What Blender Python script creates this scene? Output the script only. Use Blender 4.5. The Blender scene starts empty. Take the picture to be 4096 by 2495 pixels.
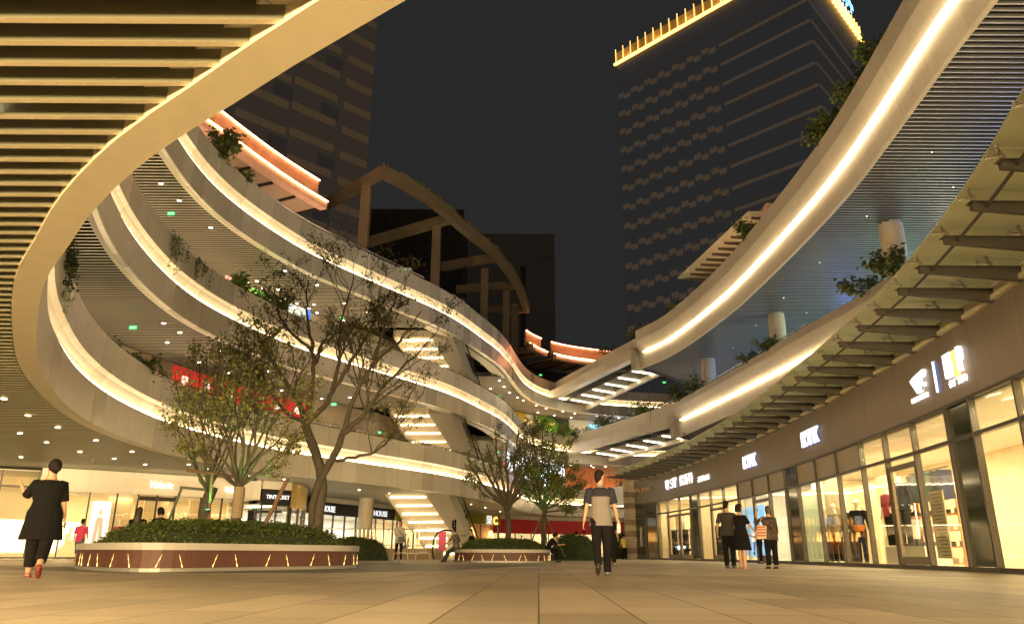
import bpy, bmesh, math, random
from mathutils import Vector, Matrix, noise
R = math.radians
random.seed(7)
scene = bpy.context.scene
col = scene.collection

# ------------------------------------------------------------------ camera, sky, exposure
cam_d = bpy.data.cameras.new('camera'); cam = bpy.data.objects.new('camera', cam_d); col.objects.link(cam)
cam_d.sensor_width = 36; cam_d.lens = 26.59; cam_d.clip_start = .05; cam_d.clip_end = 2000
PITCH, ROLL = R(17.68), R(.3)
cam.matrix_world = Matrix.Translation((0, 0, .37)) @ Matrix.Rotation(R(90) + PITCH, 4, 'X') @ Matrix.Rotation(ROLL, 4, 'Z')
scene.camera = cam
w = bpy.data.worlds.new('World'); scene.world = w; w.use_nodes = True
wn = w.node_tree; wbg = wn.nodes['Background']
wbg.inputs[0].default_value = (.0232, .0228, .0232, 1); wbg.inputs[1].default_value = .39
scene.view_settings.view_transform = 'Standard'; scene.view_settings.look = 'None'
scene.view_settings.exposure = 1.28; scene.view_settings.gamma = 1
cy = scene.cycles
cy.use_denoising = True; cy.max_bounces = 7; cy.diffuse_bounces = 4; cy.glossy_bounces = 3; cy.transmission_bounces = 6
cy.transparent_max_bounces = 12; cy.sample_clamp_indirect = 4; cy.caustics_reflective = False; cy.caustics_refractive = False

# ------------------------------------------------------------------ materials
MT = {}
def mat(name, color=(.5, .5, .5), rough=.55, metal=0., emit=None, es=0., var=0., nscale=3., bump=0., spec=.5, sub=None):
    if name in MT: return MT[name]
    m = bpy.data.materials.new(name); m.use_nodes = True; nt = m.node_tree; b = nt.nodes['Principled BSDF']
    b.inputs['Base Color'].default_value = (*color, 1); b.inputs['Roughness'].default_value = rough
    b.inputs['Metallic'].default_value = metal; b.inputs['Specular IOR Level'].default_value = spec
    if emit: b.inputs['Emission Color'].default_value = (*emit, 1); b.inputs['Emission Strength'].default_value = es
    if var or bump:
        tc = nt.nodes.new('ShaderNodeTexCoord'); n = nt.nodes.new('ShaderNodeTexNoise'); n.inputs['Scale'].default_value = nscale
        n.inputs['Detail'].default_value = 5; nt.links.new(tc.outputs['Object'], n.inputs['Vector'])
        if var:
            mx = nt.nodes.new('ShaderNodeMix'); mx.data_type = 'RGBA'
            mx.inputs[6].default_value = (*[c * (1 - var) for c in color], 1); mx.inputs[7].default_value = (*[min(1, c * (1 + var)) for c in color], 1)
            mr = nt.nodes.new('ShaderNodeMapRange'); mr.inputs[1].default_value = .3; mr.inputs[2].default_value = .7
            nt.links.new(n.outputs['Fac'], mr.inputs[0]); nt.links.new(mr.outputs[0], mx.inputs[0]); nt.links.new(mx.outputs[2], b.inputs['Base Color'])
        if bump:
            bp = nt.nodes.new('ShaderNodeBump'); bp.inputs['Strength'].default_value = bump; bp.inputs['Distance'].default_value = .02
            nt.links.new(n.outputs['Fac'], bp.inputs['Height']); nt.links.new(bp.outputs[0], b.inputs['Normal'])
    MT[name] = m; return m

def panel_mat(name, color, rough=.35, width=1.2, metal=0., joint=.55, var=.06):
    """metal cladding: UV.x runs along the band in metres; thin vertical joints, small tone differences between sheets"""
    m = bpy.data.materials.new(name); m.use_nodes = True; nt = m.node_tree; b = nt.nodes['Principled BSDF']; L = nt.links
    b.inputs['Roughness'].default_value = rough; b.inputs['Metallic'].default_value = metal
    uv = nt.nodes.new('ShaderNodeUVMap'); sp = nt.nodes.new('ShaderNodeSeparateXYZ'); L.new(uv.outputs[0], sp.inputs[0])
    def M(op, a, bb=None):
        n = nt.nodes.new('ShaderNodeMath'); n.operation = op
        for i, v in enumerate((a, bb)):
            if v is None: continue
            if isinstance(v, (int, float)): n.inputs[i].default_value = v
            else: L.new(v, n.inputs[i])
        return n.outputs[0]
    d = M('DIVIDE', sp.outputs[0], width); fr = M('FRACT', d); fl = M('FLOOR', d)
    j = M('LESS_THAN', fr, .014 / width * 1.2)
    wnz = nt.nodes.new('ShaderNodeTexWhiteNoise'); wnz.noise_dimensions = '1D'; L.new(fl, wnz.inputs['W'])
    t = M('MULTIPLY_ADD', wnz.outputs['Value'], var * 2); nt.nodes[-1].inputs[2].default_value = 1 - var
    nz = nt.nodes.new('ShaderNodeTexNoise'); nz.inputs['Scale'].default_value = 1.3; nz.inputs['Detail'].default_value = 6
    gx = nt.nodes.new('ShaderNodeNewGeometry'); L.new(gx.outputs['Position'], nz.inputs['Vector'])
    t2 = M('MULTIPLY_ADD', nz.outputs['Fac'], .14); nt.nodes[-1].inputs[2].default_value = .93
    mp = nt.nodes.new('ShaderNodeMapping'); mp.inputs['Scale'].default_value = (3.2, .22, 1); L.new(uv.outputs[0], mp.inputs[0])
    sn = nt.nodes.new('ShaderNodeTexNoise'); sn.inputs['Scale'].default_value = 1.6; sn.inputs['Detail'].default_value = 4; L.new(mp.outputs[0], sn.inputs['Vector'])
    sr = nt.nodes.new('ShaderNodeMapRange'); sr.inputs[1].default_value = .35; sr.inputs[2].default_value = .6; sr.inputs[3].default_value = .95; sr.inputs[4].default_value = 1.; L.new(sn.outputs['Fac'], sr.inputs[0]); t2 = M('MULTIPLY', t2, sr.outputs[0])
    dk = M('MULTIPLY_ADD', j, -(1 - joint)); nt.nodes[-1].inputs[2].default_value = 1
    f = M('MULTIPLY', M('MULTIPLY', t, t2), dk)
    mx = nt.nodes.new('ShaderNodeVectorMath'); mx.operation = 'SCALE'; mx.inputs[0].default_value = color; L.new(f, mx.inputs['Scale'])
    L.new(mx.outputs[0], b.inputs['Base Color'])
    r2 = M('MULTIPLY_ADD', wnz.outputs['Value'], .12); nt.nodes[-1].inputs[2].default_value = rough - .05
    L.new(r2, b.inputs['Roughness'])
    MT[name] = m; return m

def glass_mat(name, tint=(.9, .93, .9), r0=.05, frost=0., fcol=(.6, .6, .5), edge=.85):
    """thin sheet: transparent + mirror by a facing-independent Schlick term, optionally a frosted film"""
    m = bpy.data.materials.new(name); m.use_nodes = True; nt = m.node_tree; nt.nodes.clear(); L = nt.links
    o = nt.nodes.new('ShaderNodeOutputMaterial'); t = nt.nodes.new('ShaderNodeBsdfTransparent'); t.inputs[0].default_value = (*tint, 1)
    g = nt.nodes.new('ShaderNodeBsdfGlossy'); g.inputs['Roughness'].default_value = .02; g.inputs[0].default_value = (.9, .9, .9, 1)
    ge = nt.nodes.new('ShaderNodeNewGeometry'); dt = nt.nodes.new('ShaderNodeVectorMath'); dt.operation = 'DOT_PRODUCT'
    L.new(ge.outputs['Incoming'], dt.inputs[0]); L.new(ge.outputs['Normal'], dt.inputs[1])
    def M(op, a, b=None, c=None):
        n = nt.nodes.new('ShaderNodeMath'); n.operation = op
        for i, v in enumerate((a, b, c)):
            if v is None: continue
            if isinstance(v, (int, float)): n.inputs[i].default_value = v
            else: L.new(v, n.inputs[i])
        return n.outputs[0]
    k = M('POWER', M('SUBTRACT', 1., M('ABSOLUTE', dt.outputs['Value'])), 4.2)
    f = M('MULTIPLY_ADD', k, edge * (1 - r0), r0)
    base = t.outputs[0]
    if frost:
        df = nt.nodes.new('ShaderNodeBsdfDiffuse'); df.inputs[0].default_value = (*fcol, 1); tr = nt.nodes.new('ShaderNodeBsdfTranslucent'); tr.inputs[0].default_value = (*fcol, 1)
        m1 = nt.nodes.new('ShaderNodeMixShader'); m1.inputs[0].default_value = .4; L.new(df.outputs[0], m1.inputs[1]); L.new(tr.outputs[0], m1.inputs[2])
        m2 = nt.nodes.new('ShaderNodeMixShader'); m2.inputs[0].default_value = frost; L.new(base, m2.inputs[1]); L.new(m1.outputs[0], m2.inputs[2]); base = m2.outputs[0]
    mx = nt.nodes.new('ShaderNodeMixShader'); L.new(f, mx.inputs[0]); L.new(base, mx.inputs[1]); L.new(g.outputs[0], mx.inputs[2]); L.new(mx.outputs[0], o.inputs[0])
    MT[name] = m; return m

WARM = (1., .72, .40); WARMW = (1., .84, .60)
FASC = panel_mat('cladding_panels', (.72, .675, .57), .30, 1.2, metal=.15, joint=.42, var=.10)
FASC2 = panel_mat('cladding_panels_plain', (.60, .56, .48), .42, 2.4, joint=.7)
TAUPE = panel_mat('taupe_sign_panels', (.20, .17, .145), .5, 2.3, joint=.5, var=.03)
SOFF = panel_mat('ceiling_panels', (.72, .68, .6), .38, 2.0, joint=.85)
TRIM = mat('cream_trim', (.64, .585, .44), .45, var=.05)
SLAT = mat('aluminium_slat', (.58, .55, .47), .3, .35)
SLATD = mat('slat_near', (.62, .56, .42), .45, 0, var=.05, nscale=2)
SLATB = mat('slat_right', (.5, .52, .56), .22, .6)
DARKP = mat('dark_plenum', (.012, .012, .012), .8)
SLABM = mat('slab_screed', (.3, .28, .25), .8, var=.1)
def shade_sides(name, under, side, rough=.35, metal=.0):  # shade painted into the colour: undersides light, all other faces dark
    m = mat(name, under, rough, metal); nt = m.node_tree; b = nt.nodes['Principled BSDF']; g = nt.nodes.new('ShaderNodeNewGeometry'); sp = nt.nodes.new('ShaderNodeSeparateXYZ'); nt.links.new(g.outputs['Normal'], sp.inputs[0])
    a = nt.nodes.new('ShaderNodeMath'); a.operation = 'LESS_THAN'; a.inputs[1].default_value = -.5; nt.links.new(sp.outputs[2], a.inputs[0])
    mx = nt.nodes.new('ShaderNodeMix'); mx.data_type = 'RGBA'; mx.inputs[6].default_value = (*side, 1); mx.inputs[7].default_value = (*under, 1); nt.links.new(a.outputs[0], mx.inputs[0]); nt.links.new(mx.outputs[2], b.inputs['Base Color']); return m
SLAT = shade_sides('shaded_side_slat', (.66, .62, .52), (.13, .115, .085), .35, .2)
SLATD = shade_sides('shaded_side_slat_near', (.70, .62, .45), (.15, .15, .105), .34, .15)
SLATB = shade_sides('shaded_side_slat_right', (.5, .52, .54), (.16, .17, .18), .36, .4)
STRIP = mat('cove_light_strip', (1, .9, .7), emit=(1., .74, .42), es=6.)
STRIPD = mat('cove_light_strip_right', (1, .9, .7), emit=(1., .74, .42), es=10.)
BAR = mat('linear_lamp', (1, .95, .8), emit=(1., .86, .56), es=6.)
BARS = mat('stair_lamp', (1, .95, .8), emit=(1., .82, .50), es=3.4)
PINK = mat('pink_strip', (1, .5, .35), emit=(1., .30, .15), es=9)
DLM = mat('downlight_lens', (1, .95, .85), emit=(1., .86, .62), es=12.)
STEEL = mat('brushed_steel', (.55, .54, .5), .28, .9)
DSTEEL = mat('dark_grey_steel', (.085, .085, .08), .45, .3, var=.1)
FRAME = mat('bronze_frame', (.055, .048, .038), .4, .4)
BLACK = mat('black_rubber', (.015, .015, .015), .5)
CREAM = mat('cream_wall', (.80, .70, .52), .7, var=.03)
CURT = mat('cream_blind', (.78, .66, .46), .8, var=.04, nscale=1)
WHITEW = mat('white_wall', (.8, .78, .72), .6)
FLOORI = mat('shop_floor', (.6, .53, .42), .25)
GREYP = mat('grey_transom', (.30, .27, .21), .55, var=.04)
GREENG = mat('dark_green_glass', (.035, .045, .03), .08, 0, spec=.8)
GLASS = glass_mat('shop_glass', (.95, .95, .9), .03)
GLASSC = glass_mat('canopy_glass', (.8, .84, .7), .0, .93, (.88, .92, .76), .10)
GLASSR = glass_mat('rail_glass', (.85, .9, .85), .05)
LETW = mat('white_lit_letter', (1, 1, 1), emit=(.88, .93, 1.), es=.40)
LETWW = mat('warm_lit_letter', (1, 1, 1), emit=(1., .95, .8), es=.55)
LETB = mat('blue_letter_side', (.05, .1, .6), emit=(.05, .15, 1.), es=.12)
LETC = mat('cyan_lit_letter', (.4, .8, 1), emit=(.15, .6, 1.), es=1.0)
LETO = mat('orange_lit_letter', (1, .6, .2), emit=(1., .42, .08), es=1.0)
LETG = mat('beige_letter', (.6, .5, .4), .5)
GREENX = mat('exit_sign_green', (.05, .6, .2), emit=(.04, .85, .2), es=.6)
RED = mat('red_banner', (.5, .02, .02), .6, emit=(.9, .03, .03), es=.10)
LEAF = mat('hedge_leaf', (.075, .105, .022), .55, var=.45, nscale=25)
LEAFT = mat('tree_leaf', (.12, .125, .035), .55, var=.4, nscale=9)
LEAFG = mat('bright_leaf', (.12, .24, .03), .5, var=.4, nscale=9)
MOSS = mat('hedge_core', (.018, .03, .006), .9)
BARK = mat('bark', (.045, .036, .023), .85, var=.35, nscale=14, bump=.6)
GRAN = mat('grey_granite', (.36, .34, .32), .5, var=.14, nscale=60)
MAROON = mat('maroon_granite', (.08, .032, .023), .6, var=.22, nscale=40)
YELL = mat('yellow_green_slats', (.34, .33, .02), .5)
SKIN = mat('skin', (.38, .22, .14), .5); MANN = mat('mannequin_white', (.75, .72, .66), .35)
HAIR = mat('dark_hair', (.008, .006, .005), .75, spec=.2, bump=.3, nscale=40)

# ------------------------------------------------------------------ mesh helper
class MB:
    def __init__(s): s.v = []; s.f = []; s.uv = []
    def add(s, vs, fs, uvs=None):
        o = len(s.v); s.v += [tuple(v) for v in vs]
        for i, f in enumerate(fs): s.f.append([a + o for a in f]); s.uv.append(uvs[i] if uvs else None)
        return s
    def box(s, x0, x1, y0, y1, z0, z1, M=None):
        vs = [(x, y, z) for z in (z0, z1) for y in (y0, y1) for x in (x0, x1)]
        if M: vs = [M @ Vector(v) for v in vs]
        return s.add(vs, [(0, 2, 3, 1), (4, 5, 7, 6), (0, 1, 5, 4), (2, 6, 7, 3), (0, 4, 6, 2), (1, 3, 7, 5)])
    def bar(s, a, b, w, h, up=(0, 0, 1), ext=0):
        a = Vector(a); b = Vector(b); d = (b - a).normalized(); a = a - d * ext; b = b + d * ext; u = Vector(up)
        r = d.cross(u)
        if r.length < 1e-4: r = d.cross(Vector((1, 0, 0)))
        r.normalize(); u = r.cross(d).normalized(); vs = []
        for p in (a, b):
            for q, t in ((-1, -1), (1, -1), (1, 1), (-1, 1)): vs.append(p + r * (q * w / 2) + u * (t * h / 2))
        return s.add(vs, [(3, 2, 1, 0), (4, 5, 6, 7), (0, 1, 5, 4), (1, 2, 6, 5), (2, 3, 7, 6), (3, 0, 4, 7)])
    def tube(s, pts, rad, n=8, cap=True):
        pts = [Vector(p) for p in pts]
        if isinstance(rad, (int, float)): rad = [rad] * len(pts)
        rings = []; ref = None
        for i, p in enumerate(pts):
            d = (pts[min(i + 1, len(pts) - 1)] - pts[max(i - 1, 0)]).normalized()
            if ref is None: ref = Vector((1, 0, 0)) if abs(d.x) < .8 else Vector((0, 1, 0))
            r = (ref - d * ref.dot(d)).normalized(); ref = r; u = d.cross(r)
            rings.append([p + (r * math.cos(2 * math.pi * k / n) + u * math.sin(2 * math.pi * k / n)) * rad[i] for k in range(n)])
        return s.rings(rings, cap)
    def rings(s, rings, cap=True):
        n = len(rings[0]); o = len(s.v)
        for r in rings: s.v += [tuple(p) for p in r]
        for i in range(len(rings) - 1):
            for k in range(n):
                a = o + i * n + k; b = o + i * n + (k + 1) % n; s.f.append([a, b, b + n, a + n]); s.uv.append(None)
        if cap:
            s.f.append([o + k for k in range(n)][::-1]); s.uv.append(None)
            s.f.append([o + (len(rings) - 1) * n + k for k in range(n)]); s.uv.append(None)
        return s
    def lathe(s, prof, n=20, M=None):
        rs = [[Vector((r * math.cos(2 * math.pi * k / n), r * math.sin(2 * math.pi * k / n), z)) for k in range(n)] for r, z in prof]
        if M: rs = [[M @ p for p in r] for r in rs]
        return s.rings(rs)
    def prism(s, poly, z0, z1, M=None):
        n = len(poly); vs = [Vector((x, y, z0)) for x, y in poly] + [Vector((x, y, z1)) for x, y in poly]
        if M: vs = [M @ v for v in vs]
        return s.add(vs, [list(range(n))[::-1], list(range(n, 2 * n))] + [[i, (i + 1) % n, (i + 1) % n + n, i + n] for i in range(n)])
    def ell(s, c, rx, ry, rz, n=12, m=8, M=None):
        c = Vector(c); rs = []
        for j in range(1, m):
            a = math.pi * j / m; rs.append([Vector((rx * math.sin(a) * math.cos(2 * math.pi * k / n), ry * math.sin(a) * math.sin(2 * math.pi * k / n), -rz * math.cos(a))) for k in range(n)])
        rs = [[(M @ p if M else p) + c for p in r] for r in rs]
        return s.rings(rs)
    def build(s, name, m, parent=None, world=True, smooth=False, origin=None):
        me = bpy.data.meshes.new(name)
        off = Vector((0, 0, 0))
        if parent is not None:
            if world:
                q = parent
                while q: off += q.location; q = q.parent
        elif s.v:
            if origin is None:
                xs = [v[0] for v in s.v]; ys = [v[1] for v in s.v]; zs = [v[2] for v in s.v]
                off = Vector(((min(xs) + max(xs)) / 2, (min(ys) + max(ys)) / 2, min(zs)))
            else: off = Vector(origin)
        me.from_pydata([(v[0] - off.x, v[1] - off.y, v[2] - off.z) for v in s.v], [], s.f)
        if any(u for u in s.uv):
            ul = me.uv_layers.new(name='UVMap'); i = 0; data = []
            for f, u in zip(s.f, s.uv):
                for k in range(len(f)): data += (u[k] if u else (0.3, 0.3))
            ul.data.foreach_set('uv', data)
        me.materials.append(m)
        if smooth: me.polygons.foreach_set('use_smooth', [True] * len(me.polygons))
        me.update(); o = bpy.data.objects.new(name, me); col.objects.link(o)
        if parent is not None: o.parent = parent
        else: o.location = off
        return o

def tag(o, label=None, cat=None, group=None, kind=None):
    if label: o['label'] = label
    if cat: o['category'] = cat
    if group: o['group'] = group
    if kind: o['kind'] = kind
    return o
def thing(name, label, cat, loc=(0, 0, 0), rz=0, group=None):
    o = bpy.data.objects.new(name, None); col.objects.link(o); o.location = loc; o.rotation_euler = (0, 0, rz); o.empty_display_size = .2
    return tag(o, label, cat, group)
def copy_tree(o, parent=None):
    c = o.copy(); col.objects.link(c)
    if parent: c.parent = parent
    for ch in list(o.children): copy_tree(ch, c)
    return c

# ------------------------------------------------------------------ plan curves
def cr(pts, step=.5):
    P = [Vector(p) for p in pts]; P = [2 * P[0] - P[1]] + P + [2 * P[-1] - P[-2]]; out = []
    for i in range(1, len(P) - 2):
        n = max(2, int((P[i + 1] - P[i]).length / step)); a, b, c, d = P[i - 1:i + 3]
        for k in range(n):
            t = k / n; out.append(.5 * (2 * b + (c - a) * t + (2 * a - 5 * b + 4 * c - d) * t * t + (3 * b - a - 3 * c + d) * t ** 3))
    out.append(P[-2]); return out
RING = cr([(14, -4), (9, -1.5), (4.5, 1.2), (1.5, 2.8), (-1.25, 4.8), (-2.45, 5.75), (-3.55, 6.65), (-4.7, 7.8), (-5.7, 9.0), (-6.9, 10.5), (-8.5, 13.0), (-10.0, 15.6), (-11.2, 18.2), (-12.3, 21.1), (-13.1, 24.2), (-13.55, 27.5), (-13.6, 30.5), (-13.2, 33.3), (-12.4, 36.2), (-11.3, 39.1), (-9.9, 41.6), (-8.3, 44.2), (-6.6, 46.9), (-5.0, 49.6), (-3.6, 52.7), (-2.2, 56.8), (-1.1, 60.2), (-.3, 63.8), (.3, 67.5), (.9, 71), (1.6, 74), (2.8, 77.2), (4.5, 79.8), (6.5, 81.6), (8.8, 82.9), (12.4, 84.4), (17.5, 85.4), (26, 86), (36, 86.3)])
DC = cr([(10.62, 61.5), (12.2, 57), (13.2, 51), (13.85, 45), (14.1, 39), (14.2, 34), (14.15, 29.5), (13.9, 26), (13.6, 23), (13.3, 20), (13.1, 17), (12.6, 12), (11.5, 6), (9.5, 0)])
EC = cr([(13.7, 62.8), (14.3, 58), (15, 52.5), (15.7, 46.5), (16.3, 40.5), (16.9, 36), (17.3, 31), (17.5, 25), (17.3, 18), (16.8, 10)])
FC = cr([(7.6, 5.5), (8.8, 9), (9.6, 12), (10.2, 15), (10.5, 17.3), (10.85, 20.5), (11.1, 24.2), (11.35, 28), (11.5, 33), (11.4, 38.5), (11.2, 43), (10.8, 48), (10.2, 53), (9.4, 57), (8.7, 60)], .25)
LC = cr([(-28, 33), (-22.4, 36.3), (-20.9, 37.1), (-19.1, 38.3), (-16.8, 40.2), (-14.2, 42.2), (-13.2, 43.0), (-12.3, 44.2), (-12.4, 47), (-13.2, 50.5), (-13.4, 54.6), (-11.8, 59.2), (-9.6, 64.5), (-5, 70), (-.5, 75), (3, 82)], .25)
def arc(C):
    s = [0.]
    for a, b in zip(C[:-1], C[1:]): s.append(s[-1] + (b - a).length)
    return s
def at_s(C, S, s):
    s = max(0, min(S[-1] - 1e-4, s)); lo, hi = 0, len(S) - 1
    while hi - lo > 1:
        m = (lo + hi) // 2
        if S[m] <= s: lo = m
        else: hi = m
    t = (s - S[lo]) / (S[hi] - S[lo]); p = C[lo].lerp(C[hi], t); d = (C[hi] - C[lo]).normalized(); return p, d
def norms(C):
    out = []
    for i in range(len(C)):
        t = (C[min(i + 1, len(C) - 1)] - C[max(0, i - 1)]).normalized(); out.append(Vector((t.y, -t.x)))
    return out
def offc(C, o): return [p + n * o for p, n in zip(C, norms(C))]
def sub(C, a, b):
    S = arc(C); n = max(2, int(abs(b - a) / .5)); return [at_s(C, S, a + (b - a) * i / n)[0] for i in range(n + 1)]
FS, LS, RS, DS, ES = arc(FC), arc(LC), arc(RING), arc(DC), arc(EC)
def sweep(C, prof, closed=True, mb=None, caps=True):
    """profile points (offset to the courtyard side, z) swept along plan curve C"""
    mb = mb or MB(); N = norms(C); S = arc(C); k = len(prof); o = len(mb.v)
    pl = [0.]
    for a, b in zip(prof[:-1], prof[1:]): pl.append(pl[-1] + math.hypot(b[0] - a[0], b[1] - a[1]))
    for p, n in zip(C, N):
        for q in prof: mb.v.append((p.x + n.x * q[0], p.y + n.y * q[0], q[1]))
    for i in range(len(C) - 1):
        for j in range(k if closed else k - 1):
            j2 = (j + 1) % k; mb.f.append([o + i * k + j, o + i * k + j2, o + (i + 1) * k + j2, o + (i + 1) * k + j])
            v0, v1 = pl[j], pl[j2] if j2 else pl[j] + .1; mb.uv.append([(S[i], v0), (S[i], v1), (S[i + 1], v1), (S[i + 1], v0)])
    if closed and caps:
        mb.f.append([o + j for j in range(k)][::-1]); mb.uv.append(None); mb.f.append([o + (len(C) - 1) * k + j for j in range(k)]); mb.uv.append(None)
    return mb
def x_at(C, y):
    for a, b in zip(C[:-1], C[1:]):
        if (a.y - y) * (b.y - y) <= 0 and a.y != b.y: return a.x + (b.x - a.x) * (y - a.y) / (b.y - a.y)
    return None

# ------------------------------------------------------------------ ground
def paving_mat():
    """slabs in bands: per-slab tone, darker open joints, large worn patches, fine grain"""
    m = bpy.data.materials.new('stone_paving'); m.use_nodes = True; nt = m.node_tree; b = nt.nodes['Principled BSDF']; L = nt.links
    tc = nt.nodes.new('ShaderNodeTexCoord'); mp = nt.nodes.new('ShaderNodeMapping'); mp.inputs['Rotation'].default_value = (0, 0, R(92)); L.new(tc.outputs['Object'], mp.inputs[0])
    def brick(wd, h, c1, c2, mo, ms, of):
        br = nt.nodes.new('ShaderNodeTexBrick'); br.offset = of; br.inputs['Scale'].default_value = 1; br.inputs['Brick Width'].default_value = wd; br.inputs['Row Height'].default_value = h
        br.inputs['Mortar Size'].default_value = ms; br.inputs['Mortar Smooth'].default_value = .2; br.inputs['Color1'].default_value = (*c1, 1); br.inputs['Color2'].default_value = (*c2, 1); br.inputs['Mortar'].default_value = (*mo, 1); L.new(mp.outputs[0], br.inputs['Vector']); return br
    br = brick(1.2, .6, (.62, .53, .39), (.44, .37, .265), (.13, .105, .075), .007, .37)
    b2 = brick(3.6, 2.4, (1, 1, 1), (.74, .72, .68), (.9, .9, .9), .0, .5)
    n1 = nt.nodes.new('ShaderNodeTexNoise'); n1.inputs['Scale'].default_value = .22; n1.inputs['Detail'].default_value = 8; n1.inputs['Roughness'].default_value = .65; L.new(tc.outputs['Object'], n1.inputs['Vector'])
    n2 = nt.nodes.new('ShaderNodeTexNoise'); n2.inputs['Scale'].default_value = 45; n2.inputs['Detail'].default_value = 4; L.new(tc.outputs['Object'], n2.inputs['Vector'])
    r1 = nt.nodes.new('ShaderNodeMapRange'); r1.inputs[1].default_value = .35; r1.inputs[2].default_value = .65; r1.inputs[3].default_value = .74; r1.inputs[4].default_value = 1.08; L.new(n1.outputs['Fac'], r1.inputs[0])
    r2 = nt.nodes.new('ShaderNodeMapRange'); r2.inputs[1].default_value = .3; r2.inputs[2].default_value = .7; r2.inputs[3].default_value = .86; r2.inputs[4].default_value = 1.12; L.new(n2.outputs['Fac'], r2.inputs[0])
    c = nt.nodes.new('ShaderNodeMath'); c.operation = 'MULTIPLY'; L.new(r1.outputs[0], c.inputs[0]); L.new(r2.outputs[0], c.inputs[1])
    vo = nt.nodes.new('ShaderNodeTexVoronoi'); vo.inputs['Scale'].default_value = 1.7; L.new(tc.outputs['Object'], vo.inputs['Vector'])
    vr = nt.nodes.new('ShaderNodeMapRange'); vr.inputs[1].default_value = .035; vr.inputs[2].default_value = .06; vr.inputs[3].default_value = .62; vr.inputs[4].default_value = 1.; L.new(vo.outputs['Distance'], vr.inputs[0])
    c2 = nt.nodes.new('ShaderNodeMath'); c2.operation = 'MULTIPLY'; L.new(c.outputs[0], c2.inputs[0]); L.new(vr.outputs[0], c2.inputs[1]); c = c2
    mm = nt.nodes.new('ShaderNodeVectorMath'); mm.operation = 'MULTIPLY'; L.new(br.outputs['Color'], mm.inputs[0]); L.new(b2.outputs['Color'], mm.inputs[1])
    vm = nt.nodes.new('ShaderNodeVectorMath'); vm.operation = 'SCALE'; L.new(mm.outputs[0], vm.inputs[0]); L.new(c.outputs[0], vm.inputs['Scale'])
    L.new(vm.outputs[0], b.inputs['Base Color']); rr = nt.nodes.new('ShaderNodeMapRange'); rr.inputs[3].default_value = .38; rr.inputs[4].default_value = .62; L.new(n1.outputs['Fac'], rr.inputs[0]); L.new(rr.outputs[0], b.inputs['Roughness'])
    b.inputs['Specular IOR Level'].default_value = .35
    bp = nt.nodes.new('ShaderNodeBump'); bp.inputs['Strength'].default_value = .6; bp.inputs['Distance'].default_value = .006; bp.invert = True
    L.new(br.outputs['Fac'], bp.inputs['Height']); L.new(bp.outputs[0], b.inputs['Normal']); return m
PAVE = paving_mat()
tag(MB().add([(-400, -400, 0), (400, -400, 0), (400, 400, 0), (-400, 400, 0)], [(0, 1, 2, 3)]).build('ground', PAVE, origin=(0, 0, 0)), 'warm grey stone slab paving of the plaza', kind='structure')
DARKPV = mat('dark_granite_paving', (.13, .12, .10), .5, var=.25, nscale=20)
tag(MB().prism([(-10.9, 17.2), (-6.6, 13.9), (-3.6, 14.5), (-1.5, 17.5), (1.5, 28.5), (-2.5, 27), (-4.2, 30), (-12, 30)], -.05, .004).build('dark_paving_strip', DARKPV, origin=(0, 0, 0)), 'darker grey paving zone sweeping round the large planter', kind='structure')

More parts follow.
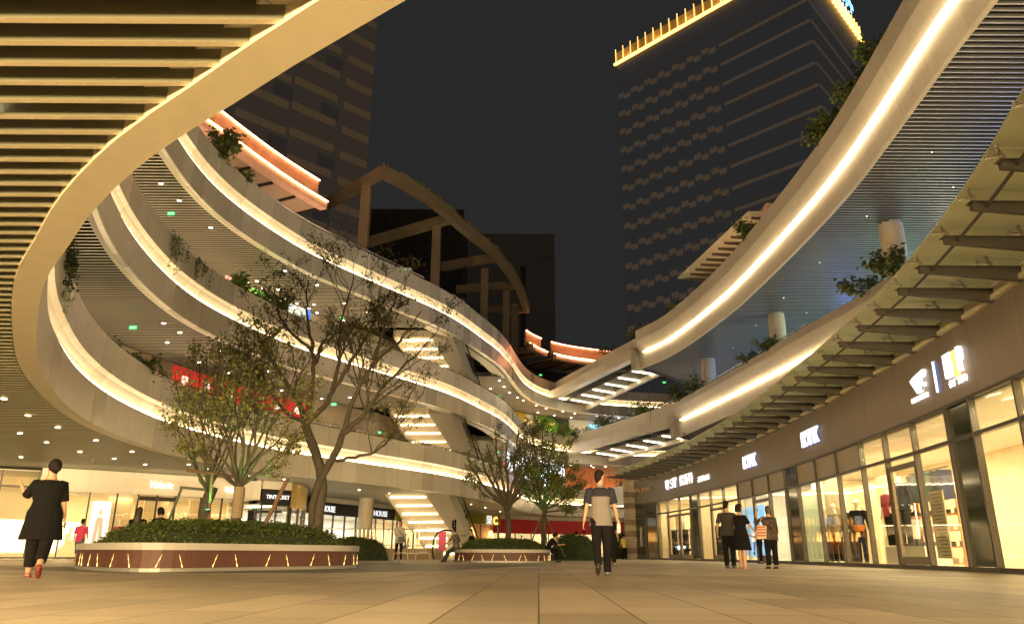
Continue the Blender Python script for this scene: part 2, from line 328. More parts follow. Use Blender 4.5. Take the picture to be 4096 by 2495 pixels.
# ------------------------------------------------------------------ curved galleries
def gallery(name, label, C, zb, side, strip_rng, xfar, opening=None, near=False, top=2.8, ylo=0, yhi=90, group=None, right=False):
    """one storey: slatted ceiling underneath, cladding fascia with a cove light strip, parapet, slab"""
    t = thing(name, label, 'gallery storey', (C[len(C) // 2].x, C[len(C) // 2].y, zb), group=group)
    zt = zb + top
    if not right:
        prof = [(-.36, zb + .16), (-.36, zb), (-.02, zb), (0, zb + .03), (0, zb + 1.12), (-.015, zb + 1.15), (-.24, zb + 1.15), (-.24, zb + 1.32), (-.20, zb + 1.5), (-.10, zb + 1.68), (.02, zb + 1.78), (.02, zt), (-.22, zt), (-.22, zb + 1.8), (-.5, zb + 1.7), (-.5, zb + .16)]
    else:
        prof = [(-.36, zb + .2), (-.36, zb), (-.22, zb), (-.14, zb + .6), (-.10, zb + 1.05), (-.11, zb + 1.2), (-.09, zb + 1.4), (.0, zb + 1.7), (.2, zb + 2.3), (.2, zt), (-.05, zt), (-.05, zb + 1.8), (-.5, zb + 1.7), (-.5, zb + .2)]
    sweep(C, prof).build('fascia', FASC if not right else FASC2, t)
    if near: sweep(C, [(-.365, zb + .17), (-.365, zb - .004), (.004, zb - .004), (.004, zb + .02), (-.30, zb + .02), (-.30, zb + .17)]).build('edge_trim', TRIM, t)
    else: sweep(C, [(-.365, zb + .05), (-.365, zb - .01), (-.20, zb - .01), (-.20, zb + .05)]).build('edge_trim', TRIM, t)
    S = arc(C); a, b = strip_rng
    n = int((b - a) / .5); cs = [at_s(C, S, a + (b - a) * i / n)[0] for i in range(n + 1)]
    if not right: sweep(cs, [(-.16, zb + 1.156), (-.07, zb + 1.156), (-.07, zb + 1.235), (-.16, zb + 1.235)]).build('light_strip', STRIP, t)
    else: sweep(cs, [(.015, zb + 1.19), (.06, zb + 1.19), (.06, zb + 1.25), (.015, zb + 1.25)]).build('light_strip', STRIPD, t)
    # slatted ceiling and slab
    sl = MB(); pl = MB(); tb = MB(); y = ylo; pw = .265
    hh = .185 if near else .15; ww = .06; prev = None; last = None
    while y < yhi:
        x = x_at(C, y)
        if x is None: x = None if (not right and y < 86.4) else 40
        segs = []
        if not right:
            if y >= 86.4: segs = [(xfar, 38)]
            elif x is not None:
                xe = x - .36
                if near: xe -= .10
                if opening and opening[0] < y < opening[1]: segs = [(xfar, xe - 7.5)]
                else: segs = [(xfar, xe)]
        else:
            if x is not None and y < 61.4: segs = [(x + .36, xfar)]
            elif y < 68: segs = [(max(C[0].x + .3, C[0].x + (y - 61.5) * .93), xfar)]
        for (x0, x1) in segs:
            if x1 - x0 > .2:
                sl.box(x0, x1, y, y + ww, zb + .03, zb + .03 + hh)
                q = y + pw
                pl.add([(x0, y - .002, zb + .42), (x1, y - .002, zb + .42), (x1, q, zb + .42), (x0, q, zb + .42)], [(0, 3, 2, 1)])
                tb.add([(x0, y, zb + 1.6), (x1, y, zb + 1.6), (x1, q, zb + 1.6), (x0, q, zb + 1.6)], [(0, 1, 2, 3)])
        y += pw
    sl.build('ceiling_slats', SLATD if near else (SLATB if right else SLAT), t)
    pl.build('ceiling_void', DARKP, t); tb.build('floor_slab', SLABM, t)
    if opening:
        i0 = [p for p in C if opening[0] - 1 < p.y < opening[1] + 1 and p.x < 5]
        g = MB()
        for k in range(4): sweep(i0, [(-.50 - .3 * k, zb + .1 * k), (-.50 - .3 * k, zb + .1 * k + .3), (-.77 - .3 * k, zb + .1 * k + .3), (-.77 - .3 * k, zb + .1 * k)], mb=g)
        g.build('stepped_edge', TRIM, t)
    return t
GL = {}
GL['A'] = gallery('curved_gallery', 'lowest curved gallery band sweeping from overhead at left, thick tan rim and slatted underside', RING, 4.1, 1, (0, RS[-1] - 3), -40, near=True, ylo=-3, yhi=92, group='curved gallery storeys on the left')
GL['B'] = gallery('curved_gallery', 'middle curved gallery band on the left with a glowing cove line, between two open storeys', RING, 9.6, 1, (0, RS[-1] - 3), -34, opening=(50.5, 65.5), ylo=14, yhi=92, group='curved gallery storeys on the left')
GL['C'] = gallery('curved_gallery', 'uppermost curved gallery band on the left, directly below the salmon-lit roof planters', RING, 15.1, 1, (0, RS[-1] - 3), -34, opening=(50.0, 64.7), ylo=22, yhi=92, group='curved gallery storeys on the left')
GL['D'] = gallery('curved_gallery', 'upper right gallery arc with a bright warm light line and bluish metal slat ceiling', DC, 15.1, -1, (.8, DS[-1]), 34, ylo=3, yhi=68, top=3.2, right=True, group='curved gallery storeys on the right')
GL['E'] = gallery('curved_gallery', 'lower right gallery arc just above the glass canopy, planted along its parapet', EC, 9.6, -1, (1.2, ES[-1]), 34, ylo=10, yhi=68, top=2.75, right=True, group='curved gallery storeys on the right')

for key, C in (('D', DC), ('E', EC)):
    zb = {'D': 15.1, 'E': 9.6}[key]; p = C[0]; d = (C[1] - C[0]).normalized(); n = Vector((d.y, -d.x))
    MB().bar((p.x - n.x * .02, p.y - n.y * .02, zb + .55), (p.x - d.x * .9 - n.x * .02, p.y - d.y * .9 - n.y * .02, zb + .55), .5, 1.08).build('end_return', FASC2, GL[key])
    sweep([C[0] + Vector((.3, .2)), C[0] + Vector((5.9, 6.3))], [(-.02, zb - .06), (.12, zb - .06), (.12, zb + .35), (-.02, zb + .35)]).build('inner_edge', DSTEEL, GL[key])

# columns
def column(x, y, z0, z1, r, label, capt=True):
    t = thing('round_column', label, 'column', (x, y, z0), group='round gallery columns')
    MB().lathe([(r, z0), (r, z1 - .25)], 28, Matrix.Translation((x, y, 0))).build('shaft', mat('column_plaster', (.62, .55, .44), .55, var=.05), t, smooth=False)
    MB().lathe([(r * .97, z1 - .25), (r * .97, z1 + .1)], 28, Matrix.Translation((x, y, 0))).build('capital', SOFF, t)
for o in ():
    pass
column(17.75, 32.6, 11.2, 15.13, .54, 'thick cream column by the broad-leaved shrub, nearest on the upper right gallery')
column(17.05, 46.6, 11.2, 15.13, .52, 'cream column above the lower right gallery, mid-way beside a slim pipe')
column(15.6, 58.4, 11.2, 15.13, .55, 'cream column at the far end of the upper right gallery near the footbridge')
column(-10.5, 56.5, 0, 4.13, .53, 'cream ground floor column in front of the black sign band, left of the stair')
column(-9.9, 53.2, 5.7, 9.63, .50, 'cream column on the middle left gallery beside the red posters')
tag(MB().tube([(17.95, 47.9, 11.2), (17.95, 47.9, 15.15)], .11, 10).build('drain_pipe', TRIM), 'slim cream pipe standing right behind the middle column of the right gallery', 'pipe')

# ------------------------------------------------------------------ footbridges with linear lamps
def bridge(zb, a0, a1, b0, b1, nb, label):
    """near edge a0->a1, far edge b0->b1 (plan)"""
    t = thing('footbridge', label, 'footbridge', ((a0[0] + b1[0]) / 2, (a0[1] + b1[1]) / 2, zb), group='footbridges joining the galleries')
    A = [Vector(a0).lerp(Vector(a1), i / 12) for i in range(13)]; B = [Vector(b0).lerp(Vector(b1), i / 12) for i in range(13)]
    zs = zb + 1.0
    sweep(A, [(-.02, zs), (.02, zs), (.12, zs + .3), (.12, zb + 2.95), (-.1, zb + 2.95), (-.1, zb + 1.7), (-.5, zs + .4), (-.5, zs - .02), (-.95, zs - .35), (-.85, zs - .37), (-.02, zs - .02)][::-1]).build('parapet', FASC2, t) if 0 else sweep(A, [(.0, zs), (.12, zs + .15), (.12, zb + 2.95), (-.1, zb + 2.95), (-.1, zb + 1.75), (-1.0, zb + 1.75), (-1.0, zs - .12)]).build('parapet', FASC2, t)
    sweep(B, [(.1, zb + .35), (.1, zb + .8), (-.15, zb + .8), (-.15, zb + 2.7), (-.25, zb + 2.7), (-.25, zb + .35)]).build('far_edge', TRIM, t)
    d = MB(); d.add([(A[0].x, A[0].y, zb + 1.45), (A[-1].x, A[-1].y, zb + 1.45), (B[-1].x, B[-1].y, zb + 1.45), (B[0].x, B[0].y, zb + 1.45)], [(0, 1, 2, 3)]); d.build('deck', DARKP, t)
    sl = MB(); n = int((Vector(a1) - Vector(a0)).length / .35)
    for i in range(n + 1):
        f = i / n; p = Vector(a0).lerp(Vector(a1), f); q = Vector(b0).lerp(Vector(b1), f); dd = (q - p).normalized(); p = p + dd * .95
        sl.bar((p.x, p.y, zb + .95), (q.x, q.y, zb + .75), .08, .14)
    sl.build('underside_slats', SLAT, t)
    for i in range(nb):
        f = (i + .35) / nb; p = Vector(a0).lerp(Vector(a1), f); q = Vector(b0).lerp(Vector(b1), f); dd = (q - p).normalized(); p = p + dd * 1.1; q = q - dd * .3
        MB().bar((p.x, p.y, zb + .82), (q.x, q.y, zb + .62), .15, .06).build('linear_lamp', BAR, t)
    return t
bridge(15.1, (10.9, 62.3), (4.75, 80.6), (14.0, 62.6), (8.4, 82.2), 7, 'upper footbridge with seven bright bars underneath, joining the uppermost gallery to the right arc')
bridge(9.6, (13.9, 63.3), (7.2, 81.6), (16.9, 63.8), (10.8, 83.0), 6, 'lower footbridge with bright bars underneath, meeting the middle gallery above the orange slats')
bridge(4.1, (15.9, 68), (10.4, 82.9), (19.3, 69), (14.2, 84.2), 5, 'lowest footbridge with bright bars seen beyond the stone pillar')

# ------------------------------------------------------------------ stairs / escalators in the opening
def stair(dz, label, n=8):
    t = thing('escalator', label, 'escalator', (-5.5, 56, dz), group='stacked escalators')
    top = Vector((-8.55, 52.4, 4.15 + dz)); d = Vector((2.75, 4.0, -4.0)); w1 = Vector((2.75, 0, 0)); w2 = Vector((1.6, 0, -.12))
    d = d * (4.15 / 4.0)
    th = Vector((0, .15, .55))
    MB().add([top, top + w1, top + w1 + d, top + d, top + th, top + w1 + th, top + w1 + d + th, top + d + th], [(0, 3, 2, 1), (4, 5, 6, 7), (0, 1, 5, 4), (3, 7, 6, 2), (0, 4, 7, 3), (1, 2, 6, 5)]).build('underside_panel', CREAM, t)
    a = top + w1 + Vector((.01, 0, 0)); th2 = Vector((0.1, .3, .9))
    MB().add([a, a + w2, a + w2 * .35 + d, a + d, a + th2, a + w2 + th2, a + w2 * .35 + d + th2, a + d + th2], [(0, 3, 2, 1), (4, 5, 6, 7), (0, 1, 5, 4), (3, 7, 6, 2), (0, 4, 7, 3), (1, 2, 6, 5)]).build('side_panel', FASC2, t)
    nb = n
    for i in range(nb):
        f = (i + .35) / nb * 1.0; p = top + d * f + Vector((.28, -.02, -.05)); q = p + Vector((2.4, 0, .04))
        MB().bar(p, q, .08, .065).build('stair_lamp', BARS, t)
    r0 = a + w2 + Vector((.25, .5, 1.5)); r1 = a + w2 * .35 + d + Vector((.2, .5, 1.0))
    MB().tube([r0, r1], .05, 8).build('handrail', BLACK, t)
    g = MB(); g.add([r0, r1, r1 - Vector((0, 0, .85)), r0 - Vector((0, 0, .85))], [(0, 1, 2, 3)]); g.build('glass_balustrade', GLASSR, t)
    g = MB()
    for i in range(22):
        p = top + d * (i / 22) + Vector((.3, .5, .95)); g.box(p.x, p.x + 2.3, p.y, p.y + .35, p.z - .05, p.z)
    g.build('steps', DSTEEL, t)
stair(0, 'escalator from the plaza up to the lowest gallery, lit bars across its cream underside')
stair(5.5, 'escalator between the lowest and middle galleries, lit bars across its cream underside')
stair(11.0, 'escalator between the middle and uppermost galleries, lit bars across its cream underside', 8)

# ------------------------------------------------------------------ text
def text_obj(s, wd, ht, m, parent, M, name='letters', depth=.04, shear=0, world=True, bold=0.0):
    cu = bpy.data.curves.new('t', 'FONT'); cu.body = s; cu.size = 1; cu.extrude = 0; cu.shear = shear; cu.resolution_u = 3; cu.offset = bold
    o = bpy.data.objects.new('t', cu); col.objects.link(o); dg = bpy.context.evaluated_depsgraph_get(); dg.update()
    me = bpy.data.meshes.new_from_object(o.evaluated_get(dg)); bpy.data.objects.remove(o); bpy.data.curves.remove(cu)
    if not me.vertices: return None
    xs = [v.co.x for v in me.vertices]; ys = [v.co.y for v in me.vertices]; x0, x1, y0, y1 = min(xs), max(xs), min(ys), max(ys)
    bm = bmesh.new(); bm.from_mesh(me)
    ge = bmesh.ops.extrude_face_region(bm, geom=bm.faces[:]); vs = [g for g in ge['geom'] if isinstance(g, bmesh.types.BMVert)]
    for v in vs: v.co.z += 1
    for v in bm.verts:
        v.co = M @ Vector(((v.co.x - (x0 + x1) / 2) / (x1 - x0) * wd, (v.co.y - (y0 + y1) / 2) / (y1 - y0) * ht, v.co.z * depth))
    off = Vector()
    q = parent
    while q: off += q.location; q = q.parent
    for v in bm.verts: v.co -= off
    bm.to_mesh(me); bm.free(); me.materials.clear(); me.materials.append(m); me.name = name
    ob = bpy.data.objects.new(name, me); col.objects.link(ob); ob.parent = parent; return ob
def wallM(C, S, s, z, off, flip):
    """matrix for a flat sign on the curve: x along reading direction, y up, z out to the courtyard"""
    p, d = at_s(C, S, s)
    if flip: X = Vector((-d.x, -d.y, 0)); Z = Vector((-d.y, d.x, 0))
    else: X = Vector((d.x, d.y, 0)); Z = Vector((d.y, -d.x, 0))
    M = Matrix((X, Vector((0, 0, 1)), Z)).transposed().to_4x4(); M.translation = Vector((p.x, p.y, z)) + Z * off; return M
SLAB = {'K': [[(0, 0), (.30, 0), (.30, .1), (.24, .1), (.24, .9), (.30, .9), (.30, 1), (0, 1), (0, .9), (.06, .9), (.06, .1), (0, .1)], [(.24, .42), (.62, .9), (.55, .9), (.55, 1), (.9, 1), (.9, .9), (.82, .9), (.5, .58), (.84, .1), (.92, .1), (.92, 0), (.56, 0), (.56, .1), (.62, .1), (.36, .45), (.24, .32)]],
        'Y': [[(.28, 0), (.62, 0), (.62, .1), (.54, .1), (.54, .42), (.84, .9), (.9, .9), (.9, 1), (.58, 1), (.58, .9), (.64, .9), (.45, .56), (.28, .9), (.34, .9), (.34, 1), (0, 1), (0, .9), (.07, .9), (.36, .42), (.36, .1), (.28, .1)]],
        'E': [[(0, 0), (.9, 0), (.9, .25), (.8, .25), (.74, .07), (.48, .07), (.48, .48), (.62, .48), (.68, .4), (.72, .4), (.72, .62), (.68, .62), (.62, .55), (.48, .55), (.48, .93), (.74, .93), (.8, .78), (.9, .78), (.9, 1), (0, 1), (0, .94), (.12, .94), (.12, .06), (0, .06)]],
        'F': [[(0, 0), (.6, 0), (.6, .06), (.48, .06), (.48, .48), (.62, .48), (.68, .4), (.72, .4), (.72, .62), (.68, .62), (.62, .55), (.48, .55), (.48, .93), (.74, .93), (.8, .78), (.9, .78), (.9, 1), (0, 1), (0, .94), (.12, .94), (.12, .06), (0, .06)]],
        'P': [[(0, 0), (.6, 0), (.6, .06), (.48, .06), (.48, .4), (.7, .42), (.86, .5), (.92, .62), (.92, .8), (.86, .92), (.72, 1), (0, 1), (0, .94), (.12, .94), (.12, .06), (0, .06)]],
        'U': [[(0, 1), (0, .94), (.1, .94), (.1, .25), (.2, .07), (.42, 0), (.6, 0), (.78, .1), (.84, .28), (.84, .94), (.94, .94), (.94, 1), (.66, 1), (.66, .94), (.76, .94), (.76, .28), (.66, .12), (.5, .07), (.36, .12), (.28, .25), (.28, .94), (.38, .94), (.38, 1)]],
        'T': [[(.28, 0), (.68, 0), (.68, .06), (.57, .06), (.57, .93), (.78, .93), (.86, .78), (.93, .78), (.93, 1), (.03, 1), (.03, .78), (.1, .78), (.18, .93), (.39, .93), (.39, .06), (.28, .06)]]}
def tri_prism(mb, poly, M, d):
    bm = bmesh.new(); vs = [bm.verts.new((x, y, d)) for x, y in poly]; f = bm.faces.new(vs); bmesh.ops.triangulate(bm, faces=[f], ngon_method='EAR_CLIP')
    bm.verts.index_update(); fs = [[v.index for v in ff.verts] for ff in bm.faces]; pts = [M @ v.co for v in bm.verts]; bm.free()
    mb.add(pts, fs); n = len(poly); b = [M @ Vector((x, y, 0)) for x, y in poly]; mb.add(pts + b, [[i, (i + 1) % n, (i + 1) % n + n, i + n] for i in range(n)])
def slab_word(s, wd, ht, m, parent, M, depth=.06, name='letters', gap=.16):
    n = len(s); cw = wd / n; mb = MB()
    for i, ch in enumerate(s):
        for poly in SLAB[ch]:
            tri_prism(mb, [(-wd / 2 + cw * i + x * cw * (1 - gap) / .93, -ht / 2 + y * ht) for x, y in poly], M, depth)
    return mb.build(name, m, parent)

# ------------------------------------------------------------------ right-hand shop block
shop = thing('shop_building', 'curved taupe and glass shop block along the right side with lit windows', 'building', (11.2, 30, 0))
Fw = sub(FC, 0, FS[-1] - .2)
BACKN = -1  # normals of FC (travelling away) point to +x: interior is the positive side
sweep(Fw, [(0, 3.86), (0, 5.52), (.35, 5.52), (.35, 3.86)]).build('sign_fascia', TAUPE, shop)
sweep(Fw, [(-.10, 5.525), (-.10, 5.62), (-.02, 5.66), (.5, 5.66), (.5, 5.525)]).build('cornice', TRIM, shop)
sweep(Fw, [(-.05, 3.78), (-.05, 3.855), (.2, 3.855), (.2, 3.78)]).build('head_frame', FRAME, shop)
sweep(Fw, [(0.3, 5.67), (6, 5.67), (6, 5.75), (.3, 5.75)]).build('roof', SLABM, shop)
sweep(Fw, [(.1, 3.72), (5, 3.72), (5, 3.77), (.1, 3.77)]).build('shop_ceiling', WHITEW, shop)
sweep(Fw, [(.02, 0.0), (5, 0.0), (5, .03), (.02, .03)]).build('shop_floor', FLOORI, shop)
sweep(Fw, [(5, 0), (5.1, 0), (5.1, 3.8), (5, 3.8)]).build('back_wall', CREAM, shop)
# bays: boundaries (arc length) far -> near
BND = [53.07, 50.99, 48.85, 46.71, 44.4, 42.18, 40.67, 38.48, 36.28, 33.85, 31.63, 29.41, 27.32, 25.83, 23.66, 21.45, 19.18, 17.31, 15.38, 13.27, 11.99, 9.92, 7.8, 5.6, 3.4, 1.2]
TYPE = ['dd', 'dd', 'gg', 'gD', 'gD', 'kk', 'gg', 'gD', 'gg', 'og', 'oD', 'og', 'kk', 'og', 'og', 'og', 'gg', 'gD', 'gg', 'kk', 'gg', 'gg', 'gg', 'gg', 'gg']
def bx_on(mb, s0, s1, o0, o1, z0, z1):
    c = sub(FC, s1, s0)
    return sweep(c[::-1] if 0 else sub(FC, s1, s0), [(o0, z0), (o0, z1), (o1, z1), (o1, z0)], mb=mb)
for i, b in enumerate(BND):
    p, d = at_s(FC, FS, b); n = Vector((d.y, -d.x))
    mb = MB(); mb.bar((p.x + n.x * .03, p.y + n.y * .03, .02), (p.x + n.x * .03, p.y + n.y * .03, 3.79), .07, .16, up=(n.x, n.y, 0)); mb.build('mullion', FRAME, shop)
sweep(sub(FC, 1.2, 53.0), [(-.03, 2.96), (-.03, 3.04), (.12, 3.04), (.12, 2.96)]).build('transom_rail', FRAME, shop)
sweep(sub(FC, 1.2, 53.0), [(-.03, .02), (-.03, .13), (.12, .13), (.12, .02)]).build('bottom_rail', FRAME, shop)
for i, ty in enumerate(TYPE):
    s1, s0 = BND[i] - .04, BND[i + 1] + .04
    c = sub(FC, s0, s1)
    def pane(z0, z1, m, nm):
        sweep(c, [(.03, z0), (.03, z1), (.045, z1), (.045, z0)]).build(nm, m, shop)
    u, l = ty
    pane(3.045, 3.775, {'g': GLASS, 'o': GREYP, 'k': GREENG, 'd': GREENG}[u], 'transom_pane')
    if l == 'k' or l == 'd': pane(.135, 2.955, GREENG, 'dark_panel')
    else: pane(.135, 2.955, GLASS, 'window_pane')
    if l == 'D':
        mb = MB(); 
        for so in (s0, s1 - .14): sweep(sub(FC, so, so + .14), [(-.02, .14), (-.02, 2.8), (.06, 2.8), (.06, .14)], mb=mb)
        sweep(c, [(-.02, 2.66), (-.02, 2.8), (.06, 2.8), (.06, 2.66)], mb=mb); sweep(c, [(-.02, .14), (-.02, .34), (.06, .34), (.06, .14)], mb=mb)
        d_ = mb.build('door_frame', mat('door_bronze', (.15, .12, .08), .4, .3), shop)
        p, dd = at_s(FC, FS, s0 + .3); n = Vector((dd.y, -dd.x))
        MB().tube([(p.x - n.x * .08, p.y - n.y * .08, .8), (p.x - n.x * .08, p.y - n.y * .08, 1.7)], .02, 8).build('door_handle', STEEL, d_)
# dark far entrance door with long handles
for so in (51.6, 51.85):
    p, dd = at_s(FC, FS, so); n = Vector((dd.y, -dd.x))
    MB().tube([(p.x - n.x * .1, p.y - n.y * .1, .9), (p.x - n.x * .1, p.y - n.y * .1, 2.2)], .025, 8).build('door_handle', STEEL, shop)
# stone pillar at the far end
PILM = mat('pillar_stone', (.42, .36, .27), .7, var=.2, nscale=2.5)
pil = thing('stone_pillar', 'pillar of banded tan stone blocks at the far end of the shop block', 'pillar', (9.0, 59.3, 0))
mb = MB(); mb2 = MB()
for k in range(14):
    (mb if (k % 5) in (0, 2, 3) else mb2).box(8.45, 10.4, 57.9 - .02 * (k % 2), 58.5, k * .4, k * .4 + .385)
mb.build('stone_course', PILM, pil); mb2.build('dark_stone_course', mat('pillar_stone_dark', (.22, .17, .11), .7, var=.2, nscale=2.5), pil)
MB().box(8.46, 10.39, 57.95, 58.45, 0, 5.6).build('core', mat('mortar', (.2, .17, .12), .9), pil)

# interiors of the right-hand shops
def part_wall(s, m, z1=3.7, o0=.5, o1=5.):
    p, d = at_s(FC, FS, s); n = Vector((d.y, -d.x)); a = p + n * o0; b = p + n * o1
    return MB().bar((a.x, a.y, z1 / 2), (b.x, b.y, z1 / 2), .12, z1).build('partition_wall', m, shop)
for s, m, o0 in ((53.2, CREAM, .3), (49.0, CREAM, .3), (41.4, CREAM, .3), (33.8, WHITEW, .3), (31.0, CREAM, 2.6)): part_wall(s, m, 3.7, o0)
def backdrop(s0, s1, o, m, z0=.05, z1=3.0, nm='display_wall'):
    return sweep(sub(FC, s0, s1), [(o, z0), (o, z1), (o + .1, z1), (o + .1, z0)]).build(nm, m, shop)
backdrop(46.9, 48.6, 1.2, CURT); backdrop(38.6, 40.5, 1.3, CREAM); backdrop(24.0, 25.6, .9, CURT, z1=3.6); backdrop(24.6, 30.5, 2.4, CURT); backdrop(20.9, 22.3, 1.6, mat('pale_yellow_wall', (.8, .72, .45), .7)); backdrop(2.0, 11.8, .9, mat('pale_yellow_wall', (.8, .72, .45), .7), z1=3.2)
backdrop(26.5, 27.4, 1.6, mat('mint_wall', (.55, .68, .55), .7)); backdrop(27.5, 29.2, 1.3, mat('mint_wall', (.55, .68, .55), .7))
def area(nm, loc, sx, sy, e, colr, rot=(0, 0, 0), parent=None):
    l = bpy.data.lights.new(nm, 'AREA'); l.shape = 'RECTANGLE'; l.size = sx; l.size_y = sy; l.energy = e; l.color = colr
    o = bpy.data.objects.new(nm, l); col.objects.link(o); o.rotation_euler = rot
    if parent:
        o.parent = parent; q = parent; off = Vector()
        while q: off += q.location; q = q.parent
        o.location = Vector(loc) - off
    else: o.location = loc
    return o
for s, e in ((51, 8), (46.5, 55), (43, 60), (38.5, 60), (35, 55), (30.5, 40), (28, 45), (24.5, 40), (21.5, 50), (18.2, 38), (15.5, 38), (10.5, 50), (7, 50), (3, 40)):
    p, d = at_s(FC, FS, s); n = Vector((d.y, -d.x)); q = p + n * 2.2; q1 = p + n * .45
    area('ceiling_lamp', (q.x, q.y, 3.68), 1.6, 1.6, e * 2.3, (1., .80, .48), parent=shop); area('window_spot_bank', (q1.x, q1.y, 3.66), .4, 1.8, e * .9, (1., .80, .48), (0, 0, math.atan2(d.y, d.x) - R(90)), parent=shop)
# display stands
def fpt(s, o): 
    p, d = at_s(FC, FS, s); n = Vector((d.y, -d.x)); return p + n * o
def shelf_unit(s, o, label, wd=1.4, h=1.9, rot=0, group=None, dark=True):
    p = fpt(s, o); q, d = at_s(FC, FS, s); a = math.atan2(d.y, d.x)
    t = thing('display_shelf', label, 'shelf', (p.x, p.y, .03), a, group)
    fm = mat('shelf_dark', (.06, .05, .06), .5) if dark else mat('shelf_wood', (.45, .25, .12), .5)
    mb = MB(); 
    for x in (-wd / 2, wd / 2): mb.box(x - .03, x + .03, -.2, .2, 0, h)
    mb.build('frame', fm, t, world=False)
    for k in range(5):
        MB().box(-wd / 2 + .03, wd / 2 - .03, -.2, .2, .1 + k * (h - .2) / 4, .13 + k * (h - .2) / 4).build('board', fm if dark else mat('board_orange', (.7, .3, .12), .5), t, world=False)
    for k in range(4):
        mb = MB()
        for j in range(4):
            x = -wd / 2 + .22 + j * (wd - .44) / 3
            for l in range(3): mb.box(x - .11, x + .11, -.15, .12, .135 + k * (h - .2) / 4 + l * .05, .18 + k * (h - .2) / 4 + l * .05)
        mb.build('folded_clothes', mat('clothes%d' % k, [(.7, .68, .62), (.1, .1, .2), (.75, .72, .68), (.12, .12, .14)][k], .8), t, world=False)
    return t
shelf_unit(47.2, .8, 'dark display rack of shoes behind the leftmost lit glass door')
shelf_unit(45.1, .8, 'dark display rack behind the second lit glass door')
shelf_unit(39.1, .8, 'dark shoe rack behind the third lit glass door')
shelf_unit(19.7, 2.3, 'wooden shelving with folded clothes behind the suited mannequin', 3.4, 2.1, dark=False)
t = thing('clothes_rail', 'dark rail of hanging jackets above the wooden shelves', 'clothes rail', (*fpt(18.6, 1.7), 2.1), math.atan2(*reversed(at_s(FC, FS, 18.6)[1])))
MB().tube([(-1.3, 0, .75), (1.3, 0, .75)], .02, 8).build('rail', BLACK, t, world=False)
for k, c in enumerate([(.03, .04, .1), (.05, .05, .06), (.05, .1, .09), (.45, .10, .22), (.02, .06, .05), (.05, .05, .08)]):
    x = -1.0 + k * .4
    MB().prism([(x - .03, -.22), (x + .05, -.2), (x + .06, .2), (x - .03, .22)], -.15, .68).build('jacket', mat('jacket%d' % k, c, .8), t, world=False)
t = thing('light_box_poster', 'tall blue poster of a seated man in a dark jacket inside the glass door', 'poster', (*fpt(33, .5), 0))
sweep(sub(FC, 31.5, 34.8), [(.42, .3), (.42, 2.62), (.46, 2.62), (.46, .3)]).build('panel', mat('poster_blue', (.25, .5, .75), .5, emit=(.22, .5, .85), es=.75), t)
mb = MB(); M = wallM(FC, FS, 30.3, 0, -.415 * -1, True); Mp = wallM(FC, FS, 30.4, 0, 0, True)
def onposter(poly, m, nm):
    mb = MB(); p, d = at_s(FC, FS, 32.7); X = Vector((-d.x, -d.y, 0)); Z = Vector((-d.y, d.x, 0)); MM = Matrix((X, Vector((0, 0, 1)), Z)).transposed().to_4x4(); MM.translation = Vector((p.x, p.y, 0)) - Z * .40
    tri_prism(mb, poly, MM, .01); return mb.build(nm, m, t)
onposter([(-.25, 1.75), (.1, 1.95), (.45, 1.8), (.6, 1.35), (.55, .95), (.1, .9), (-.3, 1.0), (-.5, .55), (-.65, .5), (-.55, 1.1), (-.35, 1.35)], mat('poster_jacket', (.05, .06, .2), .6, emit=(.03, .04, .2), es=.5), 'printed_jacket')
onposter([(-.1, 1.95), (.0, 2.3), (.12, 2.42), (.3, 2.4), (.36, 2.2), (.3, 2.05), (.15, 1.9)], mat('poster_skin', (.6, .45, .4), .6, emit=(.5, .35, .3), es=.5), 'printed_face')
onposter([(-.02, 2.3), (.0, 2.5), (.2, 2.55), (.38, 2.42), (.34, 2.34), (.12, 2.42)], mat('poster_hair', (.02, .02, .02), .6), 'printed_hair')
onposter([(-.55, .5), (-.7, .5), (-.8, .42), (-.6, .36), (-.45, .4)], BLACK, 'printed_shoe')
t = thing('floor_notice', 'tall cream notice board leaning on the window, covered in small writing', 'notice board', (*fpt(15.4, .45), .05))
sweep(sub(FC, 15.0, 15.8), [(.35, .3), (.35, 2.0), (.38, 2.0), (.38, .3)]).build('board', mat('notice_cream', (.72, .68, .55), .6), t)
mb = MB()
for k in range(18): sweep(sub(FC, 15.1, 15.7 - (k % 3) * .1), [(.340, 1.9 - k * .09), (.340, 1.92 - k * .09), (.348, 1.92 - k * .09), (.348, 1.9 - k * .09)], mb=mb)
mb.build('writing_lines', mat('ink', (.2, .12, .1), .7), t)
tag(MB().box(-1.3, 1.3, -.35, .35, 0, .6, Matrix.Translation((*fpt(18.2, .85), .03)) @ Matrix.Rotation(1.52, 4, 'Z')).build('display_plinth', WHITEW), 'cream plinth under the suited mannequin inside the glass door', 'plinth')
tag(MB().box(-.5, .5, -.25, .25, 0, .8, Matrix.Translation((*fpt(24.9, 1.2), .03)) @ Matrix.Rotation(1.6, 4, 'Z')).build('display_plinth', mat('mint_wall')), 'low mint plinth between the four mannequins', 'plinth')

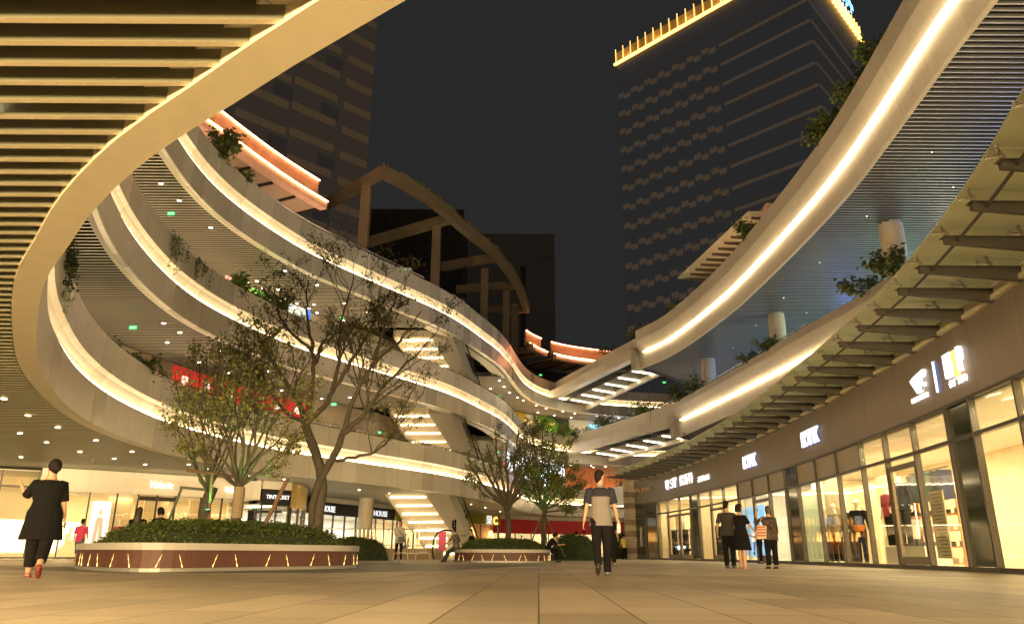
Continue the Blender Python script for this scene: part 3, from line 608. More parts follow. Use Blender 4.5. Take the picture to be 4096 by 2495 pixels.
# signs on the right block (reading direction = decreasing arc length)
def fsign(s, z): return wallM(FC, FS, s, z, .04, True)
def sign(label, C, S, s, z): 
    p, d = at_s(C, S, s); return thing('shop_sign', label, 'sign', (p.x, p.y, z - .3))
t = sign('unlit beige block capital sign at the far end of the taupe fascia', FC, FS, 51.6, 4.8)
text_obj('JACK', 1.55, .34, LETG, t, fsign(52.7, 4.82), bold=.02); text_obj('JONES', 1.75, .36, LETG, t, fsign(50.6, 4.78), bold=.02)
MB().box(-.2, .2, -.17, .17, 0, .03, fsign(51.75, 4.8)).build('red_badge', mat('badge_red', (.5, .03, .03), .5), t)
text_obj('&', .2, .22, LETG, t, fsign(51.75, 4.8) @ Matrix.Translation((0, 0, .03)), name='ampersand')
t = sign('white lit sign with tall serif capitals and large Chinese characters', FC, FS, 44, 4.8)
slab_word('U', .8, .62, LETW, t, fsign(46.25, 4.74)); text_obj('S', .55, .62, LETW, t, fsign(45.45, 4.76)); slab_word('T', .8, .62, LETW, t, fsign(44.7, 4.78))
text_obj('优斯特', 2.6, .66, LETW, t, fsign(42.55, 4.78)); text_obj('品牌集合店', 2.1, .32, LETW, t, fsign(39.25, 4.55))
for k, (s, z) in enumerate(((31.4, 4.62), (23.55, 4.62))):
    t = sign(['white lit slab letter sign, the farther and smaller of the matching pair', 'white lit slab letter sign, the nearer and larger of the matching pair'][k], FC, FS, s, z); t['group'] = 'matching slab letter signs'
    slab_word('KYK', 1.95, .58, LETW, t, fsign(s, z), .09); slab_word('KYK', 2.0, .62, LETB, t, fsign(s - .02, z), .02, 'back_glow')
t = sign('white lit running wolf emblem with a small name line, left of the upright bar', FC, FS, 14.4, 4.7)
WOLF = [(518, 668), (552, 640), (578, 612), (606, 606), (640, 575), (672, 560), (700, 568), (728, 562), (752, 540), (762, 505), (770, 486), (784, 492), (785, 530), (776, 562), (758, 592), (728, 606), (712, 612), (708, 640), (690, 680), (668, 712), (655, 748), (650, 780), (672, 790), (700, 778), (690, 798), (660, 818), (632, 836), (620, 832), (632, 800), (622, 768), (600, 735), (575, 712), (548, 718), (540, 706), (556, 694), (530, 688)]
def skew(x, y): # undo the slant of the photograph: columns follow the fascia direction
    u = (x - 650) / 270.; v = -((y - 660) + (x - 650) * .42) / 330.; return (u * .95, v * .62)
mb = MB(); tri_prism(mb, [skew(*p) for p in WOLF][::-1], fsign(14.35, 4.72), .07); mb.build('wolf_emblem', LETW, t)
mb = MB(); tri_prism(mb, [(.30, -.2), (.38, -.2), (.39, -.1), (.33, -.08)], fsign(14.35, 4.72), .07); mb.build('emblem_dot', LETW, t)
text_obj('SEPTWOLVES', 1.05, .13, LETW, t, fsign(14.45, 4.30), bold=.03)
t = sign('white lit upright bar between the wolf emblem and the tall letters', FC, FS, 13.3, 4.6)
MB().box(-.03, .03, -.39, .39, 0, .07, fsign(13.3, 4.6)).build('bar', LETW, t)
MB().box(.0, .06, -.40, .38, 0, .03, fsign(13.3, 4.6)).build('back_glow', LETB, t)
t = sign('white tall condensed letters with an orange third letter above four Chinese characters', FC, FS, 12.2, 4.7)
slab_word('EF', .46, .58, LETW, t, fsign(12.47, 4.70), .08); text_obj('S', .21, .64, LETO, t, fsign(12.12, 4.66), depth=.08, bold=.02); slab_word('P', .25, .58, LETW, t, fsign(11.86, 4.72), .08)
text_obj('优厂选购', .92, .18, LETW, t, fsign(12.22, 4.27), bold=.015)

# glass canopy
can = thing('glass_canopy', 'long glass canopy on tapered dark brackets above the right-hand shops', 'canopy', (9, 25, 5.5))
ys = [5.6, 7.0, 8.35, 9.7, 11.06, 12.45, 13.91, 15.21, 16.63, 17.96, 19.48, 20.88, 22.28, 23.61, 25.11, 26.64, 28.0, 29.45, 30.9, 32.35, 33.8, 35.3, 36.8, 38.3, 39.8, 41.3, 42.8, 44.3, 45.8, 47.3, 48.8, 50.3, 51.8, 53.3, 54.8, 56.4]
BRK = mat('bracket_steel', (.075, .07, .058), .5, .2, var=.1)
def Fx(y): return x_at(FC, y)
tipx = lambda y: Fx(y) - 2.0 - (max(0, y - 40) * .03)
for y in ys:
    xr, xt = Fx(y) - .02, tipx(y)
    b = MB(); z = 5.76
    b.add([(xt, y - .05, z - .11), (xr, y - .05, z - .27), (xr, y - .05, z), (xt, y - .05, z), (xt, y + .05, z - .11), (xr, y + .05, z - .27), (xr, y + .05, z), (xt, y + .05, z)], [(0, 1, 2, 3), (7, 6, 5, 4), (0, 4, 5, 1), (2, 6, 7, 3), (0, 3, 7, 4), (1, 5, 6, 2)])
    b.box(xt - .04, xr, y - .085, y + .085, z, z + .02)
    bo = b.build('bracket', BRK, can)
    for px in (xt + .05, xr - .55):
        f = MB(); f.box(px - .03, px + .03, y - .03, y + .03, z + .02, z + .12); f.tube([(px, y, z + .12), (px - .16, y + .14, z + .17)], .014, 6); f.tube([(px, y, z + .12), (px - .16, y - .14, z + .17)], .014, 6)
        for sy in (-.14, .14): f.lathe([(.035, z + .15), (.035, z + .19)], 10, Matrix.Translation((px - .16, y + sy, 0))); f.tube([(px - .16, y + sy, z + .08), (px - .16, y + sy, z + .2)], .01, 6)
        f.tube([(px - .16, y - .14, z + .12), (px, y, z + .1), (px - .16, y + .14, z + .12)], .01, 5); f.build('spider_fitting', STEEL, bo)
MB().tube([(tipx(y) + .22, y, 5.69) for y in ys], .028, 8).build('tie_rod', BRK, can)
for i in range(len(ys) - 1):
    a, b = ys[i] + .01, ys[i + 1] - .01
    MB().add([(tipx(a) - .10, a, 6.0), (Fx(a) + .1, a, 5.93), (Fx(b) + .1, b, 5.93), (tipx(b) - .10, b, 6.0), (tipx(a) - .10, a, 6.02), (Fx(a) + .1, a, 5.95), (Fx(b) + .1, b, 5.95), (tipx(b) - .10, b, 6.02)], [(0, 1, 2, 3), (7, 6, 5, 4), (0, 4, 5, 1), (3, 2, 6, 7), (0, 3, 7, 4), (1, 5, 6, 2)]).build('glass_pane', GLASSC, can)
sweep(sub(FC, 0, 52), [(.1, 5.67), (.1, 5.90), (.16, 5.90), (.16, 5.67)]).build('rear_rail', TRIM, can)

# the mall continues behind the camera: lit shop windows facing the plaza
bk = thing('rear_shop_block', 'shop block with lit windows on the side of the plaza behind the viewer', 'building', (0, -14, 0))
MB().box(-26, 22, -16.5, -15.6, 3.7, 6.5).build('sign_fascia', TAUPE, bk)
MB().box(-26, 22, -21, -20.8, 0, 6.5).build('back_wall', CREAM, bk)
mb = MB()
for i in range(17): mb.box(-26 + i * 3, -25.9 + i * 3, -16.1, -15.95, 0, 3.7)
mb.build('mullion', FRAME, bk)
MB().box(-26, 22, -20.8, -16, 3.6, 3.7).build('shop_ceiling', WHITEW, bk)
for x in (-21, -14, -7, 0, 7, 14): area('shop_window_light', (x, -15.8, 1.9), 7.0, 3.4, 2250, (1., .70, .33), (R(90), 0, 0), parent=bk).data.spread = R(170)

# ------------------------------------------------------------------ left-hand shops under the gallery (interior on the negative side of LC)
def lsw(s0, s1, prof, nm, m, parent): return sweep(sub(LC, s0, s1), [(-o, z) for o, z in prof], closed=True).build(nm, m, parent)
def lshop(label, s0, s1, zsill, ztop, fm, panes, lamp, lampc=(1., .84, .58), frame=FRAME, depth=4., wall=CREAM, name='left_shop'):
    p, _ = at_s(LC, LS, (s0 + s1) / 2); t = thing('shop_unit', label, 'shop', (p.x, p.y, 0))
    if fm: lsw(s0, s1, [(-.03, zsill), (-.03, ztop), (.25, ztop), (.25, zsill)], 'sign_fascia', fm, t)
    lsw(s0, s1, [(depth, 0), (depth, 4.1), (depth + .1, 4.1), (depth + .1, 0)], 'back_wall', wall, t)
    lsw(s0, s1, [(.3, zsill + .02), (depth, zsill + .02), (depth, zsill + .06), (.3, zsill + .06)], 'shop_ceiling', WHITEW, t)
    lsw(s0, s1, [(0, .0), (depth, .0), (depth, .03), (0, .03)], 'shop_floor', FLOORI, t)
    for i, s in enumerate(panes):
        q, d = at_s(LC, LS, s); n = Vector((d.y, -d.x)); q = q - n * .05
        MB().bar((q.x, q.y, 0.02), (q.x, q.y, zsill), .07, .12, up=(n.x, n.y, 0)).build('mullion', frame, t)
        if i < len(panes) - 1: lsw(s + .05, panes[i + 1] - .05, [(.05, .12), (.05, zsill - .03), (.06, zsill - .03), (.06, .12)], 'window_pane', GLASS, t)
    if panes: lsw(panes[0], panes[-1], [(0, .02), (0, .11), (.1, .11), (.1, .02)], 'bottom_rail', frame, t)
    k = max(1, int((s1 - s0) / 2.6))
    for i in range(k):
        q, d = at_s(LC, LS, s0 + (i + .5) * (s1 - s0) / k); n = Vector((d.y, -d.x)); q = q - n * depth * .5
        area('ceiling_lamp', (q.x, q.y, zsill - .02), 1.6, 1.6, lamp, lampc, parent=t)
    return t
SL0 = 0.
u0 = lshop('tall glazed shop front at the far left edge with greenish reflections', 0.2, 6.7, 3.95, 4.12, None, [0.3, 1.9, 3.5, 5.2, 6.65], 9)
lsw(0.3, 6.7, [(-.02, 3.18), (-.02, 3.27), (.08, 3.27), (.08, 3.18)], 'transom_rail', FRAME, u0)
u1 = lshop('boutique with a cream bulkhead, script sign and warm lit windows', 6.75, 17.2, 3.08, 4.12, SOFF, [6.8, 7.9, 8.9, 10.1, 11.05, 11.95, 12.85, 14.1, 15.2, 16.2], 30, (1., .78, .46))
for a, b in ((11.05, 11.95), (11.95, 12.85)):
    lsw(a + .05, b - .05, [(-.02, 2.8), (-.02, 3.0), (.04, 3.0), (.04, 2.8)], 'door_frame', FRAME, u1)
lsw(10.3, 15.5, [(.035 - .08, 3.36), (.035 - .08, 3.86), (-.03, 3.86), (-.03, 3.36)], 'sign_panel', mat('sign_panel_cream', (.66, .6, .5), .5), u1)
for s, c in ((10.6, (.7, .55, .35)), (12.4, (.75, .6, .4)), (14.6, (.75, .6, .42))): lsw(s - .6, s + .6, [(1.6, .1), (1.6, 3.0), (1.65, 3.0), (1.65, .1)], 'curtain', mat('curtain_%d' % int(s), c, .8), u1)
def lsignM(s, z, off=.08): return wallM(LC, LS, s, z, off, False)
t = sign('warm lit script sign on the cream bulkhead of the boutique', LC, LS, 12, 3.6)
text_obj('Valerie', 1.1, .36, LETWW, t, lsignM(12.05, 3.6, .10), shear=.35)
t = sign('warm lit script sign half hidden behind the middle tree', LC, LS, 15.6, 3.6)
text_obj('Valerie', .9, .3, LETWW, t, lsignM(15.7, 3.55, .10), shear=.35)
t = thing('light_box_poster', 'rounded white lit poster of a woman in a long coat behind the boutique window', 'poster', (*at_s(LC, LS, 9.5)[0], 0))
mb = MB(); w_, h_ = .42, 1.2; rp = [(math.copysign(w_ - .14, cx) + .14 * math.cos(a), math.copysign(h_ - .14, cy_) + .14 * math.sin(a)) for cx, cy_, a0 in ((1, -1, -90), (1, 1, 0), (-1, 1, 90), (-1, -1, 180)) for a in [R(a0 + k * 22.5) for k in range(5)]]
tri_prism(mb, rp, lsignM(9.5, 1.5, -.2), .05); mb.build('lit_panel', mat('poster_white', (1, .95, .85), emit=(1., .88, .66), es=.75), t)
mb = MB(); tri_prism(mb, [(-.22, -1.0), (-.16, .3), (-.1, .45), (.1, .45), (.16, .3), (.24, -1.0), (.05, -1.0), (.0, .1), (-.05, -1.0)], lsignM(9.5, 1.5, -.148), .01); mb.build('printed_coat', mat('poster_coat', (.35, .28, .22), .6, emit=(.6, .45, .3), es=.5), t)
mb = MB(); tri_prism(mb, [(.09 * math.cos(a), .66 + .14 * math.sin(a)) for a in [k * math.pi / 6 for k in range(12)]], lsignM(9.5, 1.5, -.148), .01); mb.build('printed_face', mat('poster_face', (.7, .45, .3), .6, emit=(.8, .5, .3), es=.5), t)
for s_ in (1.5, 4.5, 8.0, 11, 14, 17):
    q, d = at_s(LC, LS, s_); n = Vector((d.y, -d.x)); q = q + n * 1.7
    area('added_shopfront_fill', (q.x, q.y, 2.9), 2.6, .3, 15, (1., .80, .48), (R(180), 0, math.atan2(d.y, d.x)), parent=u1)  # added lamps hanging free before the shops, only to brighten the ceiling
u2 = lshop('small shop with a black sign box and dark frame, right of the cream boutique', 17.3, 19.05, 2.85, 3.68, BLACK, [17.35, 18.2, 19.0], 30, (1., .9, .7))
lsw(17.3, 19.05, [(-.03, 3.69), (-.03, 4.12), (.25, 4.12), (.25, 3.69)], 'upper_wall', SOFF, u2)
t = sign('white serif capitals on the black sign box behind the leaning stake', LC, LS, 18.2, 3.3)
text_obj("TIN'SECRET", 1.35, .22, LETW, t, lsignM(18.2, 3.28))
u3 = lshop('curved gold fronted corner beside the black sign box', 19.1, 23.5, 2.75, 4.1, mat('gold_fascia', (.75, .52, .16), .3, .5), [19.2, 20.3, 21.5, 22.6, 23.4], 30, (.8, .9, 1.))
u4 = lshop('shop with a long black sign band and white lit windows behind the cream column', 29.0, 40.6, 2.92, 3.78, mat('black_fascia', (.018, .016, .016), .3), [29.1, 30.6, 32.1, 33.6, 35.1, 36.6, 38.1, 39.3, 40.5], 60, (.95, .97, 1.), wall=WHITEW)
lsw(28.9, 40.6, [(-.03, 3.785), (-.03, 4.12), (.25, 4.12), (.25, 3.785)], 'upper_wall', SOFF, u4)
t = sign('white lit block letters on the black band, left of the cream column', LC, LS, 31.2, 3.3)
text_obj('T HOUSE', 2.3, .42, LETW, t, lsignM(31.0, 3.33))
t = sign('white lit block letters on the black band, right of the cream column', LC, LS, 38.4, 3.3)
text_obj('HOUSE', 2.0, .42, LETW, t, lsignM(38.6, 3.35))
u5 = lshop('juice shop clad in yellow-green slats behind the foot of the escalator', 40.9, 53.6, 2.9, 3.85, YELL, [41, 43, 45, 47, 49, 51, 53.4], 60, (1., .8, .5))
mb = MB()
for k in range(9): sweep(sub(LC, 40.9, 53.6), [(.035, 2.93 + k * .105), (.035, 2.99 + k * .105), (.10, 2.96 + k * .105)], mb=mb)
mb.build('slats', YELL, u5)
mb = MB()
for k in range(16): sweep(sub(LC, 49.3, 52.6), [(-.01, .5 + k * .15), (-.01, .62 + k * .15), (-.06, .6 + k * .15)], mb=mb)
mb.build('timber_slats', mat('orange_timber', (.5, .27, .09), .6), u5)
t = sign('white lit Chinese character beside a gold letter on the yellow-green slats', LC, LS, 52.2, 3.3)
text_obj('果', .8, .8, LETW, t, lsignM(51.9, 3.3, .16)); text_obj('C', .6, .75, LETO, t, lsignM(52.75, 3.28, .16), name='gold_letter', bold=.04)
for s, x in ((49.6, 0), (52.0, 1)):
    p, d = at_s(LC, LS, s); n = Vector((d.y, -d.x)); q = p + n * .3
    t = thing('pendant_lamp', ['glowing bottle-shaped pendant lamp just right of the escalator handrail', 'glowing tapered pendant lamp in front of the orange timber slats'][x], 'lamp', (q.x, q.y, 1.5), group='pendant lamps of the juice shop')
    MB().lathe([(.03, 2.6), (.12, 2.45), (.30, 2.0), (.34, 1.8), (.22, 1.5), (.05, 1.45)] if x == 0 else [(.12, 2.35), (.16, 2.3), (.3, 1.6), (.28, 1.55)], 14, Matrix.Translation((q.x, q.y, 0))).build('shade', mat('amber_shade', (1, .6, .2), emit=(1., .50, .12), es=2.2), t)
    MB().tube([(q.x, q.y, 2.5), (q.x, q.y, 2.9)], .015, 6).build('cord', BLACK, t)
# far ground-level shop with the red band
u6 = thing('red_band_shop', 'far ground floor shop front with a long red band above dark glass', 'shop', (10, 88, 0))
FARC = [Vector(p) for p in ((-2, 80), (3, 84), (9, 86.5), (16, 88), (24, 88.7), (36, 89))]
FARC = cr(FARC, 1)
def fsw(prof, nm, m, par, C=None, o=0): return sweep(C or FARC, prof).build(nm, m, par)
fsw([(0.02, 2.35), (.02, 3.75), (-.3, 3.75), (-.3, 2.35)][::-1], 'red_band', mat('red_fascia', (.32, .015, .012), .35, emit=(.7, .02, .02), es=.035), u6)
fsw([(0, 3.76), (0, 4.15), (-.3, 4.15), (-.3, 3.76)][::-1], 'upper_wall', SOFF, u6)
fsw([(-4, 0), (-4, 3.8), (-4.1, 3.8), (-4.1, 0)][::-1], 'back_wall', CREAM, u6)
fsw([(-.05, .1), (-.05, 2.35), (-.07, 2.35), (-.07, .1)][::-1], 'window_glass', GLASS, u6)
FAS = arc(FARC)
for k in range(18):
    p, d = at_s(FARC, FAS, 1 + k * 2.2); MB().box(p.x - .06, p.x + .06, p.y - .06, p.y + .06, 0, 2.35).build('mullion', FRAME, u6)
for k in range(7):
    p, d = at_s(FARC, FAS, 3 + k * 5.5); area('ceiling_lamp', (p.x, p.y + 2, 3.6), 2, 2, 120, (1, .85, .6), parent=u6)

# ------------------------------------------------------------------ upper storeys: back walls, banners, shops
def back_run(label, s0, s1, o, z0, z1, m, name='gallery_wall', cat='wall'):
    C = offc(sub(RING, s0, s1), -o); return tag(sweep(C, [(0, z0), (0, z1), (-.15, z1), (-.15, z0)][::-1]).build(name, m), label, cat)
WALLG = mat('gallery_wall', (.38, .34, .28), .6, var=.05)
DGL = mat('dark_shop_glass', (.26, .21, .15), .35, var=.15, nscale=1)
back_run('dim shop front wall behind the first open storey on the left', 44, 91, 5.2, 5.7, 9.6, DGL)
back_run('dim wall behind the second open storey on the left', 44, 99, 5.2, 11.2, 15.1, DGL)
back_run('dark recessed wall on the roof terrace under the salmon-lit planters', 52, 112, 4.6, 16.7, 20.6, mat('dark_terrace_wall', (.06, .055, .05), .5))
def ring_pt(s, o): 
    p, d = at_s(RING, RS, s); n = Vector((d.y, -d.x)); return p - n * o, d
BAN = []
def banner(s, o, z0, z1, wd, label, txt='GO SALE', m=RED, cat='banner'):
    p, d = ring_pt(s, o); t = thing('sale_banner', label, cat, (p.x, p.y, z0), group='red sale posters on the gallery')
    X = Vector((d.x, d.y, 0)); Z = Vector((d.y, -d.x, 0)); M = Matrix((X, Vector((0, 0, 1)), Z)).transposed().to_4x4(); M.translation = Vector((p.x, p.y, (z0 + z1) / 2))
    MB().box(-wd / 2, wd / 2, -(z1 - z0) / 2, (z1 - z0) / 2, 0, .03, M).build('panel', m, t)
    text_obj(txt, wd * .6, .26, mat('banner_white', (.9, .6, .55), emit=(1, .6, .5), es=.5), t, M @ Matrix.Translation((0, -.65, .03)), depth=.01)
    mb = MB(); tri_prism(mb, [(.3 * math.cos(k * math.pi / 4) * (1 if k % 2 else .6), .45 + .3 * math.sin(k * math.pi / 4) * (1 if k % 2 else .6)) for k in range(8)], M @ Matrix.Translation((0, 0, .03)), .01); mb.build('star_mark', MT['banner_white'], t)
BL = ['red sale banner nearest on the middle storey, right of the man at the rail', 'red sale banner second from the left behind the tree tops', 'red sale banner third from the left behind the tree tops', 'red sale banner behind the crown of the middle tree', 'red sale banner between the middle and the big tree', 'red sale banner behind the big tree fork, lower end of the long row']
for k in range(6): banner(52.3 + k * 1.5, 3.7, 6.9, 9.0 - .03 * k, 1.72, BL[k])
banner(65.6, 4.3, 6.2, 7.75, 1.0, 'narrow red poster left of the column on the lowest gallery'); banner(70.0, 4.3, 6.1, 7.7, 2.6, 'wide red poster right of the column on the lowest gallery')
banner(94.6, 2.6, 6.4, 8.9, 1.7, 'red sale poster behind the thin tree, beside the white lit curtain wall')
t = tag(back_run('pale lit shop glazing along the gallery floor behind the trees', 52, 61, 3.5, 5.8, 7.4, mat('pale_glazing', (.6, .65, .7), .3, emit=(.6, .7, .85), es=.5), 'shop_glazing', 'glazing'))
# upper storey coloured display: salmon, white, green, blue
for (s0, s1, c, e, lb) in ((53.0, 54.7, (.8, .35, .25), .5, 'salmon and white lit display panel behind the bright leafed plants'), (54.8, 56.2, (.25, .75, .08), .6, 'bright green lit display panel on the second open storey'), (56.3, 58.9, (.75, .74, .62), .55, 'cream honeycomb display panel on the second open storey'), (59.0, 59.2, (.05, .2, .8), .6, 'narrow blue display edge at the end of the lit panels')):
    C = offc(sub(RING, s0, s1), -2.6); tag(sweep(C, [(0, 12.2), (0, 14.1), (-.1, 14.1), (-.1, 12.2)][::-1]).build('lit_display', mat('display_%d' % int(s0), c, .5, emit=c, es=e)), lb, 'display panel')
# white LED curtain wall in the far bend, lowest gallery
def led_mat():
    m = bpy.data.materials.new('led_curtain'); m.use_nodes = True; nt = m.node_tree; b = nt.nodes['Principled BSDF']; L = nt.links
    uv = nt.nodes.new('ShaderNodeUVMap'); mp = nt.nodes.new('ShaderNodeMapping'); mp.inputs['Scale'].default_value = (4.5, 1.1, 1); L.new(uv.outputs[0], mp.inputs[0])
    n = nt.nodes.new('ShaderNodeTexNoise'); n.inputs['Scale'].default_value = 1.; n.inputs['Detail'].default_value = 3; L.new(mp.outputs[0], n.inputs['Vector'])
    sp = nt.nodes.new('ShaderNodeSeparateXYZ'); L.new(uv.outputs[0], sp.inputs[0])
    f = nt.nodes.new('ShaderNodeMath'); f.operation = 'MULTIPLY'; f.inputs[1].default_value = 3.2; L.new(sp.outputs[0], f.inputs[0])
    g = nt.nodes.new('ShaderNodeMath'); g.operation = 'FRACT'; L.new(f.outputs[0], g.inputs[0])
    h = nt.nodes.new('ShaderNodeMath'); h.operation = 'LESS_THAN'; h.inputs[1].default_value = .6; L.new(g.outputs[0], h.inputs[0])
    r = nt.nodes.new('ShaderNodeMapRange'); r.inputs[1].default_value = .42; r.inputs[2].default_value = .62; r.inputs[3].default_value = .15; r.inputs[4].default_value = 3.4; L.new(n.outputs['Fac'], r.inputs[0])
    k = nt.nodes.new('ShaderNodeMath'); k.operation = 'MULTIPLY'; L.new(r.outputs[0], k.inputs[0]); L.new(h.outputs[0], k.inputs[1])
    b.inputs['Emission Color'].default_value = (.9, .93, 1, 1); L.new(k.outputs[0], b.inputs['Emission Strength']); b.inputs['Base Color'].default_value = (.1, .1, .12, 1); return m
C = offc(sub(RING, 92, 103.3), -1.6)
tag(sweep(C, [(0, 5.9), (0, 9.55), (-.15, 9.55), (-.15, 5.9)][::-1]).build('lit_curtain_wall', led_mat()), 'white glittering curtain wall of light strands behind the thin tree', 'light wall')
# orange slatted restaurant in the far bend
t = thing('slatted_restaurant', 'restaurant front of glowing orange timber slats beyond the standing man', 'restaurant', (14, 88, 5.7))
C = offc(sub(RING, 104, 122), -3.4); CS = arc(C)
sweep(C, [(-.6, 5.8), (-.6, 9.6), (-.7, 9.6), (-.7, 5.8)][::-1]).build('inner_wall', mat('amber_inner', (.3, .1, .04), .6, emit=(1., .25, .07), es=.10), t)
mb = MB(); k = 0
while k * .42 < CS[-1]:
    p, d = at_s(C, CS, k * .42); mb.bar((p.x, p.y, 6.0 if k % 5 == 0 else 7.3 + .3 * ((k * 7) % 3)), (p.x, p.y, 9.58), .1, .16); k += 1
mb.build('timber_slats', mat('orange_slat', (.5, .17, .05), .5), t)
for k in range(9):
    p, d = at_s(C, CS, .8 + k * 2.1 + random.random()); q = p + Vector((0, .3 + .1 * (k % 3)))
    MB().ell((q.x, q.y, 7.0 - .5 * (k % 3)), .12, .12, .12).build('globe_lamp', mat('white_globe', (1, 1, 1), emit=(.8, .9, 1.), es=4), t)
t = thing('direction_sign', 'small grey hanging direction sign with white symbols', 'sign', (13.2, 85.9, 8.5))
MB().box(11.9, 14.4, 85.85, 86.0, 8.6, 9.2).build('panel', mat('sign_grey', (.25, .27, .2), .5, emit=(.5, .5, .35), es=.2), t)
MB().tube([(12.2, 85.9, 9.2), (12.2, 85.9, 9.6)], .02, 5).tube([(14.1, 85.9, 9.2), (14.1, 85.9, 9.6)], .02, 5).build('hanger', STEEL, t)
text_obj('↑ 125', 1.1, .24, LETWW, t, Matrix.Translation((12.9, 85.84, 8.9)) @ Matrix.Rotation(R(90), 4, 'X'), depth=.01)
# children's shop and striped play shop on the middle gallery, far bend
C1 = offc(sub(RING, 99.2, 105.1), -4.2); t = thing('play_shop', 'shop wall with yellow, white and green triangles and three small domed lamps', 'shop', (C1[5].x, C1[5].y, 11.2)); S1 = arc(C1)
def tri_on(Cc, Sc, poly, o, m, nm, par):
    """flat polygon in (s, z) wrapped by three vertical strips"""
    mb = MB(); pts = []
    for s, z in poly:
        p, d = at_s(Cc, Sc, s); n = Vector((d.y, -d.x)); p = p + n * o; pts.append((p.x, p.y, z))
    bm = bmesh.new(); vs = [bm.verts.new(p) for p in pts]; f = bm.faces.new(vs); bmesh.ops.triangulate(bm, faces=[f]); bm.verts.index_update(); fs = [[v.index for v in ff.verts] for ff in bm.faces]; bm.free()
    o2 = [(p[0] + .05, p[1] + .05, p[2]) for p in pts]; n_ = len(pts)
    mb.add(pts + o2, fs + [[a + n_ for a in reversed(f_)] for f_ in fs] + [[i, (i + 1) % n_, (i + 1) % n_ + n_, i + n_] for i in range(n_)]); return mb.build(nm, m, par)
sweep(C1, [(0, 11.2), (0, 15.05), (-.15, 15.05), (-.15, 11.2)][::-1]).build('wall', mat('play_yellow', (.6, .42, .03), .6), t)
L1 = S1[-1]
tri_on(C1, S1, [(L1 * .22, 15.0), (L1 * .45, 15.0), (L1 * .68, 13.2), (L1 * .22, 13.2)], .08, mat('play_white', (.7, .62, .45), .6), 'white_panel', t)
tri_on(C1, S1, [(L1 * .45, 15.0), (L1 * .74, 15.0), (L1 * .98, 13.2), (L1 * .66, 13.2)], .10, mat('play_green', (.10, .28, .02), .6), 'green_panel', t)
tri_on(C1, S1, [(L1 * .74, 15.0), (L1 * .999, 15.0), (L1 * .999, 13.3), (L1 * .95, 13.3)], .12, mat('play_dark', (.03, .04, .02), .6), 'dark_panel', t)
for k, f in enumerate((.13, .40, .68)):
    p, d = at_s(C1, S1, L1 * f); n = Vector((d.y, -d.x)); q = p + n * .5
    MB().ell((q.x, q.y, 14.3), .35, .35, .2).build('dome_lamp', mat('dome', (.5, .4, .1), .5), t)
    sp = bpy.data.lights.new('spot', 'SPOT'); sp.energy = 160; sp.spot_size = R(95); sp.spot_blend = .4; sp.color = (1, .85, .5); so = bpy.data.objects.new('dome_spot', sp); col.objects.link(so); so.parent = t; so.location = Vector((q.x, q.y, 14.1)) - t.location
for k, f in enumerate((.2, .5, .72, .88)):
    tri_on(C1, S1, [(L1 * f, 11.6), (L1 * (f + .1), 11.6), (L1 * (f + .1), 13.0), (L1 * f, 13.0)], .14, mat('pink_poster', (.7, .12, .1), .6, emit=(.8, .2, .12), es=.4), 'poster', t)
C2 = offc(sub(RING, 105.3, 122), -4.2); S2 = arc(C2); t = thing('childrens_shop', 'white shop wall with teal lines and a round-lettered cyan sign', 'shop', (C2[5].x, C2[5].y, 11.2))
sweep(C2, [(0, 13.3), (0, 15.05), (-.15, 15.05), (-.15, 13.3)][::-1]).build('upper_wall', mat('shop_white', (.7, .66, .55), .5), t)
sweep(C2, [(0.05, 13.2), (0.05, 13.32), (-.1, 13.32), (-.1, 13.2)][::-1]).build('teal_line', mat('teal', (.02, .22, .18), .5), t)
sweep(sub(C2, 0, 2.0), [(0.0, 11.2), (0.0, 13.2), (-.1, 13.2), (-.1, 11.2)][::-1]).build('side_wall', mat('shop_white'), t)
sweep(C2, [(-3, 11.2), (-3, 13.9), (-3.1, 13.9), (-3.1, 11.2)][::-1]).build('inner_wall', WHITEW, t)
for k in range(4):
    p, d = at_s(C2, S2, 3 + k * 4.2); area('ceiling_lamp', (p.x, p.y + 1.6, 13.7), 2.2, 1.8, 170, (.9, .97, 1), parent=t)
t2 = sign('cyan lit round lowercase letters, partly behind the leaves on the bridge', C2, S2, 3.4, 14.2)
text_obj('babi', 1.5, .62, LETC, t2, wallM(C2, S2, 3.4, 14.35, .12, False), bold=.06, depth=.1)
text_obj('mama', 1.9, .4, LETC, t2, wallM(C2, S2, 5.6, 14.1, .12, False), bold=.06, depth=.1)
area('blue_screen_glow', (14.5, 83.5, 13.4), 4, 1.2, 60, (.1, .4, 1.), (R(180), 0, 0))
bpy.data.objects['blue_screen_glow'].parent = t2; bpy.data.objects['blue_screen_glow'].location = Vector((14.5, 86.5, 13.4)) - t2.location
# generic back walls far right storeys
tag(sweep(offc(sub(RING, 124, 150), -5), [(0, 16.7), (0, 20), (-.1, 20), (-.1, 16.7)][::-1]).build('gallery_wall', mat('dark_terrace_wall')), 'dark wall behind the far roof terrace', 'wall')
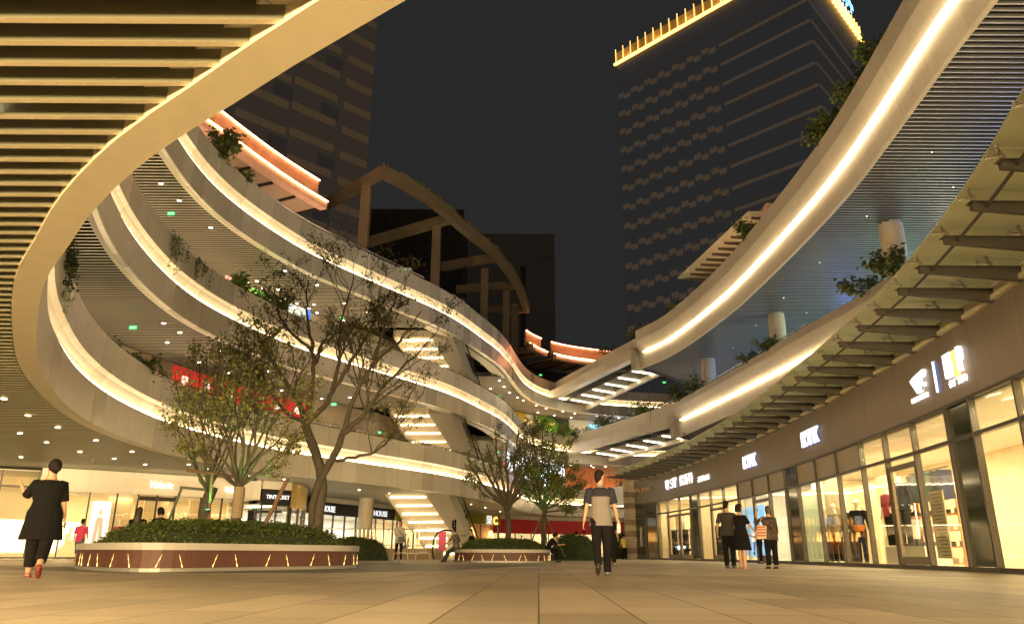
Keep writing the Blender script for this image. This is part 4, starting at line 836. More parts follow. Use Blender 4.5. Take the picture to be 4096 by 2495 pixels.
# right side: back walls of the upper galleries
tag(MB().box(26, 26.2, 2, 70, 11.2, 15.1).build('gallery_wall', mat('right_back_wall', (.12, .12, .13), .4)), 'dim back wall of the upper right gallery', 'wall')
tag(MB().box(17.5, 17.7, 2, 62, 5.75, 9.6).build('gallery_wall', mat('right_back_wall')), 'dim back wall of the terrace hidden behind the glass canopy', 'wall')
for (x, y, c, e) in ((25.6, 54, (.12, .25, 1.), 90), (25.6, 46.5, (.35, .9, .45), 60), (25.6, 40, (1., .85, .5), 50), (25.6, 33, (.55, .65, 1.), 60)):
    t = thing('lit_shop_window', 'glowing shop window on the upper right gallery %s' % {54: 'in deep blue', 46.5: 'in pale green', 40: 'in warm white', 33: 'in pale violet'}[y], 'window', (x, y, 11.3))
    MB().box(x, x + .1, y - 1.8, y + 1.8, 11.4, 13.6).build('pane', mat('glow_%d' % int(y), c, .4, emit=c, es=2.0), t)
    MB().box(x - .05, x + .12, y - 1.95, y - 1.8, 11.3, 13.75).box(x - .05, x + .12, y + 1.8, y + 1.95, 11.3, 13.75).box(x - .05, x + .12, y - 1.8, y + 1.8, 13.6, 13.75).build('frame', FRAME, t)
    area('window_glow', (x - .2, y, 12.4), 3.4, 2, e * 1.6, c, (0, R(-90), 0) if 0 else (0, R(90), 0), parent=t)

# ------------------------------------------------------------------ roof level: salmon-lit planters
PEACH = mat('peach_render', (.78, .52, .40), .55, var=.08, nscale=2)
def roof_planter(s0, s1, label, o=.1, C=None):
    C = C or offc(sub(RING, s0, s1), -o); p = C[len(C) // 2]; t = thing('roof_planter', label, 'roof planter', (p.x, p.y, 20.6), group='salmon-lit roof planters')
    sweep(C, [(-.5, 20.6), (-.05, 20.6), (0, 20.62), (0, 21.15), (-.35, 21.3), (-.35, 21.2), (-.5, 21.2)]).build('fascia', PEACH, t)
    sweep(C, [(-.85, 21.15), (-.85, 22.72), (-1.0, 22.72), (-1.0, 21.15)]).build('back_panel', mat('corten_panel', (.50, .30, .19), .6, var=.2, nscale=1.2), t)
    sweep(C, [(-.35, 21.3), (-.82, 21.3), (-.82, 21.35), (-.35, 21.35)]).build('soil', MOSS, t)
    sweep(C, [(-.80, 22.70), (-.74, 22.70), (-.74, 22.77), (-.80, 22.77)]).build('top_strip', PINK, t)
    sweep(C, [(-.44, 21.31), (-.34, 21.31), (-.34, 21.36), (-.44, 21.36)]).build('ledge_strip', mat('ledge_strip', (1, .6, .4), emit=(1., .42, .18), es=14), t)
    sweep(C, [(.05, 21.06), (.09, 21.06), (.09, 21.11), (.05, 21.11)]).build('edge_strip', mat('edge_strip', (1, .7, .4), emit=(1., .42, .2), es=9), t)
    # small jagged plants
    mb = MB(); S = arc(C)
    for k in range(int(S[-1] * 26)):
        q, d = at_s(C, S, random.random() * S[-1]); n = Vector((d.y, -d.x)); b = q + n * (-.6 + random.uniform(-.15, .2)); a = random.random() * 6.28; h = random.uniform(.12, .4) * (1.5 if random.random() < .1 else 1)
        u = Vector((math.cos(a), math.sin(a), 0)) * .07; mb.add([(b.x - u.x, b.y - u.y, 21.3), (b.x + u.x, b.y + u.y, 21.3), (b.x + u.y, b.y - u.x, 21.3 + h)], [(0, 1, 2)])
    mb.build('low_plants', LEAF, t)
    # soffit with dark ribs
    lo = C; sweep(lo, [(-.6, 20.72), (-4.6, 20.72), (-4.6, 20.85), (-.6, 20.85)]).build('terrace_ceiling', mat('terrace_ceiling', (.45, .35, .26), .6), t)
    mb = MB(); k = 0
    Sl = arc(lo)
    while k * 1.9 < Sl[-1]:
        q, d = at_s(lo, Sl, k * 1.9); n = Vector((d.y, -d.x)); a = q - n * .7; b = q - n * 4.5; mb.bar((a.x, a.y, 20.66), (b.x, b.y, 20.66), .16, .1); k += 1
    mb.build('ceiling_ribs', DARKP, t)
    return t
roof_planter(0, 0, C=cr([(-17.4, 28.5), (-16, 32), (-14.9, 34.7), (-14, 37.2), (-12.9, 39.9), (-11.5, 42.7)]), label='long salmon-lit roof planter at upper left, cut off square beside the steel pergola')
roof_planter(96, 99.4, 'short salmon-lit roof planter piece glimpsed left of the pergola posts')
roof_planter(101, 137, 'salmon-lit roof planter curving round behind the upper footbridge')
# umbrella on the terrace
t = thing('parasol', 'folded-brim grey parasol on the roof terrace beside the pergola', 'parasol', (-12.3, 47, 17))
mb = MB(); mb.lathe([(.05, 21.3), (1.5, 20.2), (2.3, 19.4), (2.25, 19.1)], 8, Matrix.Translation((-12.3, 47, 0))); mb.build('canopy', mat('parasol_cloth', (.42, .36, .36), .8), t)
MB().tube([(-12.3, 47, 16.7), (-12.3, 47, 21.2)], .05, 8).build('pole', DSTEEL, t)
# pergola frame
PG = mat('pergola_render', (.17, .135, .09), .7, var=.12, nscale=.8)
per = thing('roof_pergola', 'tall roof pergola of square beams with a long arched edge beam, overgrown on top', 'pergola', (-4, 55, 17))
arcC = cr([(-8.48, 44.7), (-7.0, 46.7), (-5.3, 49.6), (-3.5, 53.9), (-1.95, 57.3), (-.8, 60.5), (.75, 66.8), (1.85, 74.5)], .6)
sweep(arcC, [(0, 24), (0, 25.25), (-.75, 25.25), (-.75, 24)][::-1] if 0 else [(-.55, 24), (0, 24), (0, 24.8), (-.55, 24.8)]).build('arched_beam', PG, per)
def beam(a, b, nm='cross_beam', z0=24.003, h=.72, wd=.5): return MB().bar((a[0], a[1], z0 + h / 2), (b[0], b[1], z0 + h / 2), wd, h).build(nm, PG, per)
beam((-13.5, 49.9), (-8.6, 44.9)); beam((-11.8, 56.9), (-4.4, 52.0)); beam((-6.2, 62.3), (-1.2, 59.9)); beam((-5.3, 68.3), (.5, 66.8)); beam((-2.6, 74.8), (1.6, 74.4), wd=.5)
for (x, y, w_) in ((-9.9, 46.4, .62), (-5.75, 52.95, .62), (-2.4, 62.0, .62), (-.55, 67.4, .62), (.25, 71.8, .62)):
    MB().box(x - w_ / 2, x + w_ / 2, y - w_ / 2, y + w_ / 2, 15.5, 24.02).build('post', PG, per)
mb = MB(); S = arc(arcC)
for k in range(2600):
    q, d = at_s(arcC, S, random.random() * S[-1]); n = Vector((d.y, -d.x)); b = q - n * random.uniform(.0, .55); a = random.random() * 6.28; h = random.uniform(.1, .42) * (.6 + .6 * noise.noise(Vector((b.y * .8, 0, 0))))
    u = Vector((math.cos(a), math.sin(a), 0)) * .12; mb.add([(b.x - u.x, b.y - u.y, 24.76), (b.x + u.x, b.y + u.y, 24.76), (b.x + u.y, b.y - u.x, 24.8 + h)], [(0, 1, 2)])
mb.build('climbing_plants', LEAF, per)
t = tag(MB().box(-7.6, -6.4, 54.6, 54.9, 16.7, 19.9).build('yellow_panel', mat('yellow_panel', (.30, .25, .02), .6)), 'small yellow panel on the terrace by the second pergola post', 'panel')

# terrace handrails
def handrail(label, C, z, h=.35, posts=2.0, glass=False, name='handrail'):
    S = arc(C); m = C[len(C) // 2]; t = thing(name, label, 'handrail', (m.x, m.y, z))
    MB().tube([(p.x, p.y, z + h) for p in C], .035, 6).build('top_rail', STEEL, t)
    mb = MB(); k = 0
    while k * posts < S[-1]:
        p, _ = at_s(C, S, k * posts); mb.box(p.x - .02, p.x + .02, p.y - .02, p.y + .02, z, z + h); k += 1
    mb.build('posts', STEEL, t)
    if glass: MB().add([(p.x, p.y, z) for p in C] + [(p.x, p.y, z + h - .04) for p in C], [(i, i + 1, i + 1 + len(C), i + len(C)) for i in range(len(C) - 1)]).build('rail_glass', GLASSR, t)
handrail('steel handrail above the uppermost left parapet, below the roof planter', offc(sub(RING, 50, 67), -.45), 17.9, .42)
handrail('steel handrail above the uppermost left parapet, beside the pergola posts', offc(sub(RING, 71, 81), -.45), 17.9, .42)
handrail('steel handrail in front of the red banners on the middle storey', offc(sub(RING, 53, 72), -.7), 6.9, .3)
handrail('steel handrail along the open storey above the middle parapet', offc(sub(RING, 52, 74), -.7), 12.4, .3)
handrail('steel handrail behind the plants on the far middle gallery', offc(sub(RING, 108, 117), -.4), 12.35, .35)
handrail('steel handrail of the lower footbridge, behind its plants', [Vector((13.8, 64)).lerp(Vector((7.6, 81.5)), i / 8) for i in range(9)], 12.5, .4)
handrail('steel handrail on the lower right gallery near its far column', offc(sub(EC, .3, 22), -.35), 12.35, .45)
handrail('steel handrail on the lowest gallery in front of the orange restaurant', offc(sub(RING, 112, 136), -.4), 6.9, .75, .9, True)

# ------------------------------------------------------------------ towers and far blocks
TW = mat('tower_dark_glass', (.012, .012, .012), .5, emit=(.0225, .022, .0225), es=.36, spec=.1)  # faint emission put into the walls lifts them towards the sky tone
TPAN = mat('tower_lit_panel', (.05, .04, .03), .6, emit=(.30, .21, .14), es=.07)
tow = thing('office_tower', 'dark office tower at upper right with a golden lit crown', 'tower', (38, 100, 0))
A_ = Vector((17.6, 110.9)); B_ = Vector((40.6, 86.45)); C_ = Vector((56.9, 104.6)); D_ = A_ + (C_ - B_)
MB().prism([tuple(A_), tuple(B_), tuple(C_), tuple(D_)], 0, 80).build('tower_body', TW, tow)
dl = (B_ - A_); Ln = dl.length; dl.normalize(); nl = Vector((dl.y, -dl.x)); nl = nl if nl.y < 0 else -nl
dr = (C_ - B_); Lr = dr.length; dr.normalize(); nr = Vector((dr.y, -dr.x))
cnt = 0; many = MB()
def tpanel(o0, d, n, s0, s1, z0, z1):
    a = o0 + d * s0 + n * .02; b = o0 + d * s1 + n * .02; c = b + n * .12; e = a + n * .12
    return [(a.x, a.y, z0), (b.x, b.y, z0), (c.x, c.y, z0), (e.x, e.y, z0), (a.x, a.y, z1), (b.x, b.y, z1), (c.x, c.y, z1), (e.x, e.y, z1)]
BXF = [(0, 1, 2, 3), (4, 7, 6, 5), (0, 4, 5, 1), (1, 5, 6, 2), (2, 6, 7, 3), (3, 7, 4, 0)]
rows = [73.4 - 3.4 * k for k in range(14)]; nwin = 0; rest = MB()
for k in range(7):
    for zi, zc in enumerate(rows):
        s = .35 + k * 2.72
        for q in (tpanel(A_, dl, nl, s, s + 1.15, zc - .1, zc + .75), tpanel(A_, dl, nl, s + 1.28, s + 2.4, zc - .62, zc + .22)):
            if nwin < 98 and zi > 1: MB().add(q, BXF).build('lit_window', TPAN, tow); nwin += 1
            else: rest.add(q, BXF)
for zc in rows:
    s = 19.7
    while s < Ln - .3: rest.add(tpanel(A_, dl, nl, s, min(s + .86, Ln - .05), zc - .22, zc + .24), BXF); s += .93
    s = .1
    while s < Lr - .3: rest.add(tpanel(B_, dr, nr, s, s + .7, zc - .22, zc + .2), BXF); s += 1.0
tag(rest.build('lit_windows', TPAN, tow), kind='stuff')
GOLD = mat('golden_light', (1, .7, .2), emit=(1., .55, .10), es=2.4); GOLDD = mat('golden_fin', (.6, .45, .2), .5, emit=(1., .5, .1), es=.25)
MB().bar((A_.x + nl.x * .4, A_.y + nl.y * .4, 80.1), (B_.x + nl.x * .4, B_.y + nl.y * .4, 80.1), .3, .35).bar((B_.x + nr.x * .4, B_.y + nr.y * .4, 80.1), (C_.x + nr.x * .4, C_.y + nr.y * .4, 80.1), .3, .35).build('crown_light', GOLD, tow)
mb = MB(); mb.add(tpanel(A_, dl, -nl, 0, Ln, 80, 82.6), BXF); mb.add(tpanel(B_, dr, -nr, 0, Lr, 80, 82.6), BXF); mb.build('crown_screen', mat('crown_screen', (.35, .25, .12), .6), tow)
for k in range(22):
    p = A_ + dl * (.2 + k * (Ln - .4) / 21) + nl * .15; MB().box(p.x - .07, p.x + .07, p.y - .07, p.y + .07, 80, 83.2).build('crown_fin', mat('crown_fin', (.8, .6, .3), emit=(1., .55, .15), es=.7), tow)
for k in range(20):
    p = B_ + dr * (.4 + k * (Lr - .6) / 19) + nr * .15; MB().box(p.x - .1, p.x + .1, p.y - .1, p.y + .1, 80, 83.2).build('crown_fin', mat('crown_fin_side', (.9, .7, .4), emit=(1., .6, .15), es=1.1), tow)
for s in (2, 8, 14, 20): 
    p = A_ + dl * s + nl * 1.6; area('crown_wash', (p.x, p.y, 80.3), 5, .3, 60, (1, .6, .2), (R(180), 0, 0), parent=tow)
t = thing('roof_sign', 'blue neon characters on the golden crown of the right tower', 'sign', (52, 99, 80))
Mx = Matrix((Vector((dr.x, dr.y, 0)), Vector((0, 0, 1)), Vector((nr.x, nr.y, 0)))).transposed().to_4x4(); Mx.translation = Vector((*(B_ + dr * 16.2 + nr * 1.), 82.5))
text_obj('苏宁', 5.2, 2.6, mat('blue_neon', (.1, .3, 1), emit=(.12, .35, 1.), es=3), t, Mx)
lt = thing('residential_tower', 'dark tower at upper left with tan spandrel bands', 'tower', (-30, 80, 0))
P0 = Vector((-18.1, 84.0)); dL = Vector((-.713, -.701)); nL = Vector((.701, -.713)); P1 = P0 + dL * 44
Bk = P0 + Vector((-.9, 16)); 
MB().prism([tuple(P0), tuple(P0 - nL * 18), tuple(P1 - nL * 18), tuple(P1)], 0, 100).build('tower_body', mat('left_tower', (.022, .018, .014), .6, emit=(.026, .021, .016), es=.4, spec=.1), lt)  # body glows slightly by emission so the dark walls don't go black
LTP = mat('left_tower_band', (.05, .04, .025), .7, emit=(.30, .2, .11), es=.06)
nwin = 0; rest = MB()
for k in range(22):
    z = 28.5 + k * 3.42; s = .1; j = 0
    while s < 42:
        wd = [2.0, 1.7, 3.0, 2.6, 3.1, 2.7][j % 6]; gap = .12 if j % 2 == 0 else [1.0, .5, 1.2][(j // 2) % 3]
        dz = -.0 if (j // 2) % 2 == 0 else .35; q = tpanel(P0, dL, nL, s, s + wd, z + dz, z + dz + .95)
        if s < 24 and 3 < k < 15 and nwin < 96: MB().add(q, BXF).build('spandrel_panel', LTP, lt); nwin += 1
        else: rest.add(q, BXF)
        s += wd + gap; j += 1
    for j, s0 in enumerate((4.6, 10.8, 18, 25.2)):
        if k % 2 == 0 and k < 20: MB().add(tpanel(P0, dL, nL, s0, s0 + 2.3, z + 1.3, z + 2.9), BXF).build('window_recess', mat('left_tower_window', (.012, .011, .01), .5, emit=(.02, .018, .016), es=.35, spec=.1), lt)
tag(rest.build('spandrel_panels', LTP, lt), kind='stuff')
fb = thing('distant_block', 'dim distant block seen through the right end of the pergola', 'building', (-1, 104, 0))
MB().box(-6.2, 6, 100, 116, 0, 44).build('wall', mat('dim_block', (.02, .018, .015), .8, emit=(.2, .18, .15), es=.012), fb)
MB().box(1.2, 1.9, 99.9, 100.0, 20, 39).build('window_slot', mat('dark_slot', (.01, .01, .01), .4), fb)
MB().box(3.2, 6.1, 99, 102, 40, 40.1).build('roof_edge', mat('dim_block'), fb)
fb2 = thing('distant_glass_block', 'dark glass block behind the pergola with one lit window', 'building', (-16, 94, 0))
MB().box(-24, -6.5, 92, 104, 0, 44).build('wall', mat('dark_glass_block', (.022, .02, .016), .3), fb2)
mb = MB()
for k in range(16): mb.box(-24, -6.5, 91.9, 92, 24 + k * 1.3, 24.06 + k * 1.3)
for k in range(14): mb.box(-24 + k * 1.3, -23.94 + k * 1.3, 91.88, 92, 24, 44)
mb.build('window_grid', mat('dim_grid', (.06, .05, .03), .6), fb2)
MB().box(-15.3, -13.0, 91.85, 91.95, 33.6, 35.6).build('lit_window', mat('lit_green_window', (.3, .35, .25), emit=(.55, .62, .38), es=.22), fb2)
mb = MB()
for x in (-14.9, -14.3, -13.6): mb.box(x, x + .1, 91.8, 91.85, 33.6, 35.6)
mb.box(-15.3, -13, 91.8, 91.85, 34.9, 35.0); mb.build('window_bars', DARKP, fb2)
# small glass canopy on the roof of the right gallery
t = thing('roof_canopy', 'small glass canopy on dark brackets above the upper right parapet', 'canopy', (14.5, 50, 20))
a0, a1 = Vector((13.6, 58.6)), Vector((15.6, 45.7)); dd = (a1 - a0).normalized(); nn = Vector((-dd.y, dd.x)); nn = nn if nn.x > 0 else -nn
for k in range(12):
    p = a0.lerp(a1, (k + .4) / 12); q = p + Vector((1, 0)) * 2.6
    MB().add([(p.x + .5, p.y - .05, 21.75), (q.x, q.y - .05, 21.55), (q.x, q.y - .05, 21.9), (p.x + .5, p.y - .05, 21.9), (p.x + .5, p.y + .05, 21.75), (q.x, q.y + .05, 21.55), (q.x, q.y + .05, 21.9), (p.x + .5, p.y + .05, 21.9)], [(0, 1, 2, 3), (7, 6, 5, 4), (0, 4, 5, 1), (2, 6, 7, 3), (0, 3, 7, 4), (1, 5, 6, 2)]).build('bracket', BRK, t)
MB().add([(a0.x, a0.y, 22), (a0.x + 3, a0.y, 22), (a1.x + 3, a1.y, 22), (a1.x, a1.y, 22), (a0.x, a0.y, 22.03), (a0.x + 3, a0.y, 22.03), (a1.x + 3, a1.y, 22.03), (a1.x, a1.y, 22.03)], [(3, 2, 1, 0), (4, 5, 6, 7), (0, 1, 5, 4), (2, 3, 7, 6), (1, 2, 6, 5), (3, 0, 4, 7)]).build('glass', GLASSC, t)
MB().box(16.6, 17.0, 45, 59, 18.3, 22.3).build('rear_wall', PEACH, t)
area('canopy_wash', (16.2, 52, 20.2), 10, .3, 28, (1., .5, .25), (R(180), 0, R(90)), parent=t)

# ------------------------------------------------------------------ area lamps added over the gallery floors to brighten the slatted ceilings
def washes(t, C, Sx, s0, s1, step, o, z, e, c=(1, .74, .40), sx=5, sy=1.6):
    s = s0
    while s < s1:
        p, d = at_s(C, Sx, s); n = Vector((d.y, -d.x)); q = p - n * o; a = math.atan2(d.y, d.x)
        area('added_ceiling_wash', (q.x, q.y, z), sx, sy, e, c, (R(180), 0, a), parent=t); s += step
washes(GL['A'], RING, RS, 44, 66, 6.5, 3, 5.85, 110)
washes(GL['A'], RING, RS, 88, 128, 7, 3, 5.85, 120)
washes(GL['B'], RING, RS, 46, 66, 6.5, 3, 11.4, 120)
washes(GL['B'], RING, RS, 88, 128, 7, 3, 11.4, 120)
washes(GL['E'], EC, ES, 3, 18, 6, 3.5, 11.6, 22, (.7, .8, 1.))
washes(GL['E'], EC, ES, 18, 34, 6, 3.5, 11.6, 36, (.9, 1., .75))
washes(GL['E'], EC, ES, 34, 50, 6, 3.5, 11.6, 22, (.55, .65, 1.))
washes(GL['C'], RING, RS, 50, 66, 8, 3, 17.0, 60, (1, .6, .35))
# lamps in the lowest ceiling
def spot(parent, x, y, z, e, ang=110, c=(1, .76, .44)):
    l = bpy.data.lights.new('downlight_spot', 'SPOT'); l.energy = e; l.spot_size = R(ang); l.spot_blend = .6; l.color = c; l.shadow_soft_size = .06
    o = bpy.data.objects.new('downlight_spot', l); col.objects.link(o); o.parent = parent; o.location = (0, 0, -.01) if parent.parent is None else (0, 0, 0); return o
dl0 = None
def downlight(x, y, z, label, group, e=0, r=.09, c=(1, .72, .36)):
    t = thing('downlight', label, 'downlight', (x, y, z), group=group)
    global dl0
    if dl0 is None:
        a = MB().lathe([(1, 0), (1, .3), (.82, .3), (.82, -.05)], 14).build('ring', TRIM, t, world=False); b = MB().lathe([(.78, -.10), (.78, .2)], 14).build('lens', DLM, t, world=False); dl0 = (a, b)
    else:
        for q in dl0: c2 = q.copy(); col.objects.link(c2); c2.parent = t; c2.scale = (1, 1, 1)
    t.scale = (r, r, r)
    if e:
        t.scale = (1, 1, 1)
        for ch in t.children: ch.scale = (r, r, r)
        spot(t, x, y, z, e, c=c)
    return t
def inside(x, y, C=RING, o=.8): 
    q = x_at(C, y); return q is not None and x < q - o
n_ = 0
for (x, y) in ((-4.75, 5.95), (-7.2, 6.0), (-3.4, 3.2), (-6.2, 3.2), (-8.8, 9.2), (-10.4, 12.4), (-13.4, 14.5), (-9.4, 3.5), (-13, 8), (-1.2, .8), (2.2, -.6), (-4.5, -.2)):
    downlight(x, y, 4.12, 'round downlight in the slatted ceiling close overhead at the left', 'near ceiling downlights', 360)
for (x, y) in ((-13.1, 19.3), (-14.0, 21.8), (-16.4, 25.3), (-16.8, 27.5), (-14.4, 24.0), (-14.7, 26.9), (-17.0, 30.1), (-14.9, 30.0), (-16.8, 32.4), (-16.5, 34.6), (-14.5, 34.5), (-14.3, 36.4), (-19.5, 22), (-20.5, 27), (-20.5, 32), (-13.5, 39.5), (-12.2, 41.5)):
    downlight(x, y, 4.1, 'small recessed downlight in the lowest ceiling before the cream boutique', 'lowest ceiling downlights', 150)
for (x, y) in ((-11.5, 46), (-9.5, 48.5), (-12, 49.5), (-8.0, 51), (-4, 59), (-3.2, 62.5), (-2.2, 67), (-5, 63), (-1, 73)):
    downlight(x, y, 4.1, 'small recessed downlight in the lowest ceiling around the escalator', 'downlights round the escalator', 90)
def many(lst, z, label, group, r):
    for x, y in lst: downlight(x, y, z, label, group, 0, r)
many([(-14.8, 30.8), (-14.7, 32.2), (-16.0, 33.9), (-14.1, 35.3), (-16.0, 37.7), (-15.3, 40.1), (-13.1, 39.6), (-13.8, 44.7), (-13.4, 49.0), (-10.1, 46.7), (-9.0, 48.9), (-12.0, 47.2), (-14.6, 42.4)], 9.6, 'small bright downlight in the slatted ceiling over the red banners', 'downlights over the red banners', .10)
many([(8.8, 84.6), (10.5, 85.5), (9.2, 86.0), (12.9, 86.5), (11.2, 88.7), (6.6, 84.2), (14.5, 88), (3.2, 80.5), (16, 87)], 9.6, 'small bright downlight in the ceiling before the orange slatted restaurant', 'downlights of the far lowest storey', .12)
many([(-14.8, 28.7), (-14.7, 30.3), (-14.4, 33.2), (-12.5, 39.0), (-15.5, 40.1), (-15.2, 41.0), (-14.6, 40.7), (-14.7, 41.9), (-14.4, 42.9), (-13.9, 43.8), (-13.8, 42.1), (-13.4, 44.7), (-12.9, 45.7), (-11.3, 41.3), (-12.4, 44.9), (-12.6, 46.6), (-10.4, 44.6), (-9.3, 46.5), (-11.2, 48.2), (-8.2, 47.6)], 15.1, 'small bright downlight in the slatted ceiling over the coloured display panels', 'downlights over the display panels', .10)
many([(-1.1, 66.5), (-2.0, 70.0), (-.7, 69.1), (-.2, 71.8), (.6, 74.2), (1.2, 75.6), (2.6, 78.2), (3.7, 79.9), (5.6, 81.7), (4.8, 84.2), (7.0, 82.9), (6.8, 85.6), (2.9, 82.4), (9.6, 84.4), (12.2, 85.6), (10.8, 87.0)], 15.1, 'small bright downlight in the ceiling over the coloured far shops', 'downlights over the far shops', .13)
for k in range(14):
    y = 20 + 2.9 * k; downlight(16.0 + (k % 2) * 2.4 + .05 * k, y, 15.12, 'small round fitting in the bluish metal ceiling', 'fittings in the bluish ceiling', 0, .022)

# exit signs
def exit_sign(x, y, z, rz, label):
    t = thing('exit_sign', label, 'exit sign', (x, y, z), rz); t.scale = (.45, .45, .45); MB().box(-.4, .4, -.03, .03, -.22, .22).build('housing', DSTEEL, t, world=False)
    MB().box(-.37, .37, -.045, -.03, -.19, .19).build('lit_face', GREENX, t, world=False)
    M = Matrix.Translation((x, y, z)) @ Matrix.Rotation(rz, 4, 'Z') @ Matrix.Translation((0, -.046, 0)) @ Matrix.Rotation(R(90), 4, 'X')
    o = text_obj('EXIT', .5, .18, LETWW, None, M, depth=.005); o.parent = t; o.matrix_parent_inverse = (Matrix.Translation((x, y, z)) @ Matrix.Rotation(rz, 4, 'Z')).inverted()
    MB().tube([(0, 0, .22), (0, 0, .4)], .015, 6).build('hanger', STEEL, t, world=False)
def on_ray(px, py, z):
    """world point of height z seen in direction (x/y, z/y) = (px, py)"""
    d = (z - .37) / py; return px * d, d
for k, (x, y, z, lb) in enumerate(((-15.1, 30.6, 14.6, 'green exit sign hanging at the upper left of the highest slatted ceiling'), (-15.7, 30.1, 9.2, 'green exit sign hanging over the lowest parapet, above the man at the rail'), (-10.8, 46.1, 14.6, 'green exit sign between the tree tops and the upper escalator'), (-11, 46.4, 9.1, 'green exit sign behind the crown of the big tree'), (-9.2, 52.6, 8.3, 'green exit sign just right of the column on the lowest gallery'), (-1.2, 69.5, 14.3, 'green exit sign left of the yellow shop wall'), (-1.2, 65.4, 8.6, 'green exit sign left of the red poster by the thin tree'), (15.9, 77.3, 17.4, 'green exit sign in the dark beyond the upper footbridge'), (3.2, 82.0, 19.2, 'green exit sign under the far salmon-lit planter'))):
    exit_sign(x, y, z, 0, lb)

# ------------------------------------------------------------------ planting
def leaves(mb, pts, size, rnd, droop=.3):
    for p in pts:
        s = size * rnd.uniform(.6, 1.3); a = rnd.random() * 6.283; t = rnd.uniform(-1, .8) - droop
        u = Vector((math.cos(a), math.sin(a), t)).normalized(); v = Vector((-math.sin(a), math.cos(a), rnd.uniform(-.5, .5))).normalized() * s * .42; u = u * s
        p = Vector(p); mb.add([p, p + u * .45 + v, p + u, p + u * .45 - v], [(0, 1, 2, 3)])
    return mb
def mound(name, label, poly, z0, h, nleaf, m=LEAF, size=.07, cat='hedge', seed=1, jag=.05):
    """clipped shrubs: a lumpy core mound under a skin of small leaves"""
    rd = random.Random(seed); cx = sum(p[0] for p in poly) / len(poly); cy_ = sum(p[1] for p in poly) / len(poly)
    def H(x, y, r): return z0 + h * (1 - r ** 3.2) ** .55 * (1 + .10 * noise.noise(Vector((x * .9, y * .9, 0)))) + .04 * noise.noise(Vector((x * 4, y * 4, 3)))
    P = cr(list(poly) + [poly[0]], .3); n = len(P) - 1; vs = []; fs = []; K = 10
    for j in range(K + 1):
        r = j / K
        for i in range(n): x = cx + (P[i].x - cx) * r; y = cy_ + (P[i].y - cy_) * r; vs.append((x, y, H(x, y, min(r, .999)) - .03 if j < K else z0 - .02))
    for j in range(K):
        for i in range(n): a = j * n + i; b = j * n + (i + 1) % n; fs.append((a, b, b + n, a + n))
    t = thing(name, label, cat, (cx, cy_, z0)); MB().add(vs, fs).build('foliage_core', MOSS, t)
    pts = []
    for k in range(nleaf):
        i = rd.randrange(n); f = rd.random(); q = P[i].lerp(P[(i + 1) % n], f); r = 1 - (rd.random() ** 1.6) if rd.random() < .6 else math.sqrt(rd.random()); x = cx + (q.x - cx) * r; y = cy_ + (q.y - cy_) * r
        zt = H(x, y, min(r, .999)); z = zt + rd.uniform(-.03, jag) if r < .93 else rd.uniform(z0, max(zt, z0 + .1)) 
        if rd.random() < .02: z += rd.uniform(.03, .1)
        pts.append((x, y, z))
    leaves(MB(), pts, size, rd, 0).build('leaves', m, t); mb = MB()
    return t
PB = [(-10.1, 18.4), (-8.6, 16.2), (-6.75, 14.9), (-5.3, 16.8), (-4.0, 19.2), (-4.2, 21.5), (-6.0, 24.0), (-8.8, 23.6), (-10.3, 21)]
def planter(label, poly, seed, inset, nlights, front):
    P = cr(list(poly) + [poly[0]], .25)[:-1]; cx = sum(p.x for p in P) / len(P); cy_ = sum(p.y for p in P) / len(P)
    t = thing('planter', label, 'planter', (cx, cy_, 0), group='round granite planters')
    def ringo(o): 
        out = []
        for i in range(len(P)):
            d = (P[(i + 1) % len(P)] - P[i - 1]).normalized(); n = Vector((d.y, -d.x))
            if (P[i] - Vector((cx, cy_))).dot(n) < 0: n = -n
            out.append(P[i] - n * o)
        return out
    def wall(o0, o1, z0, z1, m, nm):
        A, B = ringo(o0), ringo(o1); n = len(A); vs = [(p.x, p.y, z) for z in (z0, z1) for p in A] + [(p.x, p.y, z) for z in (z0, z1) for p in B]; fs = []
        for i in range(n):
            j = (i + 1) % n; fs += [(i, j, n + j, n + i), (2 * n + j, 2 * n + i, 3 * n + i, 3 * n + j), (n + i, n + j, 3 * n + j, 3 * n + i), (j, i, 2 * n + i, 2 * n + j)]
        return MB().add(vs, fs).build(nm, m, t)
    wall(0, .42, .40, .53, GRAN, 'coping'); wall(.05, .3, .07, .40, MAROON, 'side_cladding'); wall(.02, .2, 0, .07, mat('kick_plate', (.30, .30, .28), .55, .6), 'kick_plate')
    rd = random.Random(seed); S = [0.]
    for i in range(len(P)): S.append(S[-1] + (P[(i + 1) % len(P)] - P[i]).length)
    O = ringo(.045)
    amb = mat('amber_marker', (1, .7, .3), emit=(1., .62, .2), es=1.3)
    for k in range(nlights):
        f = front[0] + (front[1] - front[0]) * (k + .3 * rd.random()) / nlights; i = int(f * len(P)) % len(P); p = O[i].lerp(O[(i + 1) % len(P)], (f * len(P)) % 1)
        d = (O[(i + 1) % len(P)] - O[i]).normalized(); n = Vector((d.y, -d.x)); n = n if (p - Vector((cx, cy_))).dot(n) > 0 else -n; sl = -1 if k % 2 else 1
        mb = MB(); a = Vector((p.x, p.y, .085)) + Vector((n.x, n.y, 0)) * .012; b = a + Vector((d.x, d.y, 0)) * .09 * sl + Vector((0, 0, .24))
        mb.tube([a, a.lerp(b, .12), a.lerp(b, .3), a.lerp(b, .5), a.lerp(b, .65), a.lerp(b, .75), b], [.007, .008, .002, .002, .006, .002, .001], 5); mb.build('marker_light', amb, t)
    return t
planter('large wedge-shaped granite planter in the left foreground, holding three trees', PB, 4, .4, 22, (0.05, .62))
